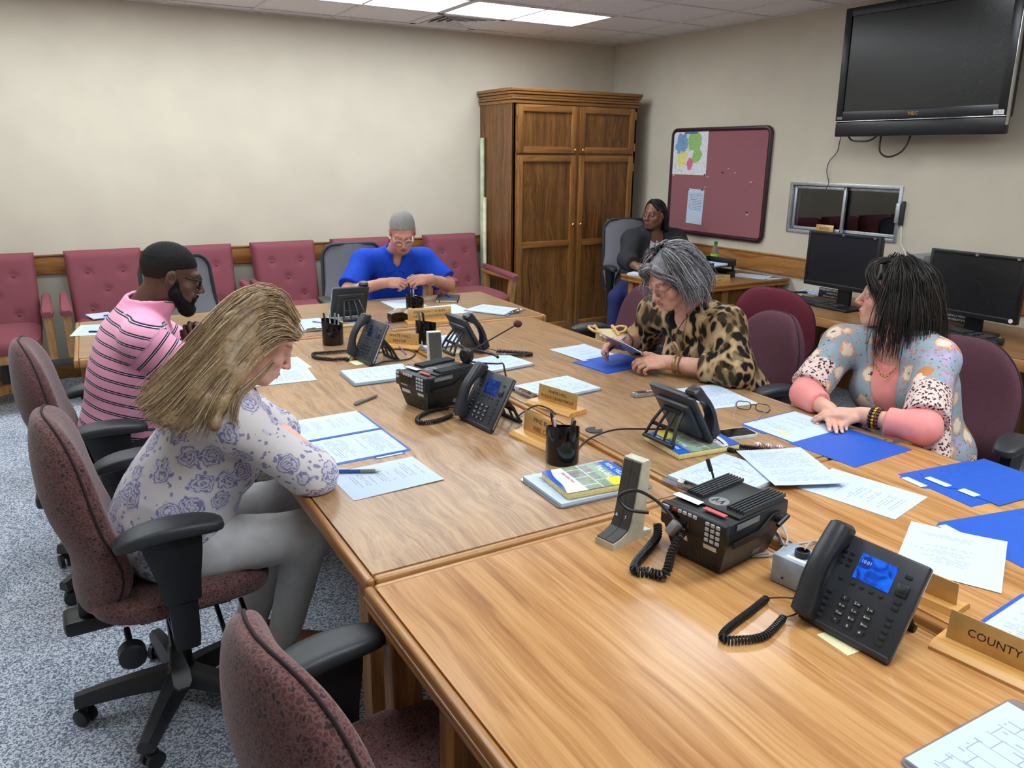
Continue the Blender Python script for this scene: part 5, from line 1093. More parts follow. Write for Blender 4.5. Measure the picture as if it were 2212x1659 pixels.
# voice recorder, smartphone, spectacles, peppermints, grommet, grey box
a, b_ = T(1366, 858), T(1420, 851); d = b_ - a
t = thing('voice_recorder', 'silver voice recorder lying left of the typed sheets', 'recorder', (a + b_) / 2, math.atan2(d.y, d.x))
MB().box((0, 0, 0.009), (0.112, 0.036, 0.016), 0.004).obj('case', m_silver, t); MB().box((-0.02, 0, 0.0175), (0.04, 0.024, 0.001), 0.0005).obj('display', m_dark, t)
mb = MB()
for k in range(3): mb.tube([(0.012 + 0.012 * k, 0, 0.0165), (0.012 + 0.012 * k, 0, 0.0190)], 0.0042, 10)
o = mb.obj('button', m_white, t); o['kind'] = 'stuff'
t = thing('smartphone', 'smartphone in a pale case lying right of the phone on the phone book', 'smartphone', (1.925, 1.80, TZ), R_(-88 + 78))
MB().prism(rrect(0.155, 0.078, 0.012), 0.0003, 0.010).obj('case', plain('pale_phone_case', (206, 214, 216), 0.4), t); MB().prism(rrect(0.147, 0.070, 0.010), 0.0101, 0.0106).obj('screen', m_black_gloss, t)
def spectacles(t, mat, lensmat, w=0.052, h=0.036, r=0.0016, temple=0.13, fold=(0, 0), lens=True, tmat=None):
    """local: lenses in the XZ plane looking along -Y, temples run to +Y"""
    mb = MB()
    for sx in (-1, 1):
        ring = [(x, 0.004 * (abs(x) / 0.06), z) for x, z in rrect(w, h, h * 0.42, 5, sx * (w / 2 + 0.009))]; mb.tube(ring, r, 6, closed=True)
    mb.tube(catmull([(-0.010, 0, 0.004), (0, -0.002, 0.007), (0.010, 0, 0.004)], 4), r, 6); mb.obj('rim', mat, t)
    for sx, fo in zip((-1, 1), fold):
        hx = sx * (w + 0.011); d = Vector((math.sin(-sx * fo), math.cos(fo), 0)); p0 = Vector((hx, 0.004, 0.008))
        mb = MB(); mb.tube([p0, p0 + d * temple * 0.75, p0 + d * temple * 0.9 + Vector((0, 0, -0.008)), p0 + d * temple + Vector((0, 0, -0.026))], [r * 1.3, r * 1.3, r * 1.5, r * 1.2], 6); mb.obj('temple', tmat or mat, t)
        if lens:
            ml = MB(); O = rrect(w - r, h - r, h * 0.4, 5, sx * (w / 2 + 0.009)); ml.ring([[(x, 0.004 * (abs(x) / 0.06) + dy, z) for x, z in O] for dy in (-0.0006, 0.0006)]); ml.obj('lens', lensmat, t)
m_lens, nt, b = newmat('spectacle_lens'); setp(b, 0.02); b.inputs['Transmission Weight'].default_value = 1.0; b.inputs['IOR'].default_value = 1.08; b.inputs['Base Color'].default_value = (0.93, 0.95, 0.97, 1)
m_frameblk = plain('dark_frame', (26, 22, 22), 0.3); m_frametort = plain('patterned_temple', (120, 100, 90), 0.35, var=0.7, vscale=220)
t = thing('reading_glasses', 'dark-rimmed reading glasses with patterned temples lying left of the open folder', 'glasses', (2.185, 1.955, TZ + 0.020), R_(122), rot=(R_(-8), 0, R_(122)))
spectacles(t, m_frameblk, m_lens, 0.052, 0.032, 0.0017, 0.135, (0.25, 0.15), True, m_frametort)
m_mint, nt, b = newmat('peppermint_swirl'); setp(b, 0.15, coat=0.6)
g = nd(nt, 'TexCoord').outputs['Object']; s = nd(nt, 'SeparateXYZ', {0: g}); an = nd(nt, 'Math', {0: s.outputs[1], 1: s.outputs[0]}, operation='ARCTAN2').outputs[0]
nt.links.new(ramp(nt, math_(nt, 'FRACT', math_(nt, 'MULTIPLY', an, 6 / (2 * PI))), [(0.0, (236, 230, 230)), (0.5, (236, 230, 230)), (0.55, (214, 80, 90)), (1, (220, 90, 100))]), b.inputs['Base Color'])
for k, (u, v) in enumerate(((1637, 964), (1660, 967), (1684, 970))):
    t = thing('peppermint', ('wrapped peppermint nearest the smartphone', 'wrapped peppermint in the middle of the row of three', 'wrapped peppermint nearest the blue folder')[k], 'candy', T(u, v), 0.4 + k, 'peppermints')
    MB().sphere((0, 0, 0.008), (0.0115, 0.0115, 0.007), 18).obj('candy', m_mint, t)
    mb = MB()
    for s_ in (-1, 1): mb.ring([[(s_ * x, w * a, 0.006 + h * b2) for a, b2 in ((-1, -1), (1, -1), (1, 1), (-1, 1))] for x, w, h in ((0.010, 0.003, 0.002), (0.022, 0.009, 0.0015))])
    mb.obj('wrapper', m_acrylic, t)
t = thing('cable_grommet', 'round dark cable grommet set in the table right of the largest pen cup', 'grommet', T(1283, 930), 0.3)
n = 28; mb = MB(); O = [(0.030 * math.cos(2 * PI * j / n), 0.030 * math.sin(2 * PI * j / n)) for j in range(n)]
O = [(x, y) for x, y in O if not (x > 0.024 and abs(y) < 0.012)]; k0 = next(i for i, (x, y) in enumerate(O) if y < 0 and i > 5 and x > 0 and i == len(O) - 1) if O else 0
mb.prism([p for p in O] + [(0.012, -0.007), (0.006, 0.0), (0.012, 0.007)], 0.0003, 0.003); mb.obj('cap', m_dark, t, ang=0)
t = thing('grey_junction_box', 'light grey junction box with a black knob beside the nearest phone', 'control box', (1.345, 1.02, TZ), R_(-80))
MB().box((0, 0, 0.035), (0.10, 0.085, 0.068), 0.004).obj('housing', plain('box_grey_blue', (150, 162, 176), 0.45), t)
MB().lathe([(0.016, 0.069), (0.0165, 0.072), (0.0165, 0.083), (0.013, 0.084), (0.0125, 0.076), (0.004, 0.076)], 20, (0.0, -0.005, 0)).obj('knob', m_black, t)
MB().box((0.0, -0.028, 0.0694), (0.045, 0.011, 0.0008)).obj('label_strip', m_white, t, ang=0); MB().tube([(-0.02, -0.0431, 0.02), (-0.02, -0.0424, 0.02)], 0.003, 10).obj('screw_hole', m_black, t)

# two-way radios on speaker trays
def radio(label, x, y, rz, headset=False):
    t = thing('two_way_radio', label, 'radio', (x, y, TZ), R_(rz), 'two-way radios')
    # local: keypad faces -Y
    mb = MB(); q = lambda w, y0, y1, z: [(-w / 2, y0, z), (w / 2, y0, z), (w / 2, y1, z), (-w / 2, y1, z)]
    mb.ring([q(0.125, -0.095, 0.085, 0.0), q(0.132, -0.10, 0.09, 0.004), q(0.178, -0.118, 0.10, 0.082), q(0.178, -0.114, 0.10, 0.086)]); mb.obj('speaker_base', m_black, t)
    sl = MB()
    for k in range(15): sl.box((-0.056 + 0.008 * k, -0.1035, 0.03), (0.003, 0.005, 0.038), rot=(R_(13), 0, 0))
    o = sl.obj('grille_slot', m_black_gloss, t, ang=0); o['kind'] = 'stuff'
    R = MB(); R.box((0, 0.005, 0.110), (0.178, 0.235, 0.048), 0.005); R.box((0, 0.02, 0.136), (0.17, 0.18, 0.008), 0.003); R.obj('radio_body', m_black, t)
    for s_ in (-1, 1):
        fn = MB()
        for k in range(6): fn.box((s_ * 0.058 + (k - 2.5) * 0.0085, 0.035, 0.143), (0.0038, 0.165 if s_ < 0 else 0.17, 0.010), 0.001, seg=1)
        o = fn.obj('cooling_fin', m_dark, t); o['kind'] = 'stuff'
    fp = MB(); fp.box((0, -0.119, 0.110), (0.182, 0.022, 0.056), 0.006); fp.obj('control_head', m_black, t)
    MB().box((-0.03, -0.1305, 0.112), (0.052, 0.002, 0.026)).obj('display', m_black_gloss, t, ang=0)
    km = RADK
    for r in range(4):
        for c in range(3): put('key', km, t, (0.045 + 0.0145 * c, -0.1302, 0.130 - 0.0128 * r), (PI / 2, 0, 0))
    for k in range(5): put('key', RADR if k == 0 else km, t, (-0.048 + 0.0145 * k, -0.1302, 0.1322), (PI / 2, 0, 0))
    for k in range(2): put('key', RADW, t, (-0.074, -0.1302, 0.130 - 0.014 * k), (PI / 2, 0, 0))
    lettering('MOTOROLA', 0.007, m_ink_w, t, (-0.035, -0.1305, 0.0915), (PI / 2, 0, 0))
    dsk = MB().tube([(0.0, -0.03, 0.1398), (0.0, -0.03, 0.1405)], 0.024, 28).obj('round_badge', m_grey, t)
    bm_ = MB(); 
    for s_ in (-1, 1): bm_.prism([(s_ * 0.016, -0.011 - 0.03), (s_ * 0.011, -0.011 - 0.03), (s_ * 0.0075, -0.03 + 0.0), (s_ * 0.002, -0.041), (s_ * 0.0015, -0.038), (s_ * 0.0085, -0.02 + 0.004)], 0.1406, 0.1411)
    bm_.obj('logo_mark', m_ink, dsk, ang=0)
    MB().box((-0.055, -0.075, 0.1402), (0.075, 0.022, 0.0008), rot=(0, 0, 0)).obj('sticker', m_white, t, ang=0)
    MB().box((0.03, -0.085, 0.1402), (0.06, 0.014, 0.0008)).obj('sticker', plain('red_sticker', (200, 70, 70), 0.5), t, ang=0)
    MB().box((-0.045, -0.1135, 0.062), (0.05, 0.002, 0.014), rot=(R_(13), 0, 0)).obj('label_strip', m_white, t, ang=0); MB().box((0.045, -0.1155, 0.066), (0.035, 0.002, 0.012), rot=(R_(13), 0, 0)).obj('label_strip', m_white, t, ang=0)
    br_ = MB(); br_.ring([[(0.092, yy, z0), (0.097, yy, z0), (0.097, yy, z1), (0.092, yy, z1)] for yy, z0, z1 in ((-0.10, 0.078, 0.09), (0.0, 0.078, 0.092), (0.05, 0.085, 0.118), (0.085, 0.085, 0.118), (0.10, 0.083, 0.10))])
    br_.tube([(0.094, 0.065, 0.106), (0.112, 0.065, 0.106)], 0.011, 12); br_.tube([(0.112, 0.045, 0.098), (0.112, 0.085, 0.112)], 0.006, 8); br_.obj('mounting_bracket', m_black, t)
    MB().box((0.0925, -0.045, 0.124), (0.001, 0.085, 0.013)).obj('serial_label', m_grey, t, ang=0); MB().box((0.0715, 0.03, 0.022), (0.002, 0.03, 0.016), rot=(0, R_(16), 0)).obj('serial_label', m_grey, t, ang=0)
    return t
RADK = MB().box((0, 0, 0.0015), (0.0105, 0.0085, 0.004), 0.0012, seg=1).mesh('key', plain('radio_key_grey', (176, 180, 186), 0.4))
RADR = MB().box((0, 0, 0.0015), (0.0125, 0.0085, 0.004), 0.0012, seg=1).mesh('key', plain('radio_key_red', (170, 30, 34), 0.4))
RADW = MB().box((0, 0, 0.0015), (0.020, 0.0085, 0.004), 0.0012, seg=1).mesh('key', plain('radio_key_wide', (176, 180, 186), 0.4))
radio('black two-way radio with coiled cord and cooling fins on the near table', 1.30, 1.215, -81)
radio('black two-way radio carrying a headset with boom microphone, in the middle', 1.195, 2.615, -76)
# fist clip and coiled cord of the near radio
t = thing('radio_cord', 'thick coiled black cord hanging from the near radio to the table', 'cord', (0, 0, 0))
zz = TZ
Pc = [Vector((1.162, 1.215, zz + 0.080)), Vector((1.125, 1.20, zz + 0.050)), Vector((1.085, 1.175, zz + 0.018)), T(1400, 1245, 0.012), T(1372, 1243, 0.012), T(1375, 1225, 0.012), T(1405, 1190, 0.014), Vector((1.19, 1.325, zz + 0.02)), Vector((1.21, 1.35, zz + 0.035))]
coil(Pc, 0.0085, 0.0034, 0.0085).obj('coil', m_black, t, ang=0)
MB().tube(catmull([Vector((1.162, 1.215, zz + 0.080)), Vector((1.155, 1.235, zz + 0.11)), Vector((1.15, 1.29, zz + 0.135)), Vector((1.13, 1.345, zz + 0.145)), Vector((1.10, 1.37, zz + 0.125)), Vector((1.11, 1.345, zz + 0.10)), Vector((1.145, 1.31, zz + 0.098))], 8), 0.0042, 8).obj('lead', m_black, t)
MB().box((1.15, 1.228, zz + 0.092), (0.022, 0.022, 0.036), 0.004, rot=(0.3, 0.5, 0)).obj('connector', m_penGrey, t)
t = thing('microphone_clip', 'black antenna-like plug lead standing up behind the near radio', 'microphone', (1.37, 1.31, TZ))
MB().tube(catmull([(0, 0.0, 0.012), (0.0, 0.0, 0.06), (-0.005, 0.01, 0.12), (-0.012, 0.02, 0.16)], 6), 0.0028, 8).obj('stem', m_dark, t); MB().tube([(-0.012, 0.02, 0.155), (-0.018, 0.03, 0.185)], 0.0055, 10).obj('head', m_dark, t); MB().tube([(0, 0, 0), (0, 0, 0.016)], 0.014, 14).obj('foot', m_black, t)

# desk microphones: beige L-shaped stand with dark front
def desk_mic(label, x, y, rz, h=0.20):
    t = thing('desk_microphone', label, 'microphone', (x, y, TZ), R_(rz), 'beige desk microphones')
    w = 0.058                                             # local: front faces -Y
    pr = [(-0.075, 0.0), (0.07, 0.0), (0.07, 0.012), (0.038, 0.018), (0.052, h - 0.004), (0.048, h), (0.020, h), (-0.008, 0.055), (-0.020, 0.032), (-0.045, 0.022), (-0.075, 0.018)]
    MB().ring([[(x_, y_, z_) for y_, z_ in pr] for x_ in (-w / 2, w / 2)]).obj('stand', m_beige, t)
    fr = [(-0.073, 0.0185), (-0.045, 0.0228), (-0.0205, 0.0335), (-0.0085, 0.056), (0.0195, h - 0.002), (0.0165, h - 0.004), (-0.012, 0.058), (-0.0235, 0.0365), (-0.046, 0.0262), (-0.073, 0.0215)]
    mb = MB()
    for x0, x1 in ((-w / 2 + 0.003, -0.0006), (0.0006, w / 2 - 0.003)): mb.ring([[(x_, y_, z_) for y_, z_ in fr] for x_ in (x0, x1)])
    o = mb.obj('front_cover', plain('mic_front_grey', (58, 58, 56), 0.5), t); o['kind'] = 'stuff'
    for s_, sh in ((-1, [(-0.004, -0.004), (0.004, -0.004), (0, 0.005)]), (1, [(-0.002, -0.005), (0.003, 0.0), (0.0, 0.0), (0.002, 0.006), (-0.003, 0.001), (0.0, 0.001)])):
        mk = MB().prism(sh, 0, 0.0005); mk.obj('symbol', m_ink_w, t, (s_ * 0.014, -0.0165, 0.066), (R_(76), 0, 0), ang=0)
    return t
desk_mic('beige and black desk microphone left of the near radio', 1.135, 1.385, -78, 0.205)
desk_mic('beige and black desk microphone standing behind the radio with the headset', 1.345, 2.955, -12, 0.19)
t = thing('headset', 'black headset with foam-tipped boom microphone lying on the middle radio', 'headset', (1.31, 2.60, TZ + 0.155))
MB().tube([(-0.012, -0.004, 0.02), (-0.006, -0.002, 0.02), (0.012, 0.004, 0.02)], [0.024, 0.031, 0.028], 24).obj('ear_cup', m_black, t)
lettering('headset', 0.009, m_grey, t, (-0.0125, -0.0045, 0.02), (PI / 2, 0, -PI / 2 + 0.3)) if False else None
MB().tube(catmull([(-0.014, 0, 0.02), (0.02, -0.02, 0.045), (0.09, -0.05, 0.09), (0.165, -0.08, 0.135)], 6), 0.0028, 8).obj('boom', m_black, t)
MB().sphere((0.178, -0.085, 0.143), (0.017, 0.017, 0.014), 14).obj('foam_tip', plain('maroon_foam', (78, 40, 40), 0.95, grain=0.5, gscale=500), t)
MB().tube(catmull([(0.0, 0.0, 0.045), (-0.01, 0.04, 0.055), (0.03, 0.12, 0.03), (0.11, 0.13, 0.0), (0.16, 0.08, -0.01), (0.15, 0.02, -0.008)], 6), 0.006, 8).obj('headband', m_black, t)
MB().tube(catmull([(0.0, -0.01, 0.0), (0.05, -0.05, -0.004), (0.10, -0.06, -0.01), (0.14, -0.04, -0.02), (0.17, 0.0, -0.06), (0.20, 0.02, -0.13), (0.22, 0.0, -0.15)], 6), 0.0035, 6).obj('cable', m_black, t)
# cables on the table
def cable(label, P, r, m, name='cable', grp=None): return tag(MB().tube(catmull(P, 8), r, 8).obj(name, m), label, 'cable', grp)
cz = 0.0045
cable('black phone cable arching from the largest pen cup to the phone on the phone book', [T(1240, 985, cz), T(1262, 958, cz), T(1300, 948, 0.02), T(1340, 945, 0.03), T(1400, 945, 0.03), T(1440, 945, 0.03)], 0.0032, m_black)
cable('black phone cable running from the middle phone to the WHITE HALL POLICE plate', [T(1110, 908, cz), T(1135, 893, 0.01), T(1160, 887, 0.02), T(1185, 891, 0.015), T(1200, 897, cz)], 0.0032, m_black)
cable('black cable loop lying behind the phone with the faint screen', [T(800, 795, cz), T(830, 783, cz), T(880, 778, cz), T(897, 765, cz), T(880, 757, cz), T(845, 757, cz), T(815, 765, cz)], 0.0036, m_black)
cable('purple network cable lying between the phones in the middle', [T(878, 768, cz), T(865, 755, 0.01), T(850, 742, 0.02), T(846, 720, 0.03), T(833, 706, 0.02), T(845, 697, cz), T(858, 690, cz)], 0.0030, plain('purple_cable', (120, 84, 150), 0.5))
cable('purple cable lying over the clipboard at the left part of the far table', [T(676, 699, 0.012), T(690, 701, 0.012), T(705, 702, cz), T(720, 703, cz)], 0.0030, plain('violet_cable', (110, 80, 150), 0.5))
m_gcab = plain('grey_cable', (168, 166, 164), 0.5)
cable('grey cable coiling from the near radio to the grey box, outer loop', [Vector((1.42, 1.21, TZ + 0.06)), T(1625, 1100, 0.05), T(1648, 1090, 0.03), T(1668, 1130, 0.008), T(1690, 1175, cz), T(1700, 1185, 0.01), T(1740, 1182, 0.012), T(1780, 1170, cz)], 0.003, m_gcab)
cable('grey cable lying on the table between the near radio and the grey box, lower loop', [Vector((1.375, 1.14, TZ + 0.010)), T(1620, 1205, cz), T(1665, 1203, cz), T(1693, 1185, cz), T(1700, 1172, 0.010), T(1690, 1150, 0.014), T(1660, 1130, 0.03), T(1640, 1110, 0.05)], 0.003, m_gcab)
cable('thin grey lead rising from the grey box knob', [Vector((1.348, 1.02, TZ + 0.085)), T(1748, 1195, 0.03), T(1762, 1175, 0.01), T(1785, 1165, cz)], 0.0022, m_gcab)
cable('black cable dipping into the centre seam behind the near radio', [Vector((1.42, 1.18, TZ + 0.05)), T(1660, 1155, 0.02), T(1680, 1165, 0.012), T(1688, 1183, cz)], 0.003, m_black)
t = thing('cable_plug', 'white plug with red leads behind the near radio', 'plug', (1.435, 1.235, TZ + 0.075), 0.6)
MB().box((0, 0, 0), (0.045, 0.016, 0.012), 0.003, rot=(0, -0.4, 0)).obj('housing', m_white, t); mb = MB()
for k in (-1, 1): mb.tube(catmull([(-0.02, 0.004 * k, -0.008), (-0.03, 0.006 * k, 0.01), (-0.05, 0.008 * k, 0.012), (-0.065, 0.006 * k, -0.005)], 5), 0.002, 6)
mb.obj('lead', m_redpen, t)
# ================================================================ PEOPLE: smooth distance fields polygonised with surface nets
f32 = np.float32
A_ = lambda *v: np.array(v, f32)
def nrm(v): v = np.asarray(v, f32); return v / max(1e-9, float(np.linalg.norm(v)))
def smin(a, b, k):
    if k <= 0: return np.minimum(a, b)
    h = np.maximum(k - np.abs(a - b), 0) / k; return np.minimum(a, b) - h * h * k * 0.25
def smax(a, b, k): return -smin(-a, -b, k)
def s_rc(P, a, b, r1, r2=None):
    a = np.asarray(a, f32); b = np.asarray(b, f32); r2 = r1 if r2 is None else r2
    ab = b - a; pa = P - a; t = np.clip(pa @ ab / max(1e-9, float(ab @ ab)), 0, 1)
    q = pa - t[:, None] * ab; return np.sqrt((q * q).sum(1)) - (r1 + (r2 - r1) * t)
def s_ell(P, c, r, M=None):
    q = P - np.asarray(c, f32)
    if M is not None: q = q @ M
    q1 = q / np.asarray(r, f32); q2 = q1 / np.asarray(r, f32)
    k0 = np.sqrt((q1 * q1).sum(1)); k1 = np.sqrt((q2 * q2).sum(1)) + 1e-9; return k0 * (k0 - 1) / k1
SLABS = [(0.50, 1.45, -1, 3.93, 0.645, 0.7412), (1.46, 2.388, -1, 3.9, 0.645, 0.7412), (0.0, 2.54, 3.88, 4.885, 0.645, 0.7412), (3.92, 5.0, 4.21, 5.03, 0.69, 0.7415)]
for _x, _y in ((0.17, 2.31), (0.10, 3.28), (1.86, 5.25), (4.50, 5.46), (2.70, 2.56), (2.85, 1.67)): SLABS.append((_x - 0.2, _x + 0.2, _y - 0.2, _y + 0.2, 0.40, 0.497))
class SDF:
    def __init__(s): s.ops = []; s.post = None
    def u(s, fn, c, R, k=0.02): s.ops.append((0, fn, np.asarray(c, f32), R, k))
    def sub(s, fn, c, R, k=0.01): s.ops.append((1, fn, np.asarray(c, f32), R, k))
    def cap(s, a, b, r1, r2=None, k=0.02):
        a = np.asarray(a, f32); b = np.asarray(b, f32); r2 = r1 if r2 is None else r2
        s.u(lambda P: s_rc(P, a, b, r1, r2), (a + b) / 2, float(np.linalg.norm(b - a)) / 2 + max(r1, r2), k)
    def ell(s, c, r, M=None, k=0.03): s.u(lambda P: s_ell(P, c, r, M), c, max(r), k)
    def ev(s, P):
        d = np.full(len(P), 1.0, f32)
        for kind, fn, c, R, k in s.ops:
            q = P - c; ds = np.sqrt((q * q).sum(1)) - R; m = ds < 0.06
            if kind == 0:
                d = np.where(m, d, np.minimum(d, ds))
                if m.any(): d[m] = smin(d[m], fn(P[m]), k)
            elif m.any(): d[m] = smax(d[m], -fn(P[m]), k)
        if s.post: d = s.post(P, d)
        for x0, x1, y0, y1, z0, z1 in SLABS:   # nothing of a person may pass through a table top or a seat cushion
            m = (P[:, 0] > x0 - .03) & (P[:, 0] < x1 + .03) & (P[:, 1] > y0 - .03) & (P[:, 1] < y1 + .03) & (P[:, 2] > z0 - .03) & (P[:, 2] < z1 + .03)
            if m.any():
                p = P[m]; b_ = np.maximum.reduce([x0 - p[:, 0], p[:, 0] - x1, y0 - p[:, 1], p[:, 1] - y1, z0 - p[:, 2], p[:, 2] - z1]); d[m] = np.maximum(d[m], -b_)
        return d
def axis(lo, hi, h0, fine=(), h1=None):
    xs = [lo]
    while xs[-1] < hi:
        x = xs[-1]; h = h0
        for a, b in fine:
            if a - h0 < x < b: h = h1
        xs.append(x + h)
    return np.array(xs, f32)
def polygonise(F, lo, hi, h0, fine=((), (), ()), h1=None):
    ax = [axis(lo[i], hi[i], h0, fine[i], h1) for i in range(3)]; n = [len(a) for a in ax]; B = 8
    nb = [(m + B - 1) // B for m in n]
    cen = []; hl = []
    for a, m in zip(ax, nb):
        st = [a[min(i * B, len(a) - 1)] for i in range(m)]; en = [a[min(i * B + B - 1, len(a) - 1)] for i in range(m)]
        cen.append((np.array(st) + np.array(en)) / 2); hl.append((np.array(en) - np.array(st)) / 2)
    C = np.stack(np.meshgrid(*cen, indexing='ij'), -1).reshape(-1, 3).astype(f32); Hh = np.stack(np.meshgrid(*hl, indexing='ij'), -1).reshape(-1, 3)
    dc = F(C); hd = np.sqrt((Hh ** 2).sum(1)); keep = np.abs(dc) < hd * 1.15 + 0.022
    V = np.repeat(np.repeat(np.repeat(np.where(dc < 0, -1.0, 1.0).reshape(nb).astype(f32), B, 0), B, 1), B, 2)[:n[0], :n[1], :n[2]].copy()
    kb = np.argwhere(keep.reshape(nb)); o = np.stack(np.meshgrid(*[np.arange(B)] * 3, indexing='ij'), -1).reshape(-1, 3)
    for s in range(0, len(kb), 900):
        I = (kb[s:s + 900, None, :] * B + o[None]).reshape(-1, 3); I = I[(I[:, 0] < n[0]) & (I[:, 1] < n[1]) & (I[:, 2] < n[2])]
        V[I[:, 0], I[:, 1], I[:, 2]] = F(np.stack([ax[k][I[:, k]] for k in range(3)], 1))
    S = V < 0; cnt = np.zeros([m - 1 for m in n], np.int8)
    for dx in (0, 1):
        for dy in (0, 1):
            for dz in (0, 1): cnt += S[dx:n[0] - 1 + dx, dy:n[1] - 1 + dy, dz:n[2] - 1 + dz]
    act = np.argwhere((cnt > 0) & (cnt < 8)); idx = np.full(cnt.shape, -1, np.int32); idx[act[:, 0], act[:, 1], act[:, 2]] = np.arange(len(act))
    acc = np.zeros((len(act), 3), f32); num = np.zeros(len(act), f32)
    corners = [(dx, dy, dz) for dx in (0, 1) for dy in (0, 1) for dz in (0, 1)]
    for a in range(8):
        for b in range(a + 1, 8):
            ca, cb = np.array(corners[a]), np.array(corners[b])
            if abs(ca - cb).sum() != 1: continue
            ia, ib = act + ca, act + cb
            va = V[ia[:, 0], ia[:, 1], ia[:, 2]]; vb = V[ib[:, 0], ib[:, 1], ib[:, 2]]; m = (va < 0) != (vb < 0)
            t = np.where(m, va / np.where(m, va - vb, 1), 0)[:, None]
            pa = np.stack([ax[k][ia[:, k]] for k in range(3)], 1); pb = np.stack([ax[k][ib[:, k]] for k in range(3)], 1)
            acc += np.where(m[:, None], pa + t * (pb - pa), 0); num += m
    vert = acc / np.maximum(num, 1)[:, None]; Q = []
    for k in range(3):
        sl0 = [slice(1, m - 1) for m in n]; sl1 = [slice(1, m - 1) for m in n]; sl0[k] = slice(0, n[k] - 1); sl1[k] = slice(1, n[k])
        s0, s1 = S[tuple(sl0)], S[tuple(sl1)]; E = np.argwhere(s0 != s1)
        if not len(E): continue
        fl = s0[E[:, 0], E[:, 1], E[:, 2]]; base = E + 1; base[:, k] -= 1
        i, j = (k + 1) % 3, (k + 2) % 3
        def cell(di, dj): c = base.copy(); c[:, i] -= di; c[:, j] -= dj; return idx[c[:, 0], c[:, 1], c[:, 2]]
        q = np.stack([cell(1, 1), cell(0, 1), cell(0, 0), cell(1, 0)], 1); q[~fl] = q[~fl][:, ::-1]; Q.append(q)
    Q = np.concatenate(Q); return vert, Q[(Q >= 0).all(1)]
def np_mesh(name, V, Q, mat, col=None, attrs=None, smooth=1):
    if smooth:
        E = np.concatenate([Q[:, [0, 1]], Q[:, [1, 2]], Q[:, [2, 3]], Q[:, [3, 0]]])
        for _ in range(smooth):
            acc = np.zeros_like(V); nn = np.zeros(len(V), f32)
            for a, b in ((0, 1), (1, 0)): 
                for c in range(3): acc[:, c] += np.bincount(E[:, a], V[E[:, b], c], len(V))
                nn += np.bincount(E[:, a], minlength=len(V))
            V = V * 0.5 + 0.5 * acc / np.maximum(nn, 1)[:, None]
    me = bpy.data.meshes.new(name); me.vertices.add(len(V)); me.vertices.foreach_set('co', np.ascontiguousarray(V, f32).ravel())
    me.loops.add(Q.size); me.loops.foreach_set('vertex_index', np.ascontiguousarray(Q, np.int32).ravel())
    me.polygons.add(len(Q)); me.polygons.foreach_set('loop_start', np.arange(0, Q.size, 4, dtype=np.int32))
    me.update(calc_edges=True); me.validate(); me.polygons.foreach_set('use_smooth', [True] * len(me.polygons)); me.materials.append(mat)
    if col is not None:
        a = me.color_attributes.new('tone', 'FLOAT_COLOR', 'POINT'); c4 = np.ones((len(V), 4), f32); c4[:, :3] = col; a.data.foreach_set('color', c4.ravel())
    for k, v in (attrs or {}).items():
        a = me.attributes.new(k, 'FLOAT', 'POINT'); a.data.foreach_set('value', np.ascontiguousarray(v, f32))
    me.update(); return me
LIN = lambda c: np.array(lin(c)[:3], f32)
def tone_mat(name, rough, spec=0.4, noise_amt=0.10, nscale=60, bumpn=0.0, sss=0.0, stretch=None):
    m, nt, b = newmat(name); setp(b, rough, spec=spec)
    at = nd(nt, 'VertexColor', layer_name='tone').outputs[0]
    n = nd(nt, 'TexNoise', {'Vector': coord(nt), 'Scale': nscale, 'Detail': 3.0}).outputs[0]
    lo = int(255 * (1 - noise_amt)); c = mixc(nt, 1.0, at, ramp(nt, n, [(0.3, (lo, lo, lo)), (0.7, (255, 255, 255))]), 'MULTIPLY')
    nt.links.new(c, b.inputs['Base Color'])
    if bumpn: bump(nt, b, nd(nt, 'TexNoise', {'Vector': coord(nt), 'Scale': nscale * 4, 'Detail': 2.0}).outputs[0], bumpn, 0.001)
    if sss: b.inputs['Subsurface Weight'].default_value = sss; b.inputs['Subsurface Radius'].default_value = (0.012, 0.005, 0.003)
    return m
m_skin = tone_mat('skin', 0.52, 0.35, 0.08, 40, 0.05)
m_skin_dark = tone_mat('skin_deep', 0.45, 0.4, 0.10, 40, 0.05)
m_hair = tone_mat('hair_strands', 0.42, 0.4, 0.25, 120)
m_hair_short = tone_mat('short_hair', 0.75, 0.25, 0.45, 500, 0.5)
def eye_mat(name, iris):
    m, nt, b = newmat(name); setp(b, 0.08)
    y = nd(nt, 'SeparateXYZ', {0: nd(nt, 'TexCoord').outputs['Object']}).outputs[1]
    nt.links.new(ramp(nt, math_(nt, 'DIVIDE', y, 0.0128), [(0.0, (215, 205, 200)), (0.86, (215, 205, 200)), (0.88, iris), (0.955, iris), (0.965, (8, 8, 8))], 'LINEAR'), b.inputs['Base Color']); return m
m_eye_b = eye_mat('brown_eye', (60, 36, 22)); m_eye_l = eye_mat('blue_eye', (90, 120, 140))

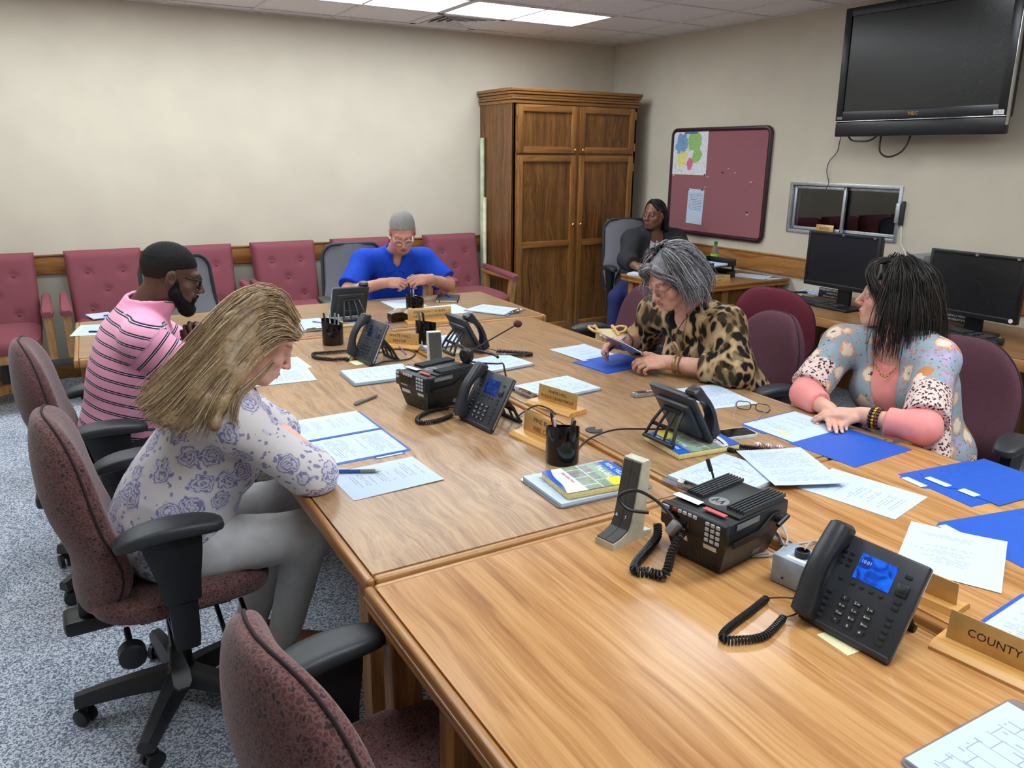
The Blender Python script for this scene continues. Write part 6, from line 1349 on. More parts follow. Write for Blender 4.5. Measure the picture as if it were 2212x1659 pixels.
class Head:
    def __init__(h, c, fwd, up=(0, 0, 1), s=1.0, w=1.0, male=False, open_=0.0045, lid=0.0, jaw=1.0, cheek=1.0, nose=1.0):
        h.c = np.asarray(c, f32); f = nrm(fwd); r = nrm(np.cross(f, nrm(up))); u = np.cross(r, f); h.M = np.stack([r, f, u], 1).astype(f32)
        h.s = s; h.w = w; h.male = male; h.open = open_; h.lid = lid; h.jaw = jaw; h.cheek = cheek; h.nose = nose
    def wl(h, *p): return h.c + h.M @ (np.array(p, f32) * h.s)
    def loc(h, P): return ((P - h.c) @ h.M) / h.s
    def fn(h, P):
        p = h.loc(P); p = p.copy(); p[:, 0] = np.abs(p[:, 0]) / h.w
        d = s_ell(p, (0, -0.018, 0.032), (0.0735, 0.094, 0.083))
        d = smin(d, s_ell(p, (0, 0.022, -0.035), (0.058, 0.066, 0.078)), 0.03)
        d = smin(d, s_rc(p, (0.050 * h.jaw, 0.0, -0.050), (0.020, 0.060, -0.094), 0.017, 0.015), 0.028)
        d = smin(d, s_ell(p, (0, 0.068, -0.098), (0.021 * h.jaw, 0.018, 0.016)), 0.026)
        d = smin(d, s_ell(p, (0.040, 0.055, -0.030), (0.023 * h.cheek, 0.022, 0.021 * h.cheek)), 0.022)
        d = smin(d, s_rc(p, (0, 0.081, 0.021), (0.036, 0.072, 0.020), 0.0115 if h.male else 0.009), 0.018)
        d = smax(d, -s_ell(p, (0.032, 0.102, -0.001), (0.021, 0.020, 0.015)), 0.016)
        n = h.nose
        d = smin(d, s_rc(p, (0, 0.084, 0.012), (0, 0.104 + 0.002 * n, -0.028), 0.0070, 0.0095 * n), 0.012)
        d = smin(d, s_ell(p, (0, 0.109, -0.0315), (0.0105 * n, 0.0095, 0.0088)), 0.007)
        d = smin(d, s_ell(p, (0.0115 * n, 0.098, -0.036), (0.0075 * n, 0.009, 0.007)), 0.006)
        d = smax(d, -s_ell(p, (0.006, 0.106, -0.0425), (0.0042, 0.005, 0.004)), 0.003)
        d = smin(d, s_ell(p, (0, 0.078, -0.066), (0.030, 0.016, 0.022)), 0.016)
        d = smin(d, s_ell(p, (0, 0.0935, -0.0615), (0.0215, 0.0070, 0.0050)), 0.005)
        d = smin(d, s_ell(p, (0, 0.0925, -0.0725), (0.0185, 0.0072, 0.0062)), 0.005)
        d = smax(d, -s_ell(p, (0, 0.103, -0.0668), (0.0225, 0.009, 0.0013)), 0.003)
        e = s_ell(p, (0.0315, 0.0755, 0.0), (0.0152, 0.0150, 0.0150))
        e = smax(e, -s_ell(p, (0.0320, 0.094, -0.0008 - h.lid), (0.0150, 0.016, max(0.0006, h.open))), 0.002)
        d = smin(d, e, 0.004)
        d = smin(d, s_ell(p, (0.0755, -0.008, -0.006), (0.0085, 0.0185, 0.031)), 0.008)
        d = smax(d, -s_ell(p, (0.084, -0.003, -0.002), (0.006, 0.009, 0.016)), 0.004)
        return d * h.s
    def colour(h, P, col, base, lip, brow, cheek=None, browz=0.023, browk=1.0, stubble=None):
        p = h.loc(P); x = np.abs(p[:, 0]); near = (np.abs(p).max(1) < 0.16)
        def mixin(w, c): w = np.clip(w, 0, 1)[:, None] * near[:, None]; col[:] = col * (1 - w) + w * LIN(c)
        if cheek is not None: mixin(0.5 * np.exp(-(((x - 0.042) / 0.022) ** 2 + ((p[:, 2] + 0.03) / 0.02) ** 2)) * (p[:, 1] > 0.02), cheek); mixin(0.35 * np.exp(-((x / 0.014) ** 2 + ((p[:, 2] + 0.033) / 0.014) ** 2)) * (p[:, 1] > 0.09), cheek)
        if stubble is not None: mixin(0.30 * (p[:, 2] < -0.045) * (p[:, 1] > 0.0) * (p[:, 2] > -0.13), stubble)
        mixin(0.35 * np.exp(-(((x - 0.032) / 0.020) ** 2 + ((p[:, 2] - 0.004) / 0.012) ** 2)) * (p[:, 1] > 0.06), tuple(np.array(base) * 0.7))  # darkens the skin round the eyes to paint eyelid shade
        lm = (np.minimum(s_ell(p, (0, 0.0955, -0.0612), (0.0225, 0.010, 0.0048)), s_ell(p, (0, 0.0945, -0.0727), (0.0195, 0.010, 0.0060)))); mixin((lm < 0.0005) * 0.85, lip)
        mixin(np.exp(-(((p[:, 2] + 0.0668) / 0.0014) ** 2)) * (x < 0.021) * (p[:, 1] > 0.085) * 0.8, tuple(np.array(lip) * 0.45))
        bz = browz + 0.006 * np.clip((x - 0.012) / 0.022, 0, 1) - 0.007 * np.clip((x - 0.034) / 0.014, 0, 1)
        mixin(np.exp(-((p[:, 2] - bz) / 0.0036) ** 2) * (x > 0.010) * (x < 0.048) * (p[:, 1] > 0.055) * browk, brow)
        return col
    def eyes(h, root, mat, gaze=(0, 1, -0.2)):
        g = nrm(h.M @ nrm(gaze)); q = Vector(g.tolist()).to_track_quat('Y', 'Z')
        for sx in (-1, 1):
            c = h.wl(sx * 0.0315 * h.w, 0.0755, 0.0)
            o = MB().sphere((0, 0, 0), 0.0128 * h.s, 20).obj('eye', mat, root); o.location = Vector(c.tolist()) - root.location; o.rotation_euler = q.to_euler()
def hand_ops(S, w, d, back, thumb, curls=(20, 20, 20, 20), th=(0.55, 0.75, -0.35), s=1.0, spread=0.05, thc=15, tips=None, k=0.008):
    """w wrist, d finger direction, back = back-of-hand normal, thumb = +1/-1 side of cross(d, back) where the thumb sits"""
    w = np.asarray(w, f32); y = nrm(d); z = nrm(np.asarray(back, f32) - y * float(np.dot(back, y))); x = np.cross(y, z) * thumb
    L = lambda a, b, c: w + (x * a + y * b + z * c) * s
    S.cap(w - y * 0.03 * s, L(0, 0.02, 0), 0.025 * s, 0.024 * s, 0.02)
    S.ell(L(0.0, 0.050, -0.001), (0.038 * s, 0.046 * s, 0.0145 * s), np.stack([x, y, z], 1), 0.014)
    S.cap(L(0.022, 0.025, -0.006), L(0.030, 0.055, -0.008), 0.015 * s, 0.011 * s, 0.012)
    for q, (bx, by, ln, r) in enumerate(((0.028, 0.088, 0.074, 0.0088), (0.009, 0.094, 0.082, 0.0090), (-0.010, 0.090, 0.076, 0.0086), (-0.028, 0.080, 0.060, 0.0076))):
        S.cap(L(bx * 0.6, 0.03, 0.002), L(bx, by, 0.001), 0.0125 * s, 0.0105 * s, 0.010)
        p = L(bx, by, 0.0); a = 0.0
        for j, (fr, ra, rb) in enumerate(((0.48, 1.06, 0.98), (0.30, 0.98, 0.9), (0.24, 0.9, 0.76))):
            a += R_(curls[q]) * (0.8, 1.1, 0.8)[j]
            dv = nrm(x * (bx / 0.03 * spread) + y * math.cos(a) - z * math.sin(a)); e = p + dv * ln * fr * s
            S.cap(p, e, r * ra * s, r * rb * s, 0.004); p = e
        if tips is not None: nb = nrm(np.cross(np.cross(dv, z), dv)) if abs(float(np.dot(dv, z))) < 0.95 else y; tips.append((p + nb * 0.004 * s, 0.0075 * s))
    t0 = L(0.028, 0.022, -0.006); dv = nrm(x * th[0] + y * th[1] + z * th[2]); p = t0 + dv * 0.042 * s; S.cap(t0, p, 0.0135 * s, 0.0105 * s, 0.010)
    dv2 = nrm(dv - x * math.sin(R_(thc)) * 1.2 + y * 0.25); e = p + dv2 * 0.030 * s; S.cap(p, e, 0.0105 * s, 0.0095 * s, 0.004); e2 = e + nrm(dv2 - x * 0.25) * 0.022 * s; S.cap(e, e2, 0.0095 * s, 0.0075 * s, 0.004)
    if tips is not None: tips.append((e2 + z * 0.004 * s, 0.0075 * s))
    return (w + y * 0.07 * s)
class Body:
    """pose: dict of world points; builds skin and clothing fields from the same skeleton"""
    def __init__(b, J, g=1.0, gb=1.0, gp=1.0, bust=0.0, belly=0.0, arm=1.0, leg=1.0):
        b.J = {k: np.asarray(v, f32) for k, v in J.items()}; b.g, b.gb, b.gp, b.bust, b.belly, b.arm, b.leg = g, gb, gp, bust, belly, arm, leg
        j = b.J; b.u = nrm(j['neck'] - j['pelv']); r = nrm(j['shR'] - j['shL']); r = nrm(r - b.u * float(r @ b.u)); b.r = r; b.f = np.cross(b.u, r); b.M = np.stack([r, b.f, b.u], 1).astype(f32)
    def torso(b, S, i=0.0, k=0.07, lower=True):
        j, g = b.J, b.g; Z = f32
        ch = j['pelv'] * 0.34 + j['neck'] * 0.66 - b.f * 0.005; ab = j['pelv'] * 0.66 + j['neck'] * 0.34; H = float(np.linalg.norm(j['neck'] - j['pelv']))
        b.ch, b.ab = ch, ab
        S.ell(ch, (0.160 * g + i, 0.112 * g + i, 0.36 * H + i), b.M, k); S.ell(ab, (0.150 * b.gb + i, 0.118 * b.gb + i, 0.36 * H + i), b.M, k)
        if lower: S.ell(j['pelv'], (0.172 * b.gp + i, 0.135 * b.gp + i, 0.125 + i), b.M, k)
        if b.belly: S.ell(ab + b.f * 0.06 * b.belly - b.u * 0.03, (0.13 * b.gb + i, 0.10 * b.belly + i, 0.14 + i), b.M, k)
        if b.bust:
            for s in (-1, 1): S.ell(ch + b.f * (0.085 * g) + b.r * 0.078 * s - b.u * 0.035, (0.072 * b.bust + i, 0.068 * b.bust + i, 0.072 * b.bust + i), b.M, 0.04)
        for s in ('shR', 'shL'):
            S.cap(j['neck'] - b.u * 0.045, j[s], 0.058 + i, 0.060 * b.arm + i, 0.05)
    def arm_(b, S, side, i=0.0, upto=2.0, k=0.03, cut=None, flare=0.0):
        j = b.J; sh, el, wr = j['sh' + side], j['el' + side], j['wr' + side]; a = b.arm
        if upto <= 1.0: end = sh + (el - sh) * upto; segs = [(sh, end, 0.055 * a + i, (0.055 - 0.011 * upto) * a + i + flare)]
        else:
            t = upto - 1; end = el + (wr - el) * t; segs = [(sh, el, 0.055 * a + i, 0.044 * a + i), (el, end, 0.044 * a + i, (0.044 - 0.016 * t) * a + i + flare)]
        if upto < 2.0 or cut:
            d = nrm(end - segs[-1][0]); A0, B0, r1, r2 = segs[-1]
            for q in segs[:-1]: S.cap(*q, k)
            E2 = B0 + d * r2
            S.u(lambda P: np.maximum(s_rc(P, A0, E2, r1, r2), (P - B0) @ d), (A0 + B0) / 2, float(np.linalg.norm(B0 - A0)) / 2 + max(r1, r2) + 0.03, k)
        else:
            for q in segs: S.cap(*q, k)
    def leg_(b, S, side, i=0.0, k=0.04, ankle=True):
        j = b.J; hp, kn, an = j['hip' + side], j['kn' + side], j['an' + side]; l = b.leg
        S.cap(hp, kn, 0.088 * l + i, 0.058 * l + i, k); S.cap(kn, an, 0.056 * l + i, 0.038 + i, k)
        if ankle:
            d = nrm(A_(an[0] - hp[0], an[1] - hp[1], 0) * 0 + nrm(A_(kn[0] - hp[0], kn[1] - hp[1], 0))); S.cap(an + A_(0, 0, -0.02), an + d * 0.15 + A_(0, 0, -0.055), 0.036, 0.026, 0.02)
def bbox_of(S, pad=0.02):
    lo = np.min([c - R for t, f, c, R, k in S.ops if t == 0], 0) - pad; hi = np.max([c + R for t, f, c, R, k in S.ops if t == 0], 0) + pad; return lo, hi
def build(S, name, mat, root, h, colfn=None, attrfn=None, fine=((), (), ()), h1=None, smooth=1, lo=None, hi=None):
    l, u = bbox_of(S); l = l if lo is None else np.maximum(l, lo); u = u if hi is None else np.minimum(u, hi)
    V, Q = polygonise(S.ev, l, u, h, fine, h1)
    col = colfn(V) if colfn else None; at = attrfn(V) if attrfn else None
    o = np.array(root.location, f32); me = np_mesh(name, V - o, Q, mat, col, at, smooth); return put(name, me, root)
def fine_of(head=None, spots=()):
    iv = ([], [], [])
    if head is not None:
        for k in range(3): iv[k].append((head.c[k] - 0.125, head.c[k] + 0.125))
    for c, r in spots:
        for k in range(3): iv[k].append((c[k] - r, c[k] + r))
    return iv
def sines(P, f, seed=0):
    r = np.random.default_rng(seed); o = np.zeros(len(P), f32)
    for q in range(5): d = nrm(r.normal(size=3)); o += np.sin((P @ d) * f * (0.7 + 0.25 * q) + r.uniform(0, 6.28) + 1.2 * np.sin((P @ nrm(r.normal(size=3))) * f * 0.5)).astype(f32)
    return o / 5
def strands(guides, n, r, cols, jit=0.006, seed=1, wave=0.002, sides=4, m=12, taper=0.35, gpow=1.0, flat=0.55):
    rg = np.random.default_rng(seed); G = [np.array([list(p) for p in catmull([Vector(list(map(float, q))) for q in g], 6)], f32) for g in guides]
    G = [np.stack([np.interp(np.linspace(0, 1, m), np.linspace(0, 1, len(g)), g[:, k]) for k in range(3)], 1) for g in G]; G = np.array(G)
    V = []; Q = []; C = []
    cols = [LIN(c) for c in cols]; o = 0
    for s in range(n):
        t = rg.uniform(0, len(G) - 1.0001); i = int(t); P = G[i] * (1 - t + i) + G[i + 1] * (t - i)
        ss = np.linspace(0, 1, m)[:, None]; P = P + rg.normal(size=3) * jit * (0.5 + 0.9 * ss) + np.sin(ss * rg.uniform(5, 12) + rg.uniform(0, 6)) * rg.normal(size=3) * wave
        end = rg.uniform(0.82, 1.0); P = np.stack([np.interp(np.linspace(0, end, m), np.linspace(0, 1, m), P[:, k]) for k in range(3)], 1)
        tg = np.gradient(P, axis=0); tg /= np.linalg.norm(tg, axis=1)[:, None] + 1e-9
        nn = np.cross(tg, rg.normal(size=3)); nn /= np.linalg.norm(nn, axis=1)[:, None] + 1e-9; bb = np.cross(tg, nn)
        rr = r * rg.uniform(0.6, 1.3) * (1 - (1 - taper) * np.linspace(0, 1, m) ** 2)[:, None]
        for q in range(sides): a = 2 * PI * q / sides; V.append(P + nn * math.cos(a) * rr + bb * math.sin(a) * rr * flat)
        c = cols[rg.integers(len(cols))] * rg.uniform(0.75, 1.2)
        C += [np.repeat(c[None], m, 0)] * sides
        I = np.arange(m - 1)
        for q in range(sides): k = (q + 1) % sides; Q.append(np.stack([o + q * m + I, o + k * m + I, o + k * m + I + 1, o + q * m + I + 1], 1))
        o += m * sides
    return np.concatenate(V).astype(f32), np.concatenate(Q).astype(np.int32), np.concatenate(C).astype(f32)
def hair_obj(name, S, root, h, basecol, st=None, mat=None, smooth=1):
    """polygonised hair volume joined with strands into one child mesh"""
    Vs, Qs, Cs = [], [], []; n = 0
    if S is not None:
        l, u = bbox_of(S); V, Q = polygonise(S.ev, l, u, h); Vs.append(V); Qs.append(Q); Cs.append(basecol(V) if callable(basecol) else np.repeat(LIN(basecol)[None], len(V), 0)); n = len(V)
    for V, Q, C in (st or []): Vs.append(V); Qs.append(Q + n); Cs.append(C); n += len(V)
    o = np.array(root.location, f32); me = np_mesh(name, np.concatenate(Vs) - o, np.concatenate(Qs), mat or m_hair, np.concatenate(Cs), None, 0); return put(name, me, root)
from mathutils.bvhtree import BVHTree
def on_surface(o, root, p, d):
    """where a line through p along d meets the outside of mesh o (all in room coordinates)"""
    me = o.data; t = BVHTree.FromPolygons([v.co.copy() for v in me.vertices], [tuple(q.vertices) for q in me.polygons])
    d = Vector(map(float, d)).normalized(); q = Vector(map(float, p)) - root.location; h = t.ray_cast(q + d * 0.4, -d, 0.6)
    return (h[0], h[1]) if h[0] is not None else (q, d)
def person(label, base):
    r = thing('person', label, 'person', base); r['group'] = 'people at the meeting'; return r
def skin_col(base, head=None, lip=(190, 110, 105), brow=(60, 45, 35), cheek=None, tips=(), tipc=None, extra=None, **k):
    def f(V):
        col = np.repeat(LIN(base)[None], len(V), 0)
        if head is not None: head.colour(V, col, base, lip, brow, cheek, **k)
        for c, r in tips:
            w = np.clip(1.6 - np.linalg.norm(V - c, axis=1) / r * 1.2, 0, 1)[:, None] * 0.8; col[:] = col * (1 - w) + w * LIN(tipc)
        if extra: extra(V, col)
        return col
    return f
# ---------------------------------------------------------------- man in pink striped polo
def make_man():
    H = Head((0.378, 3.24, 1.198), (0.97, -0.10, -0.30), (0.28, 0.0, 1), 1.05, 1.0, True, 0.004, 0.001, 1.08)
    J = dict(pelv=(0.14, 3.27, 0.60), neck=(0.262, 3.262, 1.065), shR=(0.235, 3.075, 0.99), shL=(0.25, 3.45, 0.99), elR=(0.46, 3.035, 0.785), elL=(0.50, 3.43, 0.785), wrR=(0.45, 3.17, 0.89), wrL=(0.455, 3.27, 0.895), hipR=(0.13, 3.17, 0.56), hipL=(0.13, 3.38, 0.56), knR=(0.56, 3.16, 0.55), knL=(0.56, 3.40, 0.55), anR=(0.52, 3.15, 0.10), anL=(0.52, 3.42, 0.10))
    b = Body(J, 1.14, 1.16, 1.05, belly=0.8, arm=1.1, leg=1.05); root = person('man with black beard and glasses in a pink striped polo, hands clasped', (0.08, 3.27, 0.0))
    S = SDF(); b.torso(S); S.u(H.fn, H.c, 0.15, 0.02); S.cap(J['neck'], H.wl(0, -0.028, -0.05), 0.064, 0.062, 0.03)
    for s in 'RL': b.arm_(S, s); b.leg_(S, s)
    sp = [(hand_ops(S, J['wrR'], (-0.25, 0.25, 0.9), (-0.2, -1, 0.1), 1, (55, 58, 60, 60), s=1.05), 0.09), (hand_ops(S, J['wrL'], (-0.30, -0.15, 0.9), (0.3, 1, 0.1), -1, (50, 52, 55, 60), s=1.05), 0.09)]
    base = (92, 62, 50)
    build(S, 'body', m_skin_dark, root, 0.0075, skin_col(base, H, (96, 56, 52), (22, 16, 14)), None, fine_of(H, sp), 0.0036, 1)
    H.eyes(root, m_eye_b, (0, 1, -0.35))
    # hair and beard
    S = SDF(); S.u(lambda P: smax(s_ell(H.loc(P), (0, -0.020, 0.034), (0.0775, 0.0975, 0.0865)), -(H.loc(P)[:, 2] - (0.035 + 0.30 * np.clip(H.loc(P)[:, 1] - 0.02, 0, 1) - 1.0 * np.clip(-H.loc(P)[:, 1] + 0.01, 0, 0.085))), 0.006) * H.s, H.c, 0.14, 0)
    S.post = lambda P, d: d + 0.0012 * sines(P, 420, 3)
    def hcol(V):
        w = np.clip((H.loc(V)[:, 2] - 0.0) / 0.055, 0, 1)[:, None]; return LIN((58, 42, 36)) * (1 - w) + LIN((15, 13, 13)) * w
    hair_obj('hair', S, root, 0.0035, hcol, mat=m_hair_short)
    S = SDF()
    def bf(P):
        p = H.loc(P).copy(); p[:, 0] = np.abs(p[:, 0])
        d = s_rc(p, (0.066, 0.008, -0.012), (0.060, 0.012, -0.05), 0.013, 0.018); d = smin(d, s_rc(p, (0.058, 0.014, -0.055), (0.022, 0.064, -0.102), 0.020, 0.025), 0.02)
        d = smin(d, s_ell(p, (0, 0.072, -0.108), (0.036, 0.030, 0.028)), 0.02); d = smin(d, s_rc(p, (0, 0.097, -0.0535), (0.026, 0.084, -0.066), 0.0055), 0.008); d = smin(d, s_rc(p, (0.026, 0.084, -0.066), (0.022, 0.082, -0.09), 0.008), 0.01)
        return d * H.s
    S.u(bf, H.c + H.M @ A_(0, 0.03, -0.07), 0.14, 0); S.post = lambda P, d: d + 0.0022 * sines(P, 330, 5)
    hair_obj('beard', S, root, 0.0035, (12, 10, 10), mat=m_hair_short)
    # glasses
    g = bpy.data.objects.new('glasses', None); COL.objects.link(g); g.parent = root; g.location = Vector(H.wl(0, 0.098, 0.002).tolist()) - root.location
    g.rotation_euler = Matrix([list(map(float, r)) for r in H.M]).to_euler(); g.rotation_euler.rotate_axis('Z', PI)
    spectacles(g, m_frameblk, m_lens, 0.050, 0.040, 0.0022, 0.115)
    # shirt
    S = SDF(); b.torso(S, 0.018)
    for s in 'RL': b.arm_(S, s, 0.017, 0.86, flare=0.012)
    cn = np.asarray(J['neck'], f32); hd = nrm(H.wl(0, -0.03, -0.05) - cn)
    S.u(lambda P: np.maximum(s_rc(P, cn - hd * 0.02, cn + hd * 0.14, 0.088, 0.084), (P - (cn + hd * 0.082)) @ nrm(hd - b.f * 0.60)), cn, 0.18, 0.012)
    S.sub(lambda P: s_rc(P, cn - hd * 0.0, cn + hd * 0.16, 0.071, 0.074), cn + hd * 0.06, 0.18, 0.004)
    lowz = 0.60
    S.post = lambda P, d: np.maximum(d + 0.0022 * sines(P, 34, 8) + 0.001 * sines(P, 90, 9), lowz - P[:, 2])
    def stripe(V):
        j = b.J; t = (V - j['pelv']) @ b.u
        out = t + 0.10 * ((V - j['pelv']) @ b.f) * 0.5
        for s in 'RL':
            sh, el = j['sh' + s], j['el' + s]; ax = nrm(el - sh); q = V - sh; a = q @ ax; rad = np.linalg.norm(q - a[:, None] * ax, axis=1); lat = q @ nrm(sh - j['neck'])
            out = np.where((a > 0.015) & (rad < 0.098) & (lat + a * 0.9 > 0.03) & (a < 0.4), 3.0 - a, out)
        cd = np.abs((V - cn) @ hd); solid = ((V - cn) @ hd > -0.012) & (np.linalg.norm(V - cn, axis=1) < 0.125)
        return {'stripe': np.where(solid, -5.0, out)}
    m, nt, bb = newmat('pink_striped_jersey'); setp(bb, 0.85, spec=0.2, sheen=0.2)
    at = nd(nt, 'Attribute', attribute_name='stripe').outputs['Fac']
    fr = math_(nt, 'FRACT', math_(nt, 'DIVIDE', at, 0.040)); isc = math_(nt, 'LESS_THAN', at, -2.0)
    cc = ramp(nt, fr, [(0.0, (232, 158, 188)), (0.70, (232, 158, 188)), (0.701, (26, 26, 46)), (0.815, (26, 26, 46)), (0.816, (226, 214, 226)), (0.865, (226, 214, 226)), (0.866, (26, 26, 46)), (0.985, (26, 26, 46)), (0.986, (232, 158, 188))], 'CONSTANT')
    cc = mixc(nt, isc, cc, (236, 158, 190)); nz = nd(nt, 'TexNoise', {'Vector': coord(nt), 'Scale': 500.0}).outputs[0]
    nt.links.new(cc, bb.inputs['Base Color']); bump(nt, bb, nz, 0.15, 0.001)
    build(S, 'polo_shirt', m, root, 0.006, None, stripe, smooth=2, lo=np.array([-1, 2, lowz - 0.012]))
    S = SDF(); b.torso(S, 0.012, lower=True); S.ops = S.ops[2:3]
    for s in 'RL': b.leg_(S, s, 0.012, ankle=False)
    build(S, 'trousers', plain('dark_trousers', (34, 36, 46), 0.85), root, 0.011, smooth=2)
    S = SDF()
    for s in 'RL': a = A_(*J['an' + s]); S.cap(a + A_(-0.02, 0, -0.055), a + A_(0.17, 0, -0.062), 0.044, 0.036, 0.01)
    S.post = lambda P, d: np.maximum(d, 0.002 - P[:, 2]); build(S, 'shoes', m_black, root, 0.010, smooth=1)
make_man()
def add_glasses(H, root, mat, w, h, r, temple=0.115, y=0.098, z=0.002, name='glasses'):
    g = bpy.data.objects.new(name, None); COL.objects.link(g); g.parent = root; g.location = Vector(H.wl(0, y, z).tolist()) - root.location
    g.rotation_euler = Matrix([list(map(float, r_)) for r_ in H.M]).to_euler(); g.rotation_euler.rotate_axis('Z', PI)
    spectacles(g, mat, m_lens, w, h, r, temple)
def tube_part(name, P, r, mat, root, n=8, closed=False): return MB().tube([Vector(map(float, p)) - root.location for p in P], r, n, closed=closed).obj(name, mat, root)
def shoes(b, root, mat, back=-0.02, fwd=0.16, d=None):
    for s in 'RL':
        S = SDF(); a = b.J['an' + s]; k = b.J['kn' + s]; hp = b.J['hip' + s]; q = nrm(A_(k[0] - hp[0], k[1] - hp[1], 0)) if d is None else nrm(d)
        S.cap(a + q * back + A_(0, 0, -0.05), a + q * fwd + A_(0, 0, -0.06), 0.042, 0.034, 0.01); S.cap(a + A_(0, 0, -0.05), a, 0.04, 0.042, 0.02)
        S.post = lambda P, d_: np.maximum(d_, 0.002 - P[:, 2]); build(S, 'shoe', mat, root, 0.010)
def head_guides(H, phis, vol=1.0, L=0.12, z0=0.028, flare=0.02, back=0.0, thick=0.016, part=0.0, fwd_drop=0.0, gy=0.0, curl=0.0):
    """guide curves falling from the crown round the head; phi 0 = face side, pi = nape"""
    G = []; down = A_(0, 0, -1)
    for ph in phis:
        sx, cy = math.sin(ph), math.cos(ph); P = []
        for th in (18, 42, 66, 90):
            t = R_(th); rr = A_((0.0735 + thick) * vol * math.sin(t) * sx, -0.018 + (0.094 + thick) * vol * math.sin(t) * cy, z0 + 0.004 + (0.083 + thick) * vol * math.cos(t)); P.append(H.wl(*(rr + A_(part * (1 - th / 90), 0.02 * (1 - th / 90), 0))))
        d = nrm(H.M @ A_(sx, cy, 0)); d[2] = 0
        for q in (0.25, 0.5, 0.75, 1.0):
            P.append(P[3] + down * L * q + d * flare * (math.sin(q * 2.6) if curl == 0 else math.sin(q * PI) * 1.2 - curl * q) )
        G.append(P)
    return G
# ---------------------------------------------------------------- blonde woman, leaning over her papers
def make_blonde():
    H = Head((0.478, 2.25, 1.14), (0.82, -0.04, -0.60), (0.6, 0.02, 0.8), 0.98, 0.97, False, 0.0016, 0.006, 0.92)
    J = dict(pelv=(0.17, 2.31, 0.59), neck=(0.385, 2.25, 1.005), shR=(0.36, 2.085, 0.955), shL=(0.37, 2.415, 0.955), elR=(0.545, 2.045, 0.785), elL=(0.55, 2.46, 0.785), wrR=(0.535, 2.285, 0.775), wrL=(0.56, 2.31, 0.80), hipR=(0.20, 2.21, 0.555), hipL=(0.20, 2.41, 0.555), knR=(0.545, 2.15, 0.555), knL=(0.57, 2.42, 0.555), anR=(0.49, 2.33, 0.12), anL=(0.40, 2.44, 0.12))
    b = Body(J, 0.93, 0.98, 1.02, bust=0.8, arm=0.88, leg=0.95); root = person('blonde woman in a white blouse with blue flowers, reading at the table', (0.17, 2.31, 0.0))
    S = SDF(); b.torso(S); S.u(H.fn, H.c, 0.15, 0.02); S.cap(J['neck'], H.wl(0, -0.03, -0.05), 0.050, 0.048, 0.03)
    for s in 'RL': b.arm_(S, s); b.leg_(S, s)
    tips = []; sp = [(hand_ops(S, J['wrR'], (0.05, 0.98, -0.02), (0, 0, 1), -1, (15, 18, 20, 22), s=0.9, tips=tips), 0.08), (hand_ops(S, J['wrL'], (0.1, -0.9, -0.02), (0, 0, 1), 1, (15, 18, 20, 22), s=0.9, tips=tips), 0.08)]
    base = (222, 172, 150)
    build(S, 'body', m_skin, root, 0.0075, skin_col(base, H, (186, 96, 96), (130, 96, 66), (224, 140, 126), tips, (232, 190, 180), browk=0.8), None, fine_of(H, sp), 0.0036, 1); H.eyes(root, m_eye_l, (0, 1, -0.7))
    # blouse
    S = SDF(); b.torso(S, 0.020)
    S.ell(b.ab + b.u * -0.05, (0.175, 0.155, 0.16), b.M, 0.06)
    for s in 'RL': b.arm_(S, s, 0.022, 1.12, flare=0.030, k=0.04)
    cn = b.J['neck']; S.sub(lambda P: s_rc(P, cn, H.wl(0, -0.03, -0.05), 0.062, 0.07), cn, 0.16, 0.006)
    low = b.J['pelv'] - b.u * 0.075; S.post = lambda P, d: np.maximum(d + 0.0035 * sines(P, 30, 11) + 0.0016 * sines(P, 75, 12), (low - P) @ nrm(b.u + b.f * 0.2))
    m, nt, bb = newmat('blue_floral_chiffon'); setp(bb, 0.8, spec=0.2, sheen=0.15)
    co = coord(nt); wn = nd(nt, 'TexNoise', {'Vector': co, 'Scale': 26.0, 'Detail': 3.0}); cw = mixc(nt, 0.035, co, wn.outputs['Color'])
    v = nd(nt, 'TexVoronoi', {'Vector': cw, 'Scale': 15.5, 'Randomness': 0.7}, feature='F1').outputs['Distance']
    n2 = nd(nt, 'TexNoise', {'Vector': co, 'Scale': 85.0, 'Detail': 3.0}).outputs[0]
    f = math_(nt, 'ADD', v, math_(nt, 'MULTIPLY', math_(nt, 'SUBTRACT', n2, 0.5), 0.28))
    ring = math_(nt, 'LESS_THAN', math_(nt, 'FRACT', math_(nt, 'MULTIPLY', f, 7.5)), 0.36); ins = math_(nt, 'LESS_THAN', f, 0.50)
    v2 = nd(nt, 'TexVoronoi', {'Vector': cw, 'Scale': 44.0}, feature='F1').outputs['Distance']; leaf = math_(nt, 'MULTIPLY', math_(nt, 'LESS_THAN', math_(nt, 'ADD', v2, math_(nt, 'MULTIPLY', n2, 0.3)), 0.42), math_(nt, 'GREATER_THAN', nd(nt, 'TexNoise', {'Vector': co, 'Scale': 11.0}).outputs[0], 0.44))
    lines = math_(nt, 'MAXIMUM', math_(nt, 'MULTIPLY', math_(nt, 'MULTIPLY', ring, ins), 0.85), math_(nt, 'MULTIPLY', leaf, 0.8))
    cc = mixc(nt, math_(nt, 'MULTIPLY', ins, 0.40), (222, 218, 222), (176, 176, 210)); cc = mixc(nt, lines, cc, (112, 114, 168))
    nt.links.new(cc, bb.inputs['Base Color'])
    build(S, 'blouse', m, root, 0.006, None, None, smooth=2)
    # trousers
    S = SDF(); S.ell(J['pelv'], (0.186, 0.150, 0.13), b.M, 0.04)
    for s in 'RL': b.leg_(S, s, 0.014, ankle=False)
    S.post = lambda P, d: d + 0.0022 * sines(P * A_(1, 1, 0.6), 85, 15)
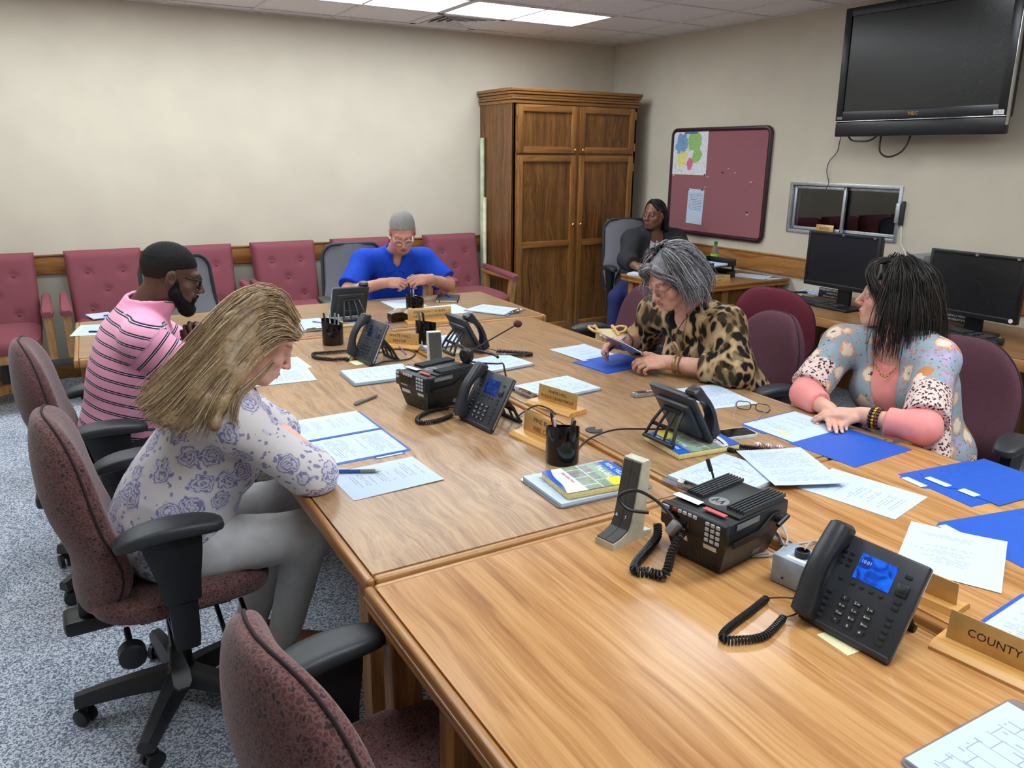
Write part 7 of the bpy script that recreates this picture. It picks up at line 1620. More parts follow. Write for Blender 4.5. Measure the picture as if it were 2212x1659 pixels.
    build(S, 'trousers', plain('pale_grey_trousers', (196, 196, 198), 0.8, var=0.03), root, 0.008, smooth=2)
    MB().box((0.19, -0.168, -0.045), (0.055, 0.006, 0.032), 0.002, rot=(0.0, -0.35, 0.15)).obj('badge', m_white, root, (0, 0, 0.59))
    tr = MB()
    for q in range(34): a = -0.30 + 0.6 * q / 33; tr.sphere((0.055 + 0.19 * q / 33 - 0.02, -0.183 + 0.02 * abs(a), 0.475 + 0.075 * (q / 33) ** 1.5), 0.0045, 6)
    o = tr.obj('pompom_trim', m_white, root); o['kind'] = 'stuff'
    for s in 'RL':
        a = b.J['an' + s]; MB().prism([(x - 0.03, y) for x, y in rrect(0.24, 0.085, 0.04, 5, 0.07)], 0.001, 0.022).obj('sandal', plain('tan_sandal', (150, 110, 70), 0.6), root, (float(a[0]) - 0.17, float(a[1]) - 2.31, 0.0))
    # hair: swept back from the forehead, half clipped, long down the back
    def q(u, v, y): d = A_(*[sum(CAM_R[i][k] * (u - 1106, v - 829.5, CAM_F)[k] for k in range(3)) for i in range(3)]); return (d * (y / d[1]) + A_(*CAM_LOC)).tolist()
    near = [[(636, 700, 2.17), (610, 650, 2.165), (565, 645, 2.15), (500, 690, 2.13), (430, 775, 2.11), (350, 850, 2.10), (312, 880, 2.10)],
            [(640, 712, 2.165), (606, 672, 2.155), (556, 672, 2.14), (492, 730, 2.11), (420, 815, 2.085), (350, 890, 2.075), (325, 905, 2.075)],
            [(642, 722, 2.16), (604, 690, 2.15), (548, 705, 2.125), (490, 770, 2.09), (420, 850, 2.06), (372, 905, 2.05), (352, 915, 2.05)],
            [(640, 730, 2.16), (600, 712, 2.14), (545, 740, 2.11), (492, 800, 2.07), (440, 865, 2.04), (400, 915, 2.03), (392, 922, 2.03)],
            [(638, 722, 2.16), (600, 735, 2.14), (560, 765, 2.11), (515, 815, 2.07), (480, 870, 2.03), (462, 915, 2.01), (465, 922, 2.01)]]
    top = [[(640, 690, 2.25), (600, 640, 2.25), (545, 632, 2.25), (480, 680, 2.25), (400, 770, 2.25), (330, 850, 2.24), (303, 875, 2.24)],
           [(638, 690, 2.20), (602, 642, 2.20), (550, 636, 2.20), (486, 682, 2.19), (410, 770, 2.18), (335, 850, 2.17), (305, 878, 2.17)]]
    far = [[(630, 690, 2.32), (595, 645, 2.33), (540, 640, 2.34), (480, 690, 2.35), (410, 780, 2.37), (345, 855, 2.36), (320, 880, 2.36)]]
    G = [[q(*p) for p in g] for g in far + top + near]
    cols = [(210, 182, 144), (188, 158, 120), (168, 138, 102), (224, 202, 170), (148, 118, 88)]
    S = SDF(); hc = lambda P: s_ell(H.loc(P), (0, -0.026, 0.038), (0.0775, 0.092, 0.080)) * H.s
    S.u(lambda P: smax(hc(P), H.loc(P)[:, 1] - 0.052 - 0.25 * (H.loc(P)[:, 2] - 0.03), 0.01), H.c, 0.14, 0)
    for g in G:
        for a, c2, i in zip(g[2:-1], g[3:], range(9)): S.cap(a, c2, 0.016 - 0.002 * i, 0.014 - 0.002 * i, 0.03)
    S.post = lambda P, d: d + 0.0016 * sines(P * A_(0.4, 1.6, 1), 260, 21)
    bc = lambda V: np.clip((LIN((172, 144, 108))[None] * (0.9 + 0.2 * (0.5 + 0.5 * sines(V * A_(0.35, 1.6, 1), 240, 22)))[:, None]), 0, 1)
    st = strands(G, 1100, 0.0020, cols, 0.011, 3, 0.003, m=14); st2 = strands([[q(*p) for p in g] for g in [[(585, 790, 2.14), (548, 835, 2.06), (520, 860, 2.03), (508, 905, 2.0), (515, 930, 2.0)], [(590, 780, 2.14), (545, 825, 2.07), (515, 850, 2.04), (500, 890, 2.01), (506, 912, 2.0)]]], 40, 0.0016, cols, 0.004, 4, 0.002)
    hair_obj('hair', S, root, 0.0055, bc, [st, st2])
make_blonde()
# ---------------------------------------------------------------- grey-haired man in the blue polo
def make_blue():
    H = Head((1.965, 4.80, 1.172), (-0.27, -0.78, -0.55), (-0.2, -0.5, 0.85), 1.06, 1.0, True, 0.0016, 0.006, 1.05)
    J = dict(pelv=(2.06, 5.22, 0.58), neck=(1.985, 4.985, 1.015), shR=(1.785, 5.055, 0.955), shL=(2.165, 4.935, 0.96), elR=(1.63, 4.93, 0.79), elL=(2.275, 4.79, 0.81), wrR=(1.815, 4.755, 0.855), wrL=(2.075, 4.665, 0.875), hipR=(1.96, 5.22, 0.55), hipL=(2.16, 5.19, 0.55), knR=(1.86, 4.80, 0.53), knL=(2.08, 4.76, 0.53), anR=(1.88, 4.86, 0.10), anL=(2.10, 4.82, 0.10))
    b = Body(J, 1.10, 1.10, 1.05, belly=0.7, arm=1.08); root = person('grey-haired man in a bright blue polo with a watch, looking at his hands', (2.06, 5.22, 0.0))
    S = SDF(); b.torso(S); S.u(H.fn, H.c, 0.15, 0.02); S.cap(J['neck'], H.wl(0, -0.03, -0.05), 0.060, 0.058, 0.03)
    for s in 'RL': b.arm_(S, s); b.leg_(S, s)
    tips = []; sp = [(hand_ops(S, J['wrR'], (0.75, -0.55, 0.05), (-0.45, -0.6, 0.7), -1, (48, 52, 58, 62), (0.3, 0.9, -0.35), s=1.05, tips=tips), 0.09), (hand_ops(S, J['wrL'], (-0.95, -0.1, 0.0), (0.1, -0.7, 0.7), 1, (48, 52, 58, 62), (0.3, 0.9, -0.35), s=1.05, tips=tips), 0.09)]
    base = (205, 146, 124)
    build(S, 'body', m_skin, root, 0.0078, skin_col(base, H, (168, 98, 90), (130, 110, 96), (214, 120, 104), tips, (216, 160, 140), browk=0.6), None, fine_of(H, sp), 0.0036, 1); H.eyes(root, m_eye_l, (0, 1, -0.6))
    S = SDF()
    def hf(P):
        p = H.loc(P); th = 0.028 + 0.62 * np.clip(p[:, 1] - 0.012, 0, 1) - 0.35 * np.clip(np.abs(p[:, 0]) - 0.05, 0, 1) * (p[:, 1] > 0) - 0.9 * np.clip(-p[:, 1] + 0.0, 0, 0.09)
        return smax(s_ell(p, (0, -0.020, 0.035), (0.0775, 0.0965, 0.0855)), -(p[:, 2] - th), 0.006) * H.s
    S.u(hf, H.c, 0.14, 0); S.post = lambda P, d: d + 0.0016 * sines(P, 360, 31)
    hair_obj('hair', S, root, 0.0036, (176, 172, 168), mat=m_hair_short)
    add_glasses(H, root, m_silver, 0.048, 0.032, 0.0014, 0.115, 0.100, -0.006)
    S = SDF(); b.torso(S, 0.019)
    for s in 'RL': b.arm_(S, s, 0.022, 0.88, flare=0.022, k=0.04)
    cn = b.J['neck']; hd = nrm(H.wl(0, -0.03, -0.05) - cn); v0 = cn + b.f * 0.09 - b.u * 0.10
    S.u(lambda P: np.maximum(s_rc(P, cn - hd * 0.03, cn + hd * 0.08, 0.088, 0.076), (P - (cn + hd * 0.035)) @ nrm(hd - b.f * 0.4)), cn, 0.13, 0.012)
    S.sub(lambda P: s_rc(P, cn, cn + hd * 0.12, 0.068, 0.066), cn + hd * 0.06, 0.13, 0.004)
    S.sub(lambda P: s_rc(P, cn + b.f * 0.07 + hd * 0.02, v0, 0.030, 0.008), cn + b.f * 0.08, 0.10, 0.004)
    S.post = lambda P, d: np.maximum(d + 0.003 * sines(P, 30, 33) + 0.0012 * sines(P, 85, 34), 0.55 - P[:, 2])
    shirt = build(S, 'polo_shirt', plain('royal_blue_jersey', (20, 66, 186), 0.8, spec=0.25, var=0.04, grain=0.15, gscale=600), root, 0.0062, smooth=2)
    # collar wings and placket
    for s in (-1, 1):
        P0 = cn + hd * 0.028 + b.r * 0.07 * s + b.f * 0.03; P1 = cn + b.f * 0.118 - b.u * 0.055 + b.r * 0.012 * s; P2 = cn + b.f * 0.108 - b.u * 0.095 + b.r * 0.060 * s; P3 = cn + b.f * 0.03 - b.u * 0.035 + b.r * 0.105 * s
        mb = MB(); qd = []; up_ = nrm(b.f * 0.75 + b.u * 0.65); n5 = 5
        for i in range(n5 + 1):
            for j in range(n5 + 1):
                s1, s2 = i / n5, j / n5; p = (P0 * (1 - s1) + P1 * s1) * (1 - s2) + (P3 * (1 - s1) + P2 * s1) * s2; h_ = on_surface(shirt, root, p, up_)[0]; qd.append(h_ + Vector(map(float, up_)) * 0.005)
        nv = Vector(map(float, up_)) * 0.004; N5 = (n5 + 1) ** 2; F5 = []
        for i in range(n5):
            for j in range(n5): a = i * (n5 + 1) + j; F5 += [(a + N5, a + 1 + N5, a + n5 + 2 + N5, a + n5 + 1 + N5), (a, a + n5 + 1, a + n5 + 2, a + 1)]
        per = list(range(n5 + 1)) + [i * (n5 + 1) + n5 for i in range(1, n5 + 1)] + [n5 * (n5 + 1) + j for j in range(n5 - 1, -1, -1)] + [i * (n5 + 1) for i in range(n5 - 1, 0, -1)]
        F5 += [(per[k], per[(k + 1) % len(per)], per[(k + 1) % len(per)] + N5, per[k] + N5) for k in range(len(per))]; mb.add(qd + [p + nv for p in qd], F5); mb.obj('collar', shirt.data.materials[0], root)
    for q in (0.30, 0.62): p = cn * (1 - q) + (cn - b.u * 0.22 + b.f * 0.02) * q + b.f * (0.132); MB().sphere(tuple(Vector(map(float, p)) - root.location), 0.005, 8).obj('button', shirt.data.materials[0], root)
    # chest emblem
    f_, r_, u_ = b.f, b.r, b.u; pc = b.ch + f_ * 0.155 - r_ * 0.095 + u_ * 0.035
    lm = Matrix([[float(-r_[i] * -1), float(u_[i]), float(f_[i])] for i in range(3)])   # columns: wearer's right is to the viewer's left
    lm = Matrix([[float(r_[i]) * -1 if False else float(-r_[i]), float(u_[i]), float(f_[i])] for i in range(3)])
    rot = lm.to_euler(); hit, hn = on_surface(shirt, root, pc, f_)
    rot = hn.to_track_quat('Z', 'Y').to_euler(); hx = rot.to_matrix() @ Vector((1, 0, 0)); hy = rot.to_matrix() @ Vector((0, 1, 0))
    o = lambda dx, dy: tuple(hit + hn * 0.0035 + hx * dx + hy * dy)
    m_green = plain('green_thread', (40, 140, 90), 0.7)
    lettering('White Hall', 0.019, m_ink_w, root, o(0, 0.0), rot); lettering('Alderman', 0.012, m_green, root, o(0.0, -0.018), rot); lettering('Community', 0.009, m_green, root, o(0.0, -0.032), rot)
    arc = [Vector(o(-0.036 + 0.048 * t / 8, 0.014 + 0.022 * math.sin(PI * 0.5 * t / 8))) for t in range(9)]; MB().tube(arc, 0.0016, 5).obj('emblem', m_ink_w, root)
    MB().prism([(-0.014, 0), (0.014, 0), (0.008, 0.018), (0, 0.028), (-0.008, 0.018)], 0, 0.001).obj('emblem', m_green, root, o(0.012, 0.012), rot, ang=0)
    S = SDF(); S.ell(J['pelv'], (0.19, 0.15, 0.13), b.M, 0.04)
    for s in 'RL': b.leg_(S, s, 0.014, ankle=False)
    build(S, 'trousers', plain('navy_trousers', (30, 34, 48), 0.85), root, 0.012, smooth=2); shoes(b, root, m_black)
    w0, e0 = b.J['wrL'], b.J['elL']; ax = nrm(e0 - w0); c = w0 + ax * 0.035; n1 = nrm(np.cross(ax, (0, 0, 1))); n2 = np.cross(ax, n1)
    tube_part('wristwatch', [c + (n1 * math.cos(t) + n2 * math.sin(t)) * 0.034 for t in np.linspace(0, 2 * PI, 25)[:-1]], 0.006, m_silver, root, 8, True)
    fc = c + nrm(A_(-0.15, -0.85, 0.45)) * 0.036; d = nrm(A_(-0.15, -0.85, 0.45)); wf = tube_part('watch_face', [fc - d * 0.004, fc + d * 0.004], 0.019, m_silver, root, 20); tube_part('watch_dial', [fc + d * 0.004, fc + d * 0.0048], 0.015, plain('watch_dial', (230, 220, 190), 0.3), root, 20)
make_blue()
# ---------------------------------------------------------------- woman in dark jacket by the cabinet
def make_jacket():
    H = Head((4.47, 5.29, 1.178), (-0.955, -0.28, -0.02), (0, 0, 1), 1.04, 1.04, False, 0.0048, 0.0, 1.1, 1.15, 1.15)
    J = dict(pelv=(4.46, 5.42, 0.56), neck=(4.515, 5.345, 1.03), shR=(4.30, 5.35, 0.955), shL=(4.69, 5.25, 0.955), elR=(4.08, 5.14, 0.83), elL=(4.70, 5.05, 0.80), wrR=(4.06, 5.00, 0.800), wrL=(4.55, 4.95, 0.79), hipR=(4.36, 5.42, 0.54), hipL=(4.54, 5.36, 0.54), knR=(4.08, 5.24, 0.50), knL=(4.20, 5.16, 0.50), anR=(4.05, 5.26, 0.10), anL=(4.22, 5.20, 0.10))
    b = Body(J, 1.05, 1.1, 1.1, bust=1.05, belly=0.6, arm=1.05, leg=1.05); root = person('woman in a dark jacket and white top writing at the oak desk', (4.46, 5.42, 0.0))
    S = SDF(); b.torso(S); S.u(H.fn, H.c, 0.15, 0.02); S.cap(J['neck'], H.wl(0, -0.02, -0.05), 0.060, 0.058, 0.03)
    for s in 'RL': b.arm_(S, s); b.leg_(S, s)
    tips = []; sp = [(hand_ops(S, J['wrR'], (0.10, -0.75, -0.05), (-0.5, -0.3, 0.8), -1, (35, 45, 55, 60), (0.3, 0.9, -0.3), tips=tips), 0.085), (hand_ops(S, J['wrL'], (-0.7, -0.3, -0.05), (0, 0, 1), 1, (20, 20, 25, 25), tips=tips), 0.085)]
    base = (128, 86, 68)
    build(S, 'body', m_skin_dark, root, 0.008, skin_col(base, H, (140, 78, 76), (40, 28, 24), (150, 92, 74), tips, (200, 150, 130)), None, fine_of(H, sp), 0.004, 1); H.eyes(root, m_eye_b, (0, 1, 0.0))
    S = SDF()
    S.u(lambda P: smax(s_ell(H.loc(P), (0, -0.022, 0.036), (0.080, 0.098, 0.088)), (H.loc(P)[:, 1] - 0.045 - 0.10 * (H.loc(P)[:, 2] - 0.09) / 0.03 * 0.2) , 0.012) * H.s, H.c, 0.14, 0)
    for sx, L in ((-1, 0.12), (1, 0.15)): S.cap(H.wl(sx * 0.066, -0.02, 0.03), H.wl(sx * 0.070, -0.055, -0.03), 0.026, 0.030, 0.03); S.cap(H.wl(sx * 0.070, -0.055, -0.03), H.wl(sx * 0.085, -0.06, -L), 0.030, 0.022, 0.03)
    S.cap(H.wl(0, -0.08, 0.0), H.wl(0, -0.085, -0.11), 0.05, 0.045, 0.04); S.cap(H.wl(-0.02, 0.055, 0.105), H.wl(-0.068, 0.045, 0.045), 0.018, 0.012, 0.02)
    S.post = lambda P, d: d + 0.0015 * sines(P * A_(1, 1, 0.4), 300, 41)
    G = head_guides(H, [R_(a) for a in (70, 95, 125, 155, 180, 205, 235, 262)], 1.0, 0.13, flare=0.02, thick=0.008)
    hair_obj('hair', S, root, 0.005, (18, 15, 18), [strands(G, 120, 0.0018, [(20, 16, 18), (34, 28, 30)], 0.006, 5)])
    # white top
    S = SDF(); b.torso(S, 0.014); S.sub(lambda P: s_ell(P, b.J['neck'] + b.f * 0.07 - b.u * 0.02, (0.075, 0.07, 0.065), b.M), b.J['neck'] + b.f * 0.07, 0.12, 0.008)
    S.post = lambda P, d: d + 0.002 * sines(P, 40, 42); build(S, 'white_top', plain('white_jersey', (222, 228, 236), 0.8, var=0.02), root, 0.009, smooth=2)
    # jacket
    S = SDF(); b.torso(S, 0.040)
    for s in 'RL': b.arm_(S, s, 0.028, 1.78, flare=0.008, k=0.04)
    cn = b.J['neck']; S.cap(cn + b.r * 0.075 + b.u * 0.02, cn + b.f * 0.12 + b.r * 0.085 - b.u * 0.12, 0.030, 0.026, 0.02); S.cap(cn - b.r * 0.075 + b.u * 0.02, cn + b.f * 0.12 - b.r * 0.085 - b.u * 0.12, 0.030, 0.026, 0.02)
    S.cap(cn - b.f * 0.06 - b.r * 0.05 + b.u * 0.015, cn - b.f * 0.06 + b.r * 0.05 + b.u * 0.015, 0.035, 0.035, 0.02)
    def opening(P):
        q = P - cn; x = q @ b.r; y = q @ b.f; z = q @ b.u; w = 0.060 + 0.05 * np.clip(-z, 0, 0.4) / 0.4
        return np.maximum(np.abs(x) - w, np.maximum(-(y - 0.02 - 0.08 * np.clip(-z / 0.15, 0, 1)), z - 0.2))
    S.sub(opening, cn + b.f * 0.1 - b.u * 0.2, 0.36, 0.012); S.sub(lambda P: s_rc(P, cn, H.wl(0, -0.02, -0.05), 0.066, 0.066), cn, 0.15, 0.006)
    S.cap(b.J['pelv'] + b.r * 0.16, b.J['pelv'] + b.r * 0.24 - b.u * 0.12 + b.f * 0.1, 0.05, 0.03, 0.05)
    S.post = lambda P, d: d + 0.004 * sines(P, 34, 43) + 0.0015 * sines(P, 90, 44)
    build(S, 'jacket', plain('charcoal_fleece', (52, 52, 56), 0.95, spec=0.1, var=0.08, vscale=200, grain=0.3, gscale=300), root, 0.0085, smooth=2)
    S = SDF(); S.ell(J['pelv'], (0.19, 0.155, 0.13), b.M, 0.04)
    for s in 'RL': b.leg_(S, s, 0.016, ankle=False)
    build(S, 'jeans', plain('dark_blue_jeans', (28, 38, 92), 0.85, var=0.1, vscale=120), root, 0.012, smooth=2); shoes(b, root, m_black)
    hw = b.J['wrR']; pen('pen', 'pen held in the writing hand of the woman in the dark jacket', tuple(map(float, hw + A_(0.06, -0.05, 0.085))), tuple(map(float, hw + A_(0.03, -0.115, -0.035))), (m_dark, m_dark, m_silver), 0.005)
make_jacket()
# ---------------------------------------------------------------- woman in leopard-print blouse
def make_leopard():
    H = Head((2.262, 2.545, 1.158), (-0.86, 0.00, -0.50), (-0.5, 0, 0.86), 1.04, 1.04, False, 0.0016, 0.006, 1.05, 1.15)
    J = dict(pelv=(2.64, 2.50, 0.58), neck=(2.395, 2.56, 1.012), shR=(2.39, 2.775, 0.95), shL=(2.435, 2.37, 0.965), elR=(2.42, 2.885, 0.80), elL=(2.375, 2.235, 0.80), wrR=(2.205, 2.80, 0.825), wrL=(2.225, 2.50, 0.800), hipR=(2.60, 2.60, 0.55), hipL=(2.62, 2.41, 0.55), knR=(2.22, 2.66, 0.53), knL=(2.22, 2.45, 0.53), anR=(2.28, 2.66, 0.10), anL=(2.28, 2.45, 0.10))
    b = Body(J, 1.04, 1.12, 1.08, bust=1.1, belly=0.6, arm=1.05, leg=1.02); root = person('silver-haired woman in a leopard-print blouse and glasses reading a held sheet', (2.64, 2.50, 0.0))
    S = SDF(); b.torso(S); S.u(H.fn, H.c, 0.15, 0.02); S.cap(J['neck'], H.wl(0, -0.03, -0.05), 0.058, 0.058, 0.03)
    for s in 'RL': b.arm_(S, s); b.leg_(S, s)
    tips = []; sp = [(hand_ops(S, J['wrR'], (-0.93, -0.18, -0.02), (0.1, 0.45, 0.9), -1, (30, 42, 52, 58), (0.25, 0.9, 0.35), tips=tips, s=0.98), 0.085), (hand_ops(S, J['wrL'], (-0.93, 0.30, 0.03), (-0.1, -0.55, 0.85), 1, (32, 40, 48, 55), (0.25, 0.9, 0.35), tips=tips, s=0.98), 0.085)]
    base = (214, 162, 142)
    build(S, 'body', m_skin, root, 0.0075, skin_col(base, H, (176, 92, 90), (104, 78, 66), (218, 132, 118), tips, (140, 40, 50), browk=0.9), None, fine_of(H, sp), 0.0036, 1); H.eyes(root, m_eye_b, (0, 1, -0.6))
    add_glasses(H, root, plain('rose_gold_rim', (160, 110, 104), 0.3, 0.6), 0.052, 0.044, 0.0014, 0.115, 0.100, -0.006)
    # hair
    S = SDF(); S.u(lambda P: smax(s_ell(H.loc(P), (0, -0.026, 0.038), (0.080, 0.096, 0.088)), H.loc(P)[:, 1] - 0.050 - 0.35 * (H.loc(P)[:, 2] - 0.05), 0.015) * H.s, H.c, 0.15, 0)
    dn = A_(0, 0, -1)
    for sx in (-1, 1):
        a = H.wl(sx * 0.072, -0.02, 0.03); c2 = H.wl(sx * 0.088, -0.045, -0.035); e = c2 + dn * 0.085 + A_(0.05, 0, 0) + H.M @ A_(sx * 0.01, -0.02, 0); S.cap(a, c2, 0.024, 0.028, 0.03); S.cap(c2, e, 0.027, 0.014, 0.03)
    S.cap(H.wl(0, -0.09, 0.02), H.wl(0, -0.11, -0.06), 0.06, 0.06, 0.04); S.cap(H.wl(0, -0.11, -0.06), H.wl(0, -0.11, -0.06) + dn * 0.10 + A_(0.03, 0, 0), 0.055, 0.03, 0.04)
    S.cap(H.wl(-0.03, 0.070, 0.098), H.wl(-0.070, 0.055, 0.050), 0.014, 0.012, 0.02); S.cap(H.wl(0.02, 0.066, 0.100), H.wl(0.074, 0.045, 0.040), 0.014, 0.014, 0.02)
    S.post = lambda P, d: d + 0.0035 * sines(P * A_(0.8, 0.8, 0.5), 190, 51)
    cols = [(150, 148, 154), (196, 194, 200), (112, 110, 116), (222, 220, 226), (84, 82, 88)]
    G = head_guides(H, [R_(a) for a in (62, 76, 90, 108, 130, 155, 180, 205, 230, 252, 270, 284, 298)], 1.03, 0.15, flare=0.035, thick=0.020, curl=0.3)
    for g in G:
        for i in range(4, 8): g[i] = g[i] + A_(0.085, 0, 0) * ((i - 3) / 4) ** 1.1
    Gf = [[H.wl(x0, 0.066, 0.095), H.wl(x0 * 1.6, 0.088, 0.098), H.wl(x0 * 2.6, 0.084, 0.080), H.wl(x0 * 3.6, 0.060, 0.050), H.wl(x0 * 4.0, 0.030, 0.0), H.wl(x0 * 4.1, 0.010, -0.05)] for x0 in (-0.022, -0.019, 0.016, 0.020, 0.023)]
    bc = lambda V: np.clip(LIN((158, 156, 162))[None] * (0.55 + 0.65 * (0.5 + 0.5 * sines(V * A_(0.9, 0.9, 0.45), 170, 52)))[:, None], 0, 1)
    hair_obj('hair', S, root, 0.005, bc, [strands(G, 850, 0.0018, cols, 0.011, 6, 0.006, m=14), strands(Gf[:2], 120, 0.0018, cols, 0.007, 7), strands(Gf[2:], 200, 0.0018, cols, 0.008, 8)])
    # blouse
    S = SDF(); b.torso(S, 0.019)
    for s, t in (('R', 1.42), ('L', 1.48)): b.arm_(S, s, 0.020, t, flare=0.008, k=0.04)
    cn = b.J['neck']; S.sub(lambda P: s_rc(P, cn - b.u * 0.01, H.wl(0, -0.03, -0.06), 0.066, 0.070), cn, 0.16, 0.006); S.sub(lambda P: s_rc(P, cn + b.f * 0.09, cn + b.f * 0.14 - b.u * 0.10, 0.045, 0.006), cn + b.f * 0.1, 0.12, 0.006)
    S.post = lambda P, d: d + 0.0035 * sines(P, 32, 53) + 0.0014 * sines(P, 80, 54)
    m, nt, bb = newmat('leopard_print_jersey'); setp(bb, 0.75, spec=0.2)
    co = coord(nt, (1, 1, 0.6)); wn = nd(nt, 'TexNoise', {'Vector': co, 'Scale': 9.0, 'Detail': 1.0}).outputs['Color']; cw = mixc(nt, 0.08, co, wn)
    v = nd(nt, 'TexVoronoi', {'Vector': cw, 'Scale': 34.0, 'Randomness': 1.0}, feature='SMOOTH_F1'); v.inputs['Smoothness'].default_value = 0.35
    n2 = nd(nt, 'TexNoise', {'Vector': cw, 'Scale': 34.0, 'Detail': 2.0}).outputs[0]
    f = math_(nt, 'ADD', v.outputs['Distance'], math_(nt, 'MULTIPLY', math_(nt, 'SUBTRACT', n2, 0.5), 0.6))
    n4 = nd(nt, 'TexNoise', {'Vector': co, 'Scale': 13.0, 'Detail': 1.0}).outputs[0]
    cc = ramp(nt, f, [(0.0, (14, 13, 15)), (0.40, (18, 17, 19)), (0.45, (70, 54, 34)), (0.53, (150, 122, 86)), (0.8, (186, 160, 122))])
    cc = mixc(nt, math_(nt, 'MULTIPLY', math_(nt, 'GREATER_THAN', n4, 0.56), 0.55), cc, (70, 56, 34))
    nt.links.new(cc, bb.inputs['Base Color'])
    build(S, 'blouse', m, root, 0.006, smooth=2)
    # shell pendant
    pc = cn + b.f * 0.165 - b.u * 0.095; pd = bpy.data.objects.new('pendant', None); COL.objects.link(pd); pd.parent = root; pd.location = Vector(map(float, pc)) - root.location
    pd.rotation_euler = Matrix([[float(v_[i]) for v_ in (-b.r, b.u, b.f)] for i in range(3)]).to_euler(); pd.rotation_euler.rotate_axis('X', -0.2)
    MB().sphere((0, 0, 0), (0.022, 0.030, 0.006), 20).obj('shell_disc', plain('shell_cream', (206, 176, 132), 0.3), pd)
    MB().tube([(0.0155 * t / 40 * math.cos(t * 0.36) * 1.1, 0.022 * t / 40 * math.sin(t * 0.36) * 1.1, 0.0062) for t in range(4, 41)], 0.0016, 5).obj('spiral', plain('spiral_brown', (120, 70, 40), 0.5), pd)
    for s in (-1, 1): tube_part('necklace_cord', catmull([pc + b.u * 0.028, cn + b.f * 0.10 + b.r * 0.05 * s, cn + b.r * 0.072 * s + b.u * 0.012], 6), 0.0016, m_black, root)
    def bracelet(side, t, r, rad, mat, beads=0, nm='bracelet'):
        w0, e0 = b.J['wr' + side], b.J['el' + side]; ax = nrm(e0 - w0); c = w0 + ax * t; n1 = nrm(np.cross(ax, (0, 0, 1))); n2 = np.cross(ax, n1)
        pts = [c + (n1 * math.cos(q) + n2 * math.sin(q)) * r for q in np.linspace(0, 2 * PI, 25)[:-1]]
        if beads:
            mb = MB(); [mb.sphere(tuple(Vector(map(float, p)) - root.location), rad, 8) for p in pts]; o = mb.obj(nm, mat, root); o['kind'] = 'stuff'
        else: tube_part(nm, pts, rad, mat, root, 8, True)
    m_antg = plain('antique_gold', (150, 124, 84), 0.4, 0.5, var=0.3, vscale=300)
    bracelet('L', 0.045, 0.034, 0.0085, m_antg, 0); bracelet('L', 0.068, 0.036, 0.0048, plain('amber_beads', (104, 74, 40), 0.3), 1); bracelet('R', 0.04, 0.034, 0.0075, m_antg, 0); bracelet('R', 0.062, 0.036, 0.005, plain('amber_beads_dark', (96, 68, 40), 0.3), 1)
    S = SDF(); S.ell(J['pelv'], (0.19, 0.155, 0.13), b.M, 0.04)
    for s in 'RL': b.leg_(S, s, 0.014, ankle=False)
    build(S, 'trousers', plain('black_trousers', (24, 24, 28), 0.85), root, 0.012, smooth=2); shoes(b, root, m_black)
    # held sheet (letter page bent a little), and the pen in the far hand
    mb = MB(); A = Vector((2.185, 2.60, 0.812)); V = []; n = 8
    ex = Vector((-0.08, 0.98, 0.10)).normalized(); ey = Vector((-0.80, -0.05, 0.55)).normalized(); nz = ex.cross(ey)
    for k in (0, 1):
        for i in range(n + 1):
            for j in range(n + 1): s_, t_ = j / n, i / n; V.append(ex * (0.2159 * (s_ - 0.2)) + ey * (0.27 * (t_ - 0.30)) + nz * (0.02 * math.sin(PI * s_) * (1 - t_) - 0.02 * t_ * t_ + 0.0005 * k))
    N = (n + 1) ** 2; F = []
    for i in range(n):
        for j in range(n): a = i * (n + 1) + j; F += [(a + N, a + 1 + N, a + n + 2 + N, a + n + 1 + N), (a, a + n + 1, a + n + 2, a + 1)]
    per = list(range(n + 1)) + [i * (n + 1) + n for i in range(1, n + 1)] + [n * (n + 1) + j for j in range(n - 1, -1, -1)] + [i * (n + 1) for i in range(n - 1, 0, -1)]
    F += [(per[k], per[(k + 1) % len(per)], per[(k + 1) % len(per)] + N, per[k] + N) for k in range(len(per))]
    tag(mb.add(V, F).obj('held_paper', m_paper, loc=tuple(A)), 'white sheet held up by the woman in leopard print', 'paper')
    pen('pen', 'grey pen in the far hand of the woman in leopard print', tuple(map(float, b.J['wrR'] + A_(0.02, -0.02, 0.03))), tuple(map(float, b.J['wrR'] + A_(-0.155, -0.075, -0.03))), (m_penGrey, m_dark, m_silver), 0.005)
make_leopard()
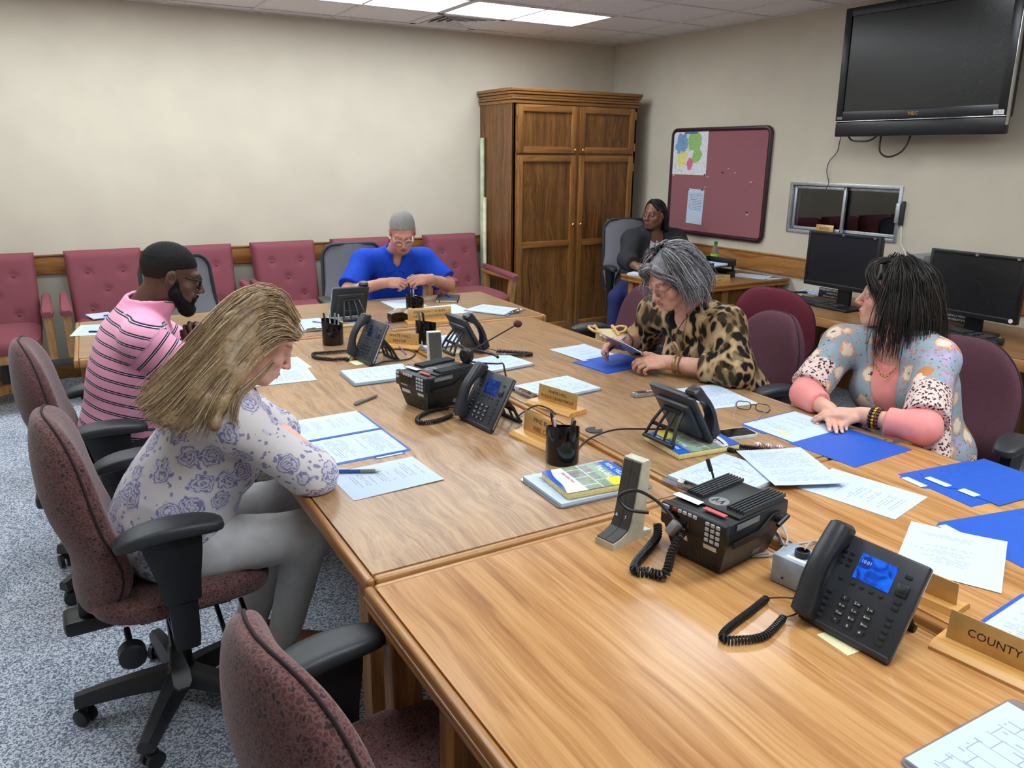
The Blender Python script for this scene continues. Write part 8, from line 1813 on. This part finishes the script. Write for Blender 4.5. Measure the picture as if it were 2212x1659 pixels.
# ---------------------------------------------------------------- dark-haired woman in floral kimono
def make_floral():
    H = Head((2.690, 1.80, 1.160), (-0.62, 0.78, 0.04), (0, 0, 1), 1.03, 1.0, False, 0.0045, 0.001, 1.0, 1.1)
    J = dict(pelv=(2.80, 1.68, 0.58), neck=(2.705, 1.745, 1.015), shR=(2.64, 1.945, 0.95), shL=(2.69, 1.59, 0.96), elR=(2.405, 1.905, 0.79), elL=(2.43, 1.44, 0.79), wrR=(2.365, 1.755, 0.768), wrL=(2.375, 1.635, 0.790), hipR=(2.75, 1.78, 0.55), hipL=(2.76, 1.59, 0.55), knR=(2.34, 1.80, 0.53), knL=(2.34, 1.58, 0.53), anR=(2.42, 1.80, 0.10), anL=(2.42, 1.58, 0.10))
    b = Body(J, 0.94, 1.02, 1.0, bust=1.05, belly=0.4, arm=0.9); root = person('dark-haired woman in a floral kimono over a pink top, hands crossed', (2.80, 1.68, 0.0))
    S = SDF(); b.torso(S); S.u(H.fn, H.c, 0.15, 0.02); S.cap(J['neck'], H.wl(0, -0.025, -0.05), 0.054, 0.054, 0.03)
    for s in 'RL': b.arm_(S, s); b.leg_(S, s)
    tips = []; sp = [(hand_ops(S, J['wrR'], (-0.62, -0.72, -0.02), (0, 0, 1), 1, (8, 8, 10, 12), tips=tips, s=0.96), 0.085), (hand_ops(S, J['wrL'], (-0.55, 0.83, -0.05), (-0.15, 0, 1), -1, (14, 16, 18, 20), tips=tips, s=0.96), 0.085)]
    base = (226, 172, 152)
    build(S, 'body', m_skin, root, 0.0075, skin_col(base, H, (196, 100, 100), (90, 62, 48), (226, 134, 122), tips, (244, 214, 206), browk=0.8), None, fine_of(H, sp), 0.0036, 1); H.eyes(root, m_eye_b, (0, 1, 0))
    # hair
    S = SDF(); S.u(lambda P: smax(s_ell(H.loc(P), (0, -0.026, 0.040), (0.081, 0.098, 0.090)), H.loc(P)[:, 1] - 0.045 - 0.40 * (H.loc(P)[:, 2] - 0.06), 0.015) * H.s, H.c, 0.15, 0)
    for sx in (-1, 1):
        S.cap(H.wl(sx * 0.072, -0.030, 0.03), H.wl(sx * 0.076, -0.040, -0.06), 0.022, 0.026, 0.03); S.cap(H.wl(sx * 0.076, -0.040, -0.06), H.wl(sx * 0.076, -0.055, -0.18), 0.026, 0.014, 0.03)
    S.cap(H.wl(0, -0.09, 0.02), H.wl(0, -0.105, -0.08), 0.062, 0.062, 0.04); S.cap(H.wl(0, -0.105, -0.08), H.wl(0, -0.12, -0.17), 0.06, 0.035, 0.04); S.cap(H.wl(0.05, -0.09, -0.10), H.wl(0.07, -0.14, -0.19), 0.035, 0.018, 0.04); S.cap(H.wl(-0.05, -0.09, -0.10), H.wl(-0.07, -0.13, -0.19), 0.035, 0.018, 0.04)
    S.cap(H.wl(-0.02, 0.060, 0.108), H.wl(-0.062, 0.062, 0.065), 0.014, 0.010, 0.02); S.cap(H.wl(0.02, 0.060, 0.108), H.wl(0.066, 0.060, 0.055), 0.014, 0.012, 0.02)
    S.post = lambda P, d: d + 0.0035 * sines(P * A_(0.9, 0.9, 0.5), 180, 61)
    cols = [(34, 28, 27), (50, 42, 38), (70, 56, 46), (26, 22, 22), (44, 38, 36)]
    G = head_guides(H, [R_(a) for a in (66, 78, 92, 110, 130, 155, 180, 205, 230, 250, 268, 282, 294)], 1.06, 0.25, flare=0.040, thick=0.020)
    Gf = [[H.wl(s * 0.010, 0.03, 0.132), H.wl(s * 0.032, 0.075, 0.122), H.wl(s * 0.056, 0.088, 0.085), H.wl(s * 0.074, 0.070, 0.045), H.wl(s * 0.084, 0.038, 0.0), H.wl(s * 0.086, 0.015, -0.06)] for s in (-1.1, -0.95, -0.8)]
    bc = lambda V: np.clip(LIN((42, 35, 33))[None] * (0.6 + 0.8 * (0.5 + 0.5 * sines(V * A_(0.9, 0.9, 0.45), 170, 62)))[:, None], 0, 1)
    hair_obj('hair', S, root, 0.005, bc, [strands(G, 950, 0.0018, cols, 0.012, 9, 0.006, m=14), strands(Gf, 170, 0.0018, cols, 0.008, 10)])
    # pink top
    S = SDF(); b.torso(S, 0.014)
    for s in 'RL': b.arm_(S, s, 0.010, 1.58, flare=0.008, k=0.04)
    cn = b.J['neck']; S.sub(lambda P: s_rc(P, cn, H.wl(0, -0.02, -0.06), 0.064, 0.066), cn, 0.16, 0.006); S.sub(lambda P: s_ell(P, cn + b.f * 0.09 - b.u * 0.03, (0.065, 0.06, 0.055), b.M), cn + b.f * 0.09, 0.1, 0.006)
    S.post = lambda P, d: d + 0.002 * sines(P, 45, 63) + 0.001 * sines(P, 90, 66)
    build(S, 'pink_top', plain('salmon_jersey', (236, 150, 146), 0.8, spec=0.2, var=0.02), root, 0.0065, smooth=2)
    # kimono
    S = SDF(); b.torso(S, 0.026, 0.05); S.ell(b.J['pelv'] - b.u * 0.05, (0.20, 0.17, 0.16), b.M, 0.06)
    for s in 'RL': b.arm_(S, s, 0.017, 0.88, flare=0.022, k=0.03)
    S.cap(b.J['shL'] + A_(0.02, 0, -0.10), b.J['elL'] + A_(0.10, -0.01, -0.14), 0.05, 0.04, 0.05)
    def opening(P):
        q = P - cn; x = q @ b.r - 0.012; y = q @ b.f; z = q @ b.u; w = 0.050 - 0.10 * np.clip(-z - 0.10, 0, 0.4)
        return np.maximum(np.abs(x) - np.maximum(w, 0.012), np.maximum(-(y - 0.01 - 0.07 * np.clip(-z / 0.15, 0, 1)), z - 0.2))
    S.sub(opening, cn + b.f * 0.1 - b.u * 0.2, 0.38, 0.010); S.sub(lambda P: s_rc(P, cn - b.u * 0.01, H.wl(0, -0.02, -0.06), 0.072, 0.074), cn, 0.16, 0.006)
    S.post = lambda P, d: d + 0.0035 * sines(P, 30, 64) + 0.0014 * sines(P, 75, 65)
    def zone(V):
        out = np.zeros(len(V), f32)
        for s in 'RL':
            sh, el = b.J['sh' + s], b.J['el' + s]; ax = nrm(el - sh); L = float(np.linalg.norm(el - sh)); a = (V - sh) @ ax; side = (V - cn) @ (b.r * (1 if s == 'R' else -1))
            near = np.linalg.norm(V - (sh + np.clip(a, 0, L)[:, None] * ax), axis=1) < 0.14
            out = np.maximum(out, np.where((a > L * 0.52) & near & (side > 0.155), 1.0, 0.0))
        out = np.maximum(out, np.where((V[:, 2] < 0.86) & ((V - cn) @ -b.r > 0.21), 1.0, 0.0)); return {'panel': out}
    m, nt, bb = newmat('floral_kimono_print'); setp(bb, 0.75, spec=0.2)
    co = coord(nt); wn = nd(nt, 'TexNoise', {'Vector': co, 'Scale': 30.0, 'Detail': 2.0}).outputs['Color']; cw = mixc(nt, 0.03, co, wn)
    lil = nd(nt, 'TexNoise', {'Vector': co, 'Scale': 9.0, 'Detail': 2.0}).outputs[0]
    cc = ramp(nt, lil, [(0.35, (142, 160, 168)), (0.55, (150, 166, 176)), (0.64, (170, 166, 200)), (0.75, (204, 196, 214))])
    va = nd(nt, 'TexVoronoi', {'Vector': cw, 'Scale': 75.0}, feature='F1'); sa = nd(nt, 'SeparateColor', {0: va.outputs['Color']}).outputs[0]
    cc = mixc(nt, math_(nt, 'MULTIPLY', math_(nt, 'LESS_THAN', va.outputs['Distance'], 0.36), math_(nt, 'GREATER_THAN', sa, 0.55)), cc, (198, 120, 122)); cc = mixc(nt, math_(nt, 'MULTIPLY', math_(nt, 'LESS_THAN', va.outputs['Distance'], 0.25), math_(nt, 'LESS_THAN', sa, 0.22)), cc, (92, 84, 90))
    vb = nd(nt, 'TexVoronoi', {'Vector': cw, 'Scale': 12.5, 'Randomness': 0.85}, feature='F1'); db = vb.outputs['Distance']; sb = nd(nt, 'SeparateColor', {0: vb.outputs['Color']}); s1 = sb.outputs[0]
    nb = nd(nt, 'TexNoise', {'Vector': co, 'Scale': 130.0, 'Detail': 2.0}).outputs[0]; dd = math_(nt, 'ADD', db, math_(nt, 'MULTIPLY', math_(nt, 'SUBTRACT', nb, 0.5), 0.22))
    daisy = ramp(nt, dd, [(0.0, (110, 66, 44)), (0.07, (120, 70, 44)), (0.10, (226, 206, 186)), (0.30, (232, 214, 196)), (0.40, (206, 150, 112))])
    cc = mixc(nt, math_(nt, 'MULTIPLY', math_(nt, 'LESS_THAN', dd, 0.42), math_(nt, 'GREATER_THAN', s1, 0.35)), cc, daisy)
    cc = mixc(nt, math_(nt, 'MULTIPLY', math_(nt, 'LESS_THAN', dd, 0.36), math_(nt, 'LESS_THAN', s1, 0.25)), cc, (196, 130, 84))
    vl = nd(nt, 'TexVoronoi', {'Vector': cw, 'Scale': 88.0}, feature='F1'); n3 = nd(nt, 'TexNoise', {'Vector': co, 'Scale': 120.0}).outputs[0]
    leo = ramp(nt, math_(nt, 'ADD', vl.outputs['Distance'], math_(nt, 'MULTIPLY', math_(nt, 'SUBTRACT', n3, 0.5), 0.5)), [(0.0, (60, 38, 36)), (0.36, (70, 44, 42)), (0.44, (222, 196, 190)), (1.0, (228, 204, 198))])
    cc = mixc(nt, nd(nt, 'Attribute', attribute_name='panel').outputs['Fac'], cc, leo); nt.links.new(cc, bb.inputs['Base Color'])
    build(S, 'kimono', m, root, 0.006, None, zone, smooth=2)
    # gold chain
    pts = catmull([cn - b.r * -0.070 + b.u * 0.0 + b.f * 0.02, cn + b.r * 0.055 + b.f * 0.105 - b.u * 0.05, cn + b.f * 0.150 - b.u * 0.105, cn - b.r * 0.055 + b.f * 0.105 - b.u * 0.05, cn - b.r * 0.070 + b.f * 0.02], 7)
    mb = MB()
    for i, (p, p2) in enumerate(zip(pts[:-1], pts[1:])):
        c = (p + p2) / 2 - root.location; t_ = (p2 - p).normalized(); s_ = Vector(map(float, b.u)) if i % 2 else t_.cross(Vector(map(float, b.u))).normalized()
        mb.tube([c + t_ * 0.0085 * math.cos(q) + s_ * 0.0048 * math.sin(q) for q in np.linspace(0, 2 * PI, 11)[:-1]], 0.0012, 5, closed=True)
    o = mb.obj('gold_chain', m_brass, root); o['kind'] = 'stuff'
    w0, e0 = b.J['wrL'], b.J['elL']; ax = nrm(e0 - w0)
    for k, (t, rad, mt) in enumerate(((0.035, 0.0062, plain('dark_beads', (44, 28, 24), 0.25)), (0.047, 0.0066, m_brass), (0.060, 0.0062, plain('brown_beads', (70, 42, 28), 0.25)))):
        c = w0 + ax * t; n1 = nrm(np.cross(ax, (0, 0, 1))); n2 = np.cross(ax, n1); mb = MB()
        for q in np.linspace(0, 2 * PI, 19)[:-1]: mb.sphere(tuple(Vector(map(float, c + (n1 * math.cos(q) + n2 * math.sin(q)) * 0.034)) - root.location), rad, 8)
        o = mb.obj('bracelet', mt, root); o['kind'] = 'stuff'
    S = SDF(); S.ell(J['pelv'], (0.19, 0.155, 0.13), b.M, 0.04)
    for s in 'RL': b.leg_(S, s, 0.014, ankle=False)
    build(S, 'trousers', plain('dark_slacks', (40, 40, 50), 0.85), root, 0.012, smooth=2); shoes(b, root, m_black)
make_floral()
# ---------------------------------------------------------------- handbag on the empty plum chair
t = thing('handbag', 'natural handbag with bamboo rails and handles on the plum chair seat', 'handbag', (2.61, 3.43, 0.515), R_(62))
m_bamboo = plain('bamboo', (206, 166, 100), 0.35, var=0.15, vscale=40); m_bagcloth = plain('tan_weave', (196, 178, 138), 0.85, var=0.12, vscale=400, grain=0.4, gscale=500)
mb = MB(); mb.ring([[(-w, -d, z), (w, -d, z), (w, d, z), (-w, d, z)] for w, d, z in ((0.12, 0.05, 0.0), (0.125, 0.055, 0.02), (0.115, 0.045, 0.19))]); mb.obj('pouch', m_bagcloth, t)
for s in (-1, 1):
    rl = MB(); rl.tube([(-0.145, s * 0.05, 0.20), (0.145, s * 0.05, 0.20)], 0.009, 10)
    for x in (-0.11, -0.02, 0.06, 0.12): rl.tube([(x - 0.003, s * 0.05, 0.20), (x + 0.003, s * 0.05, 0.20)], 0.0105, 10)
    r_ = rl.obj('bamboo_rail', m_bamboo, t)
    MB().tube(catmull([(-0.07, s * 0.05, 0.205), (-0.06, s * 0.085, 0.215), (0.0, s * 0.105, 0.222), (0.06, s * 0.085, 0.215), (0.07, s * 0.05, 0.205)], 6), 0.0075, 8).obj('bamboo_handle', m_bamboo, r_)
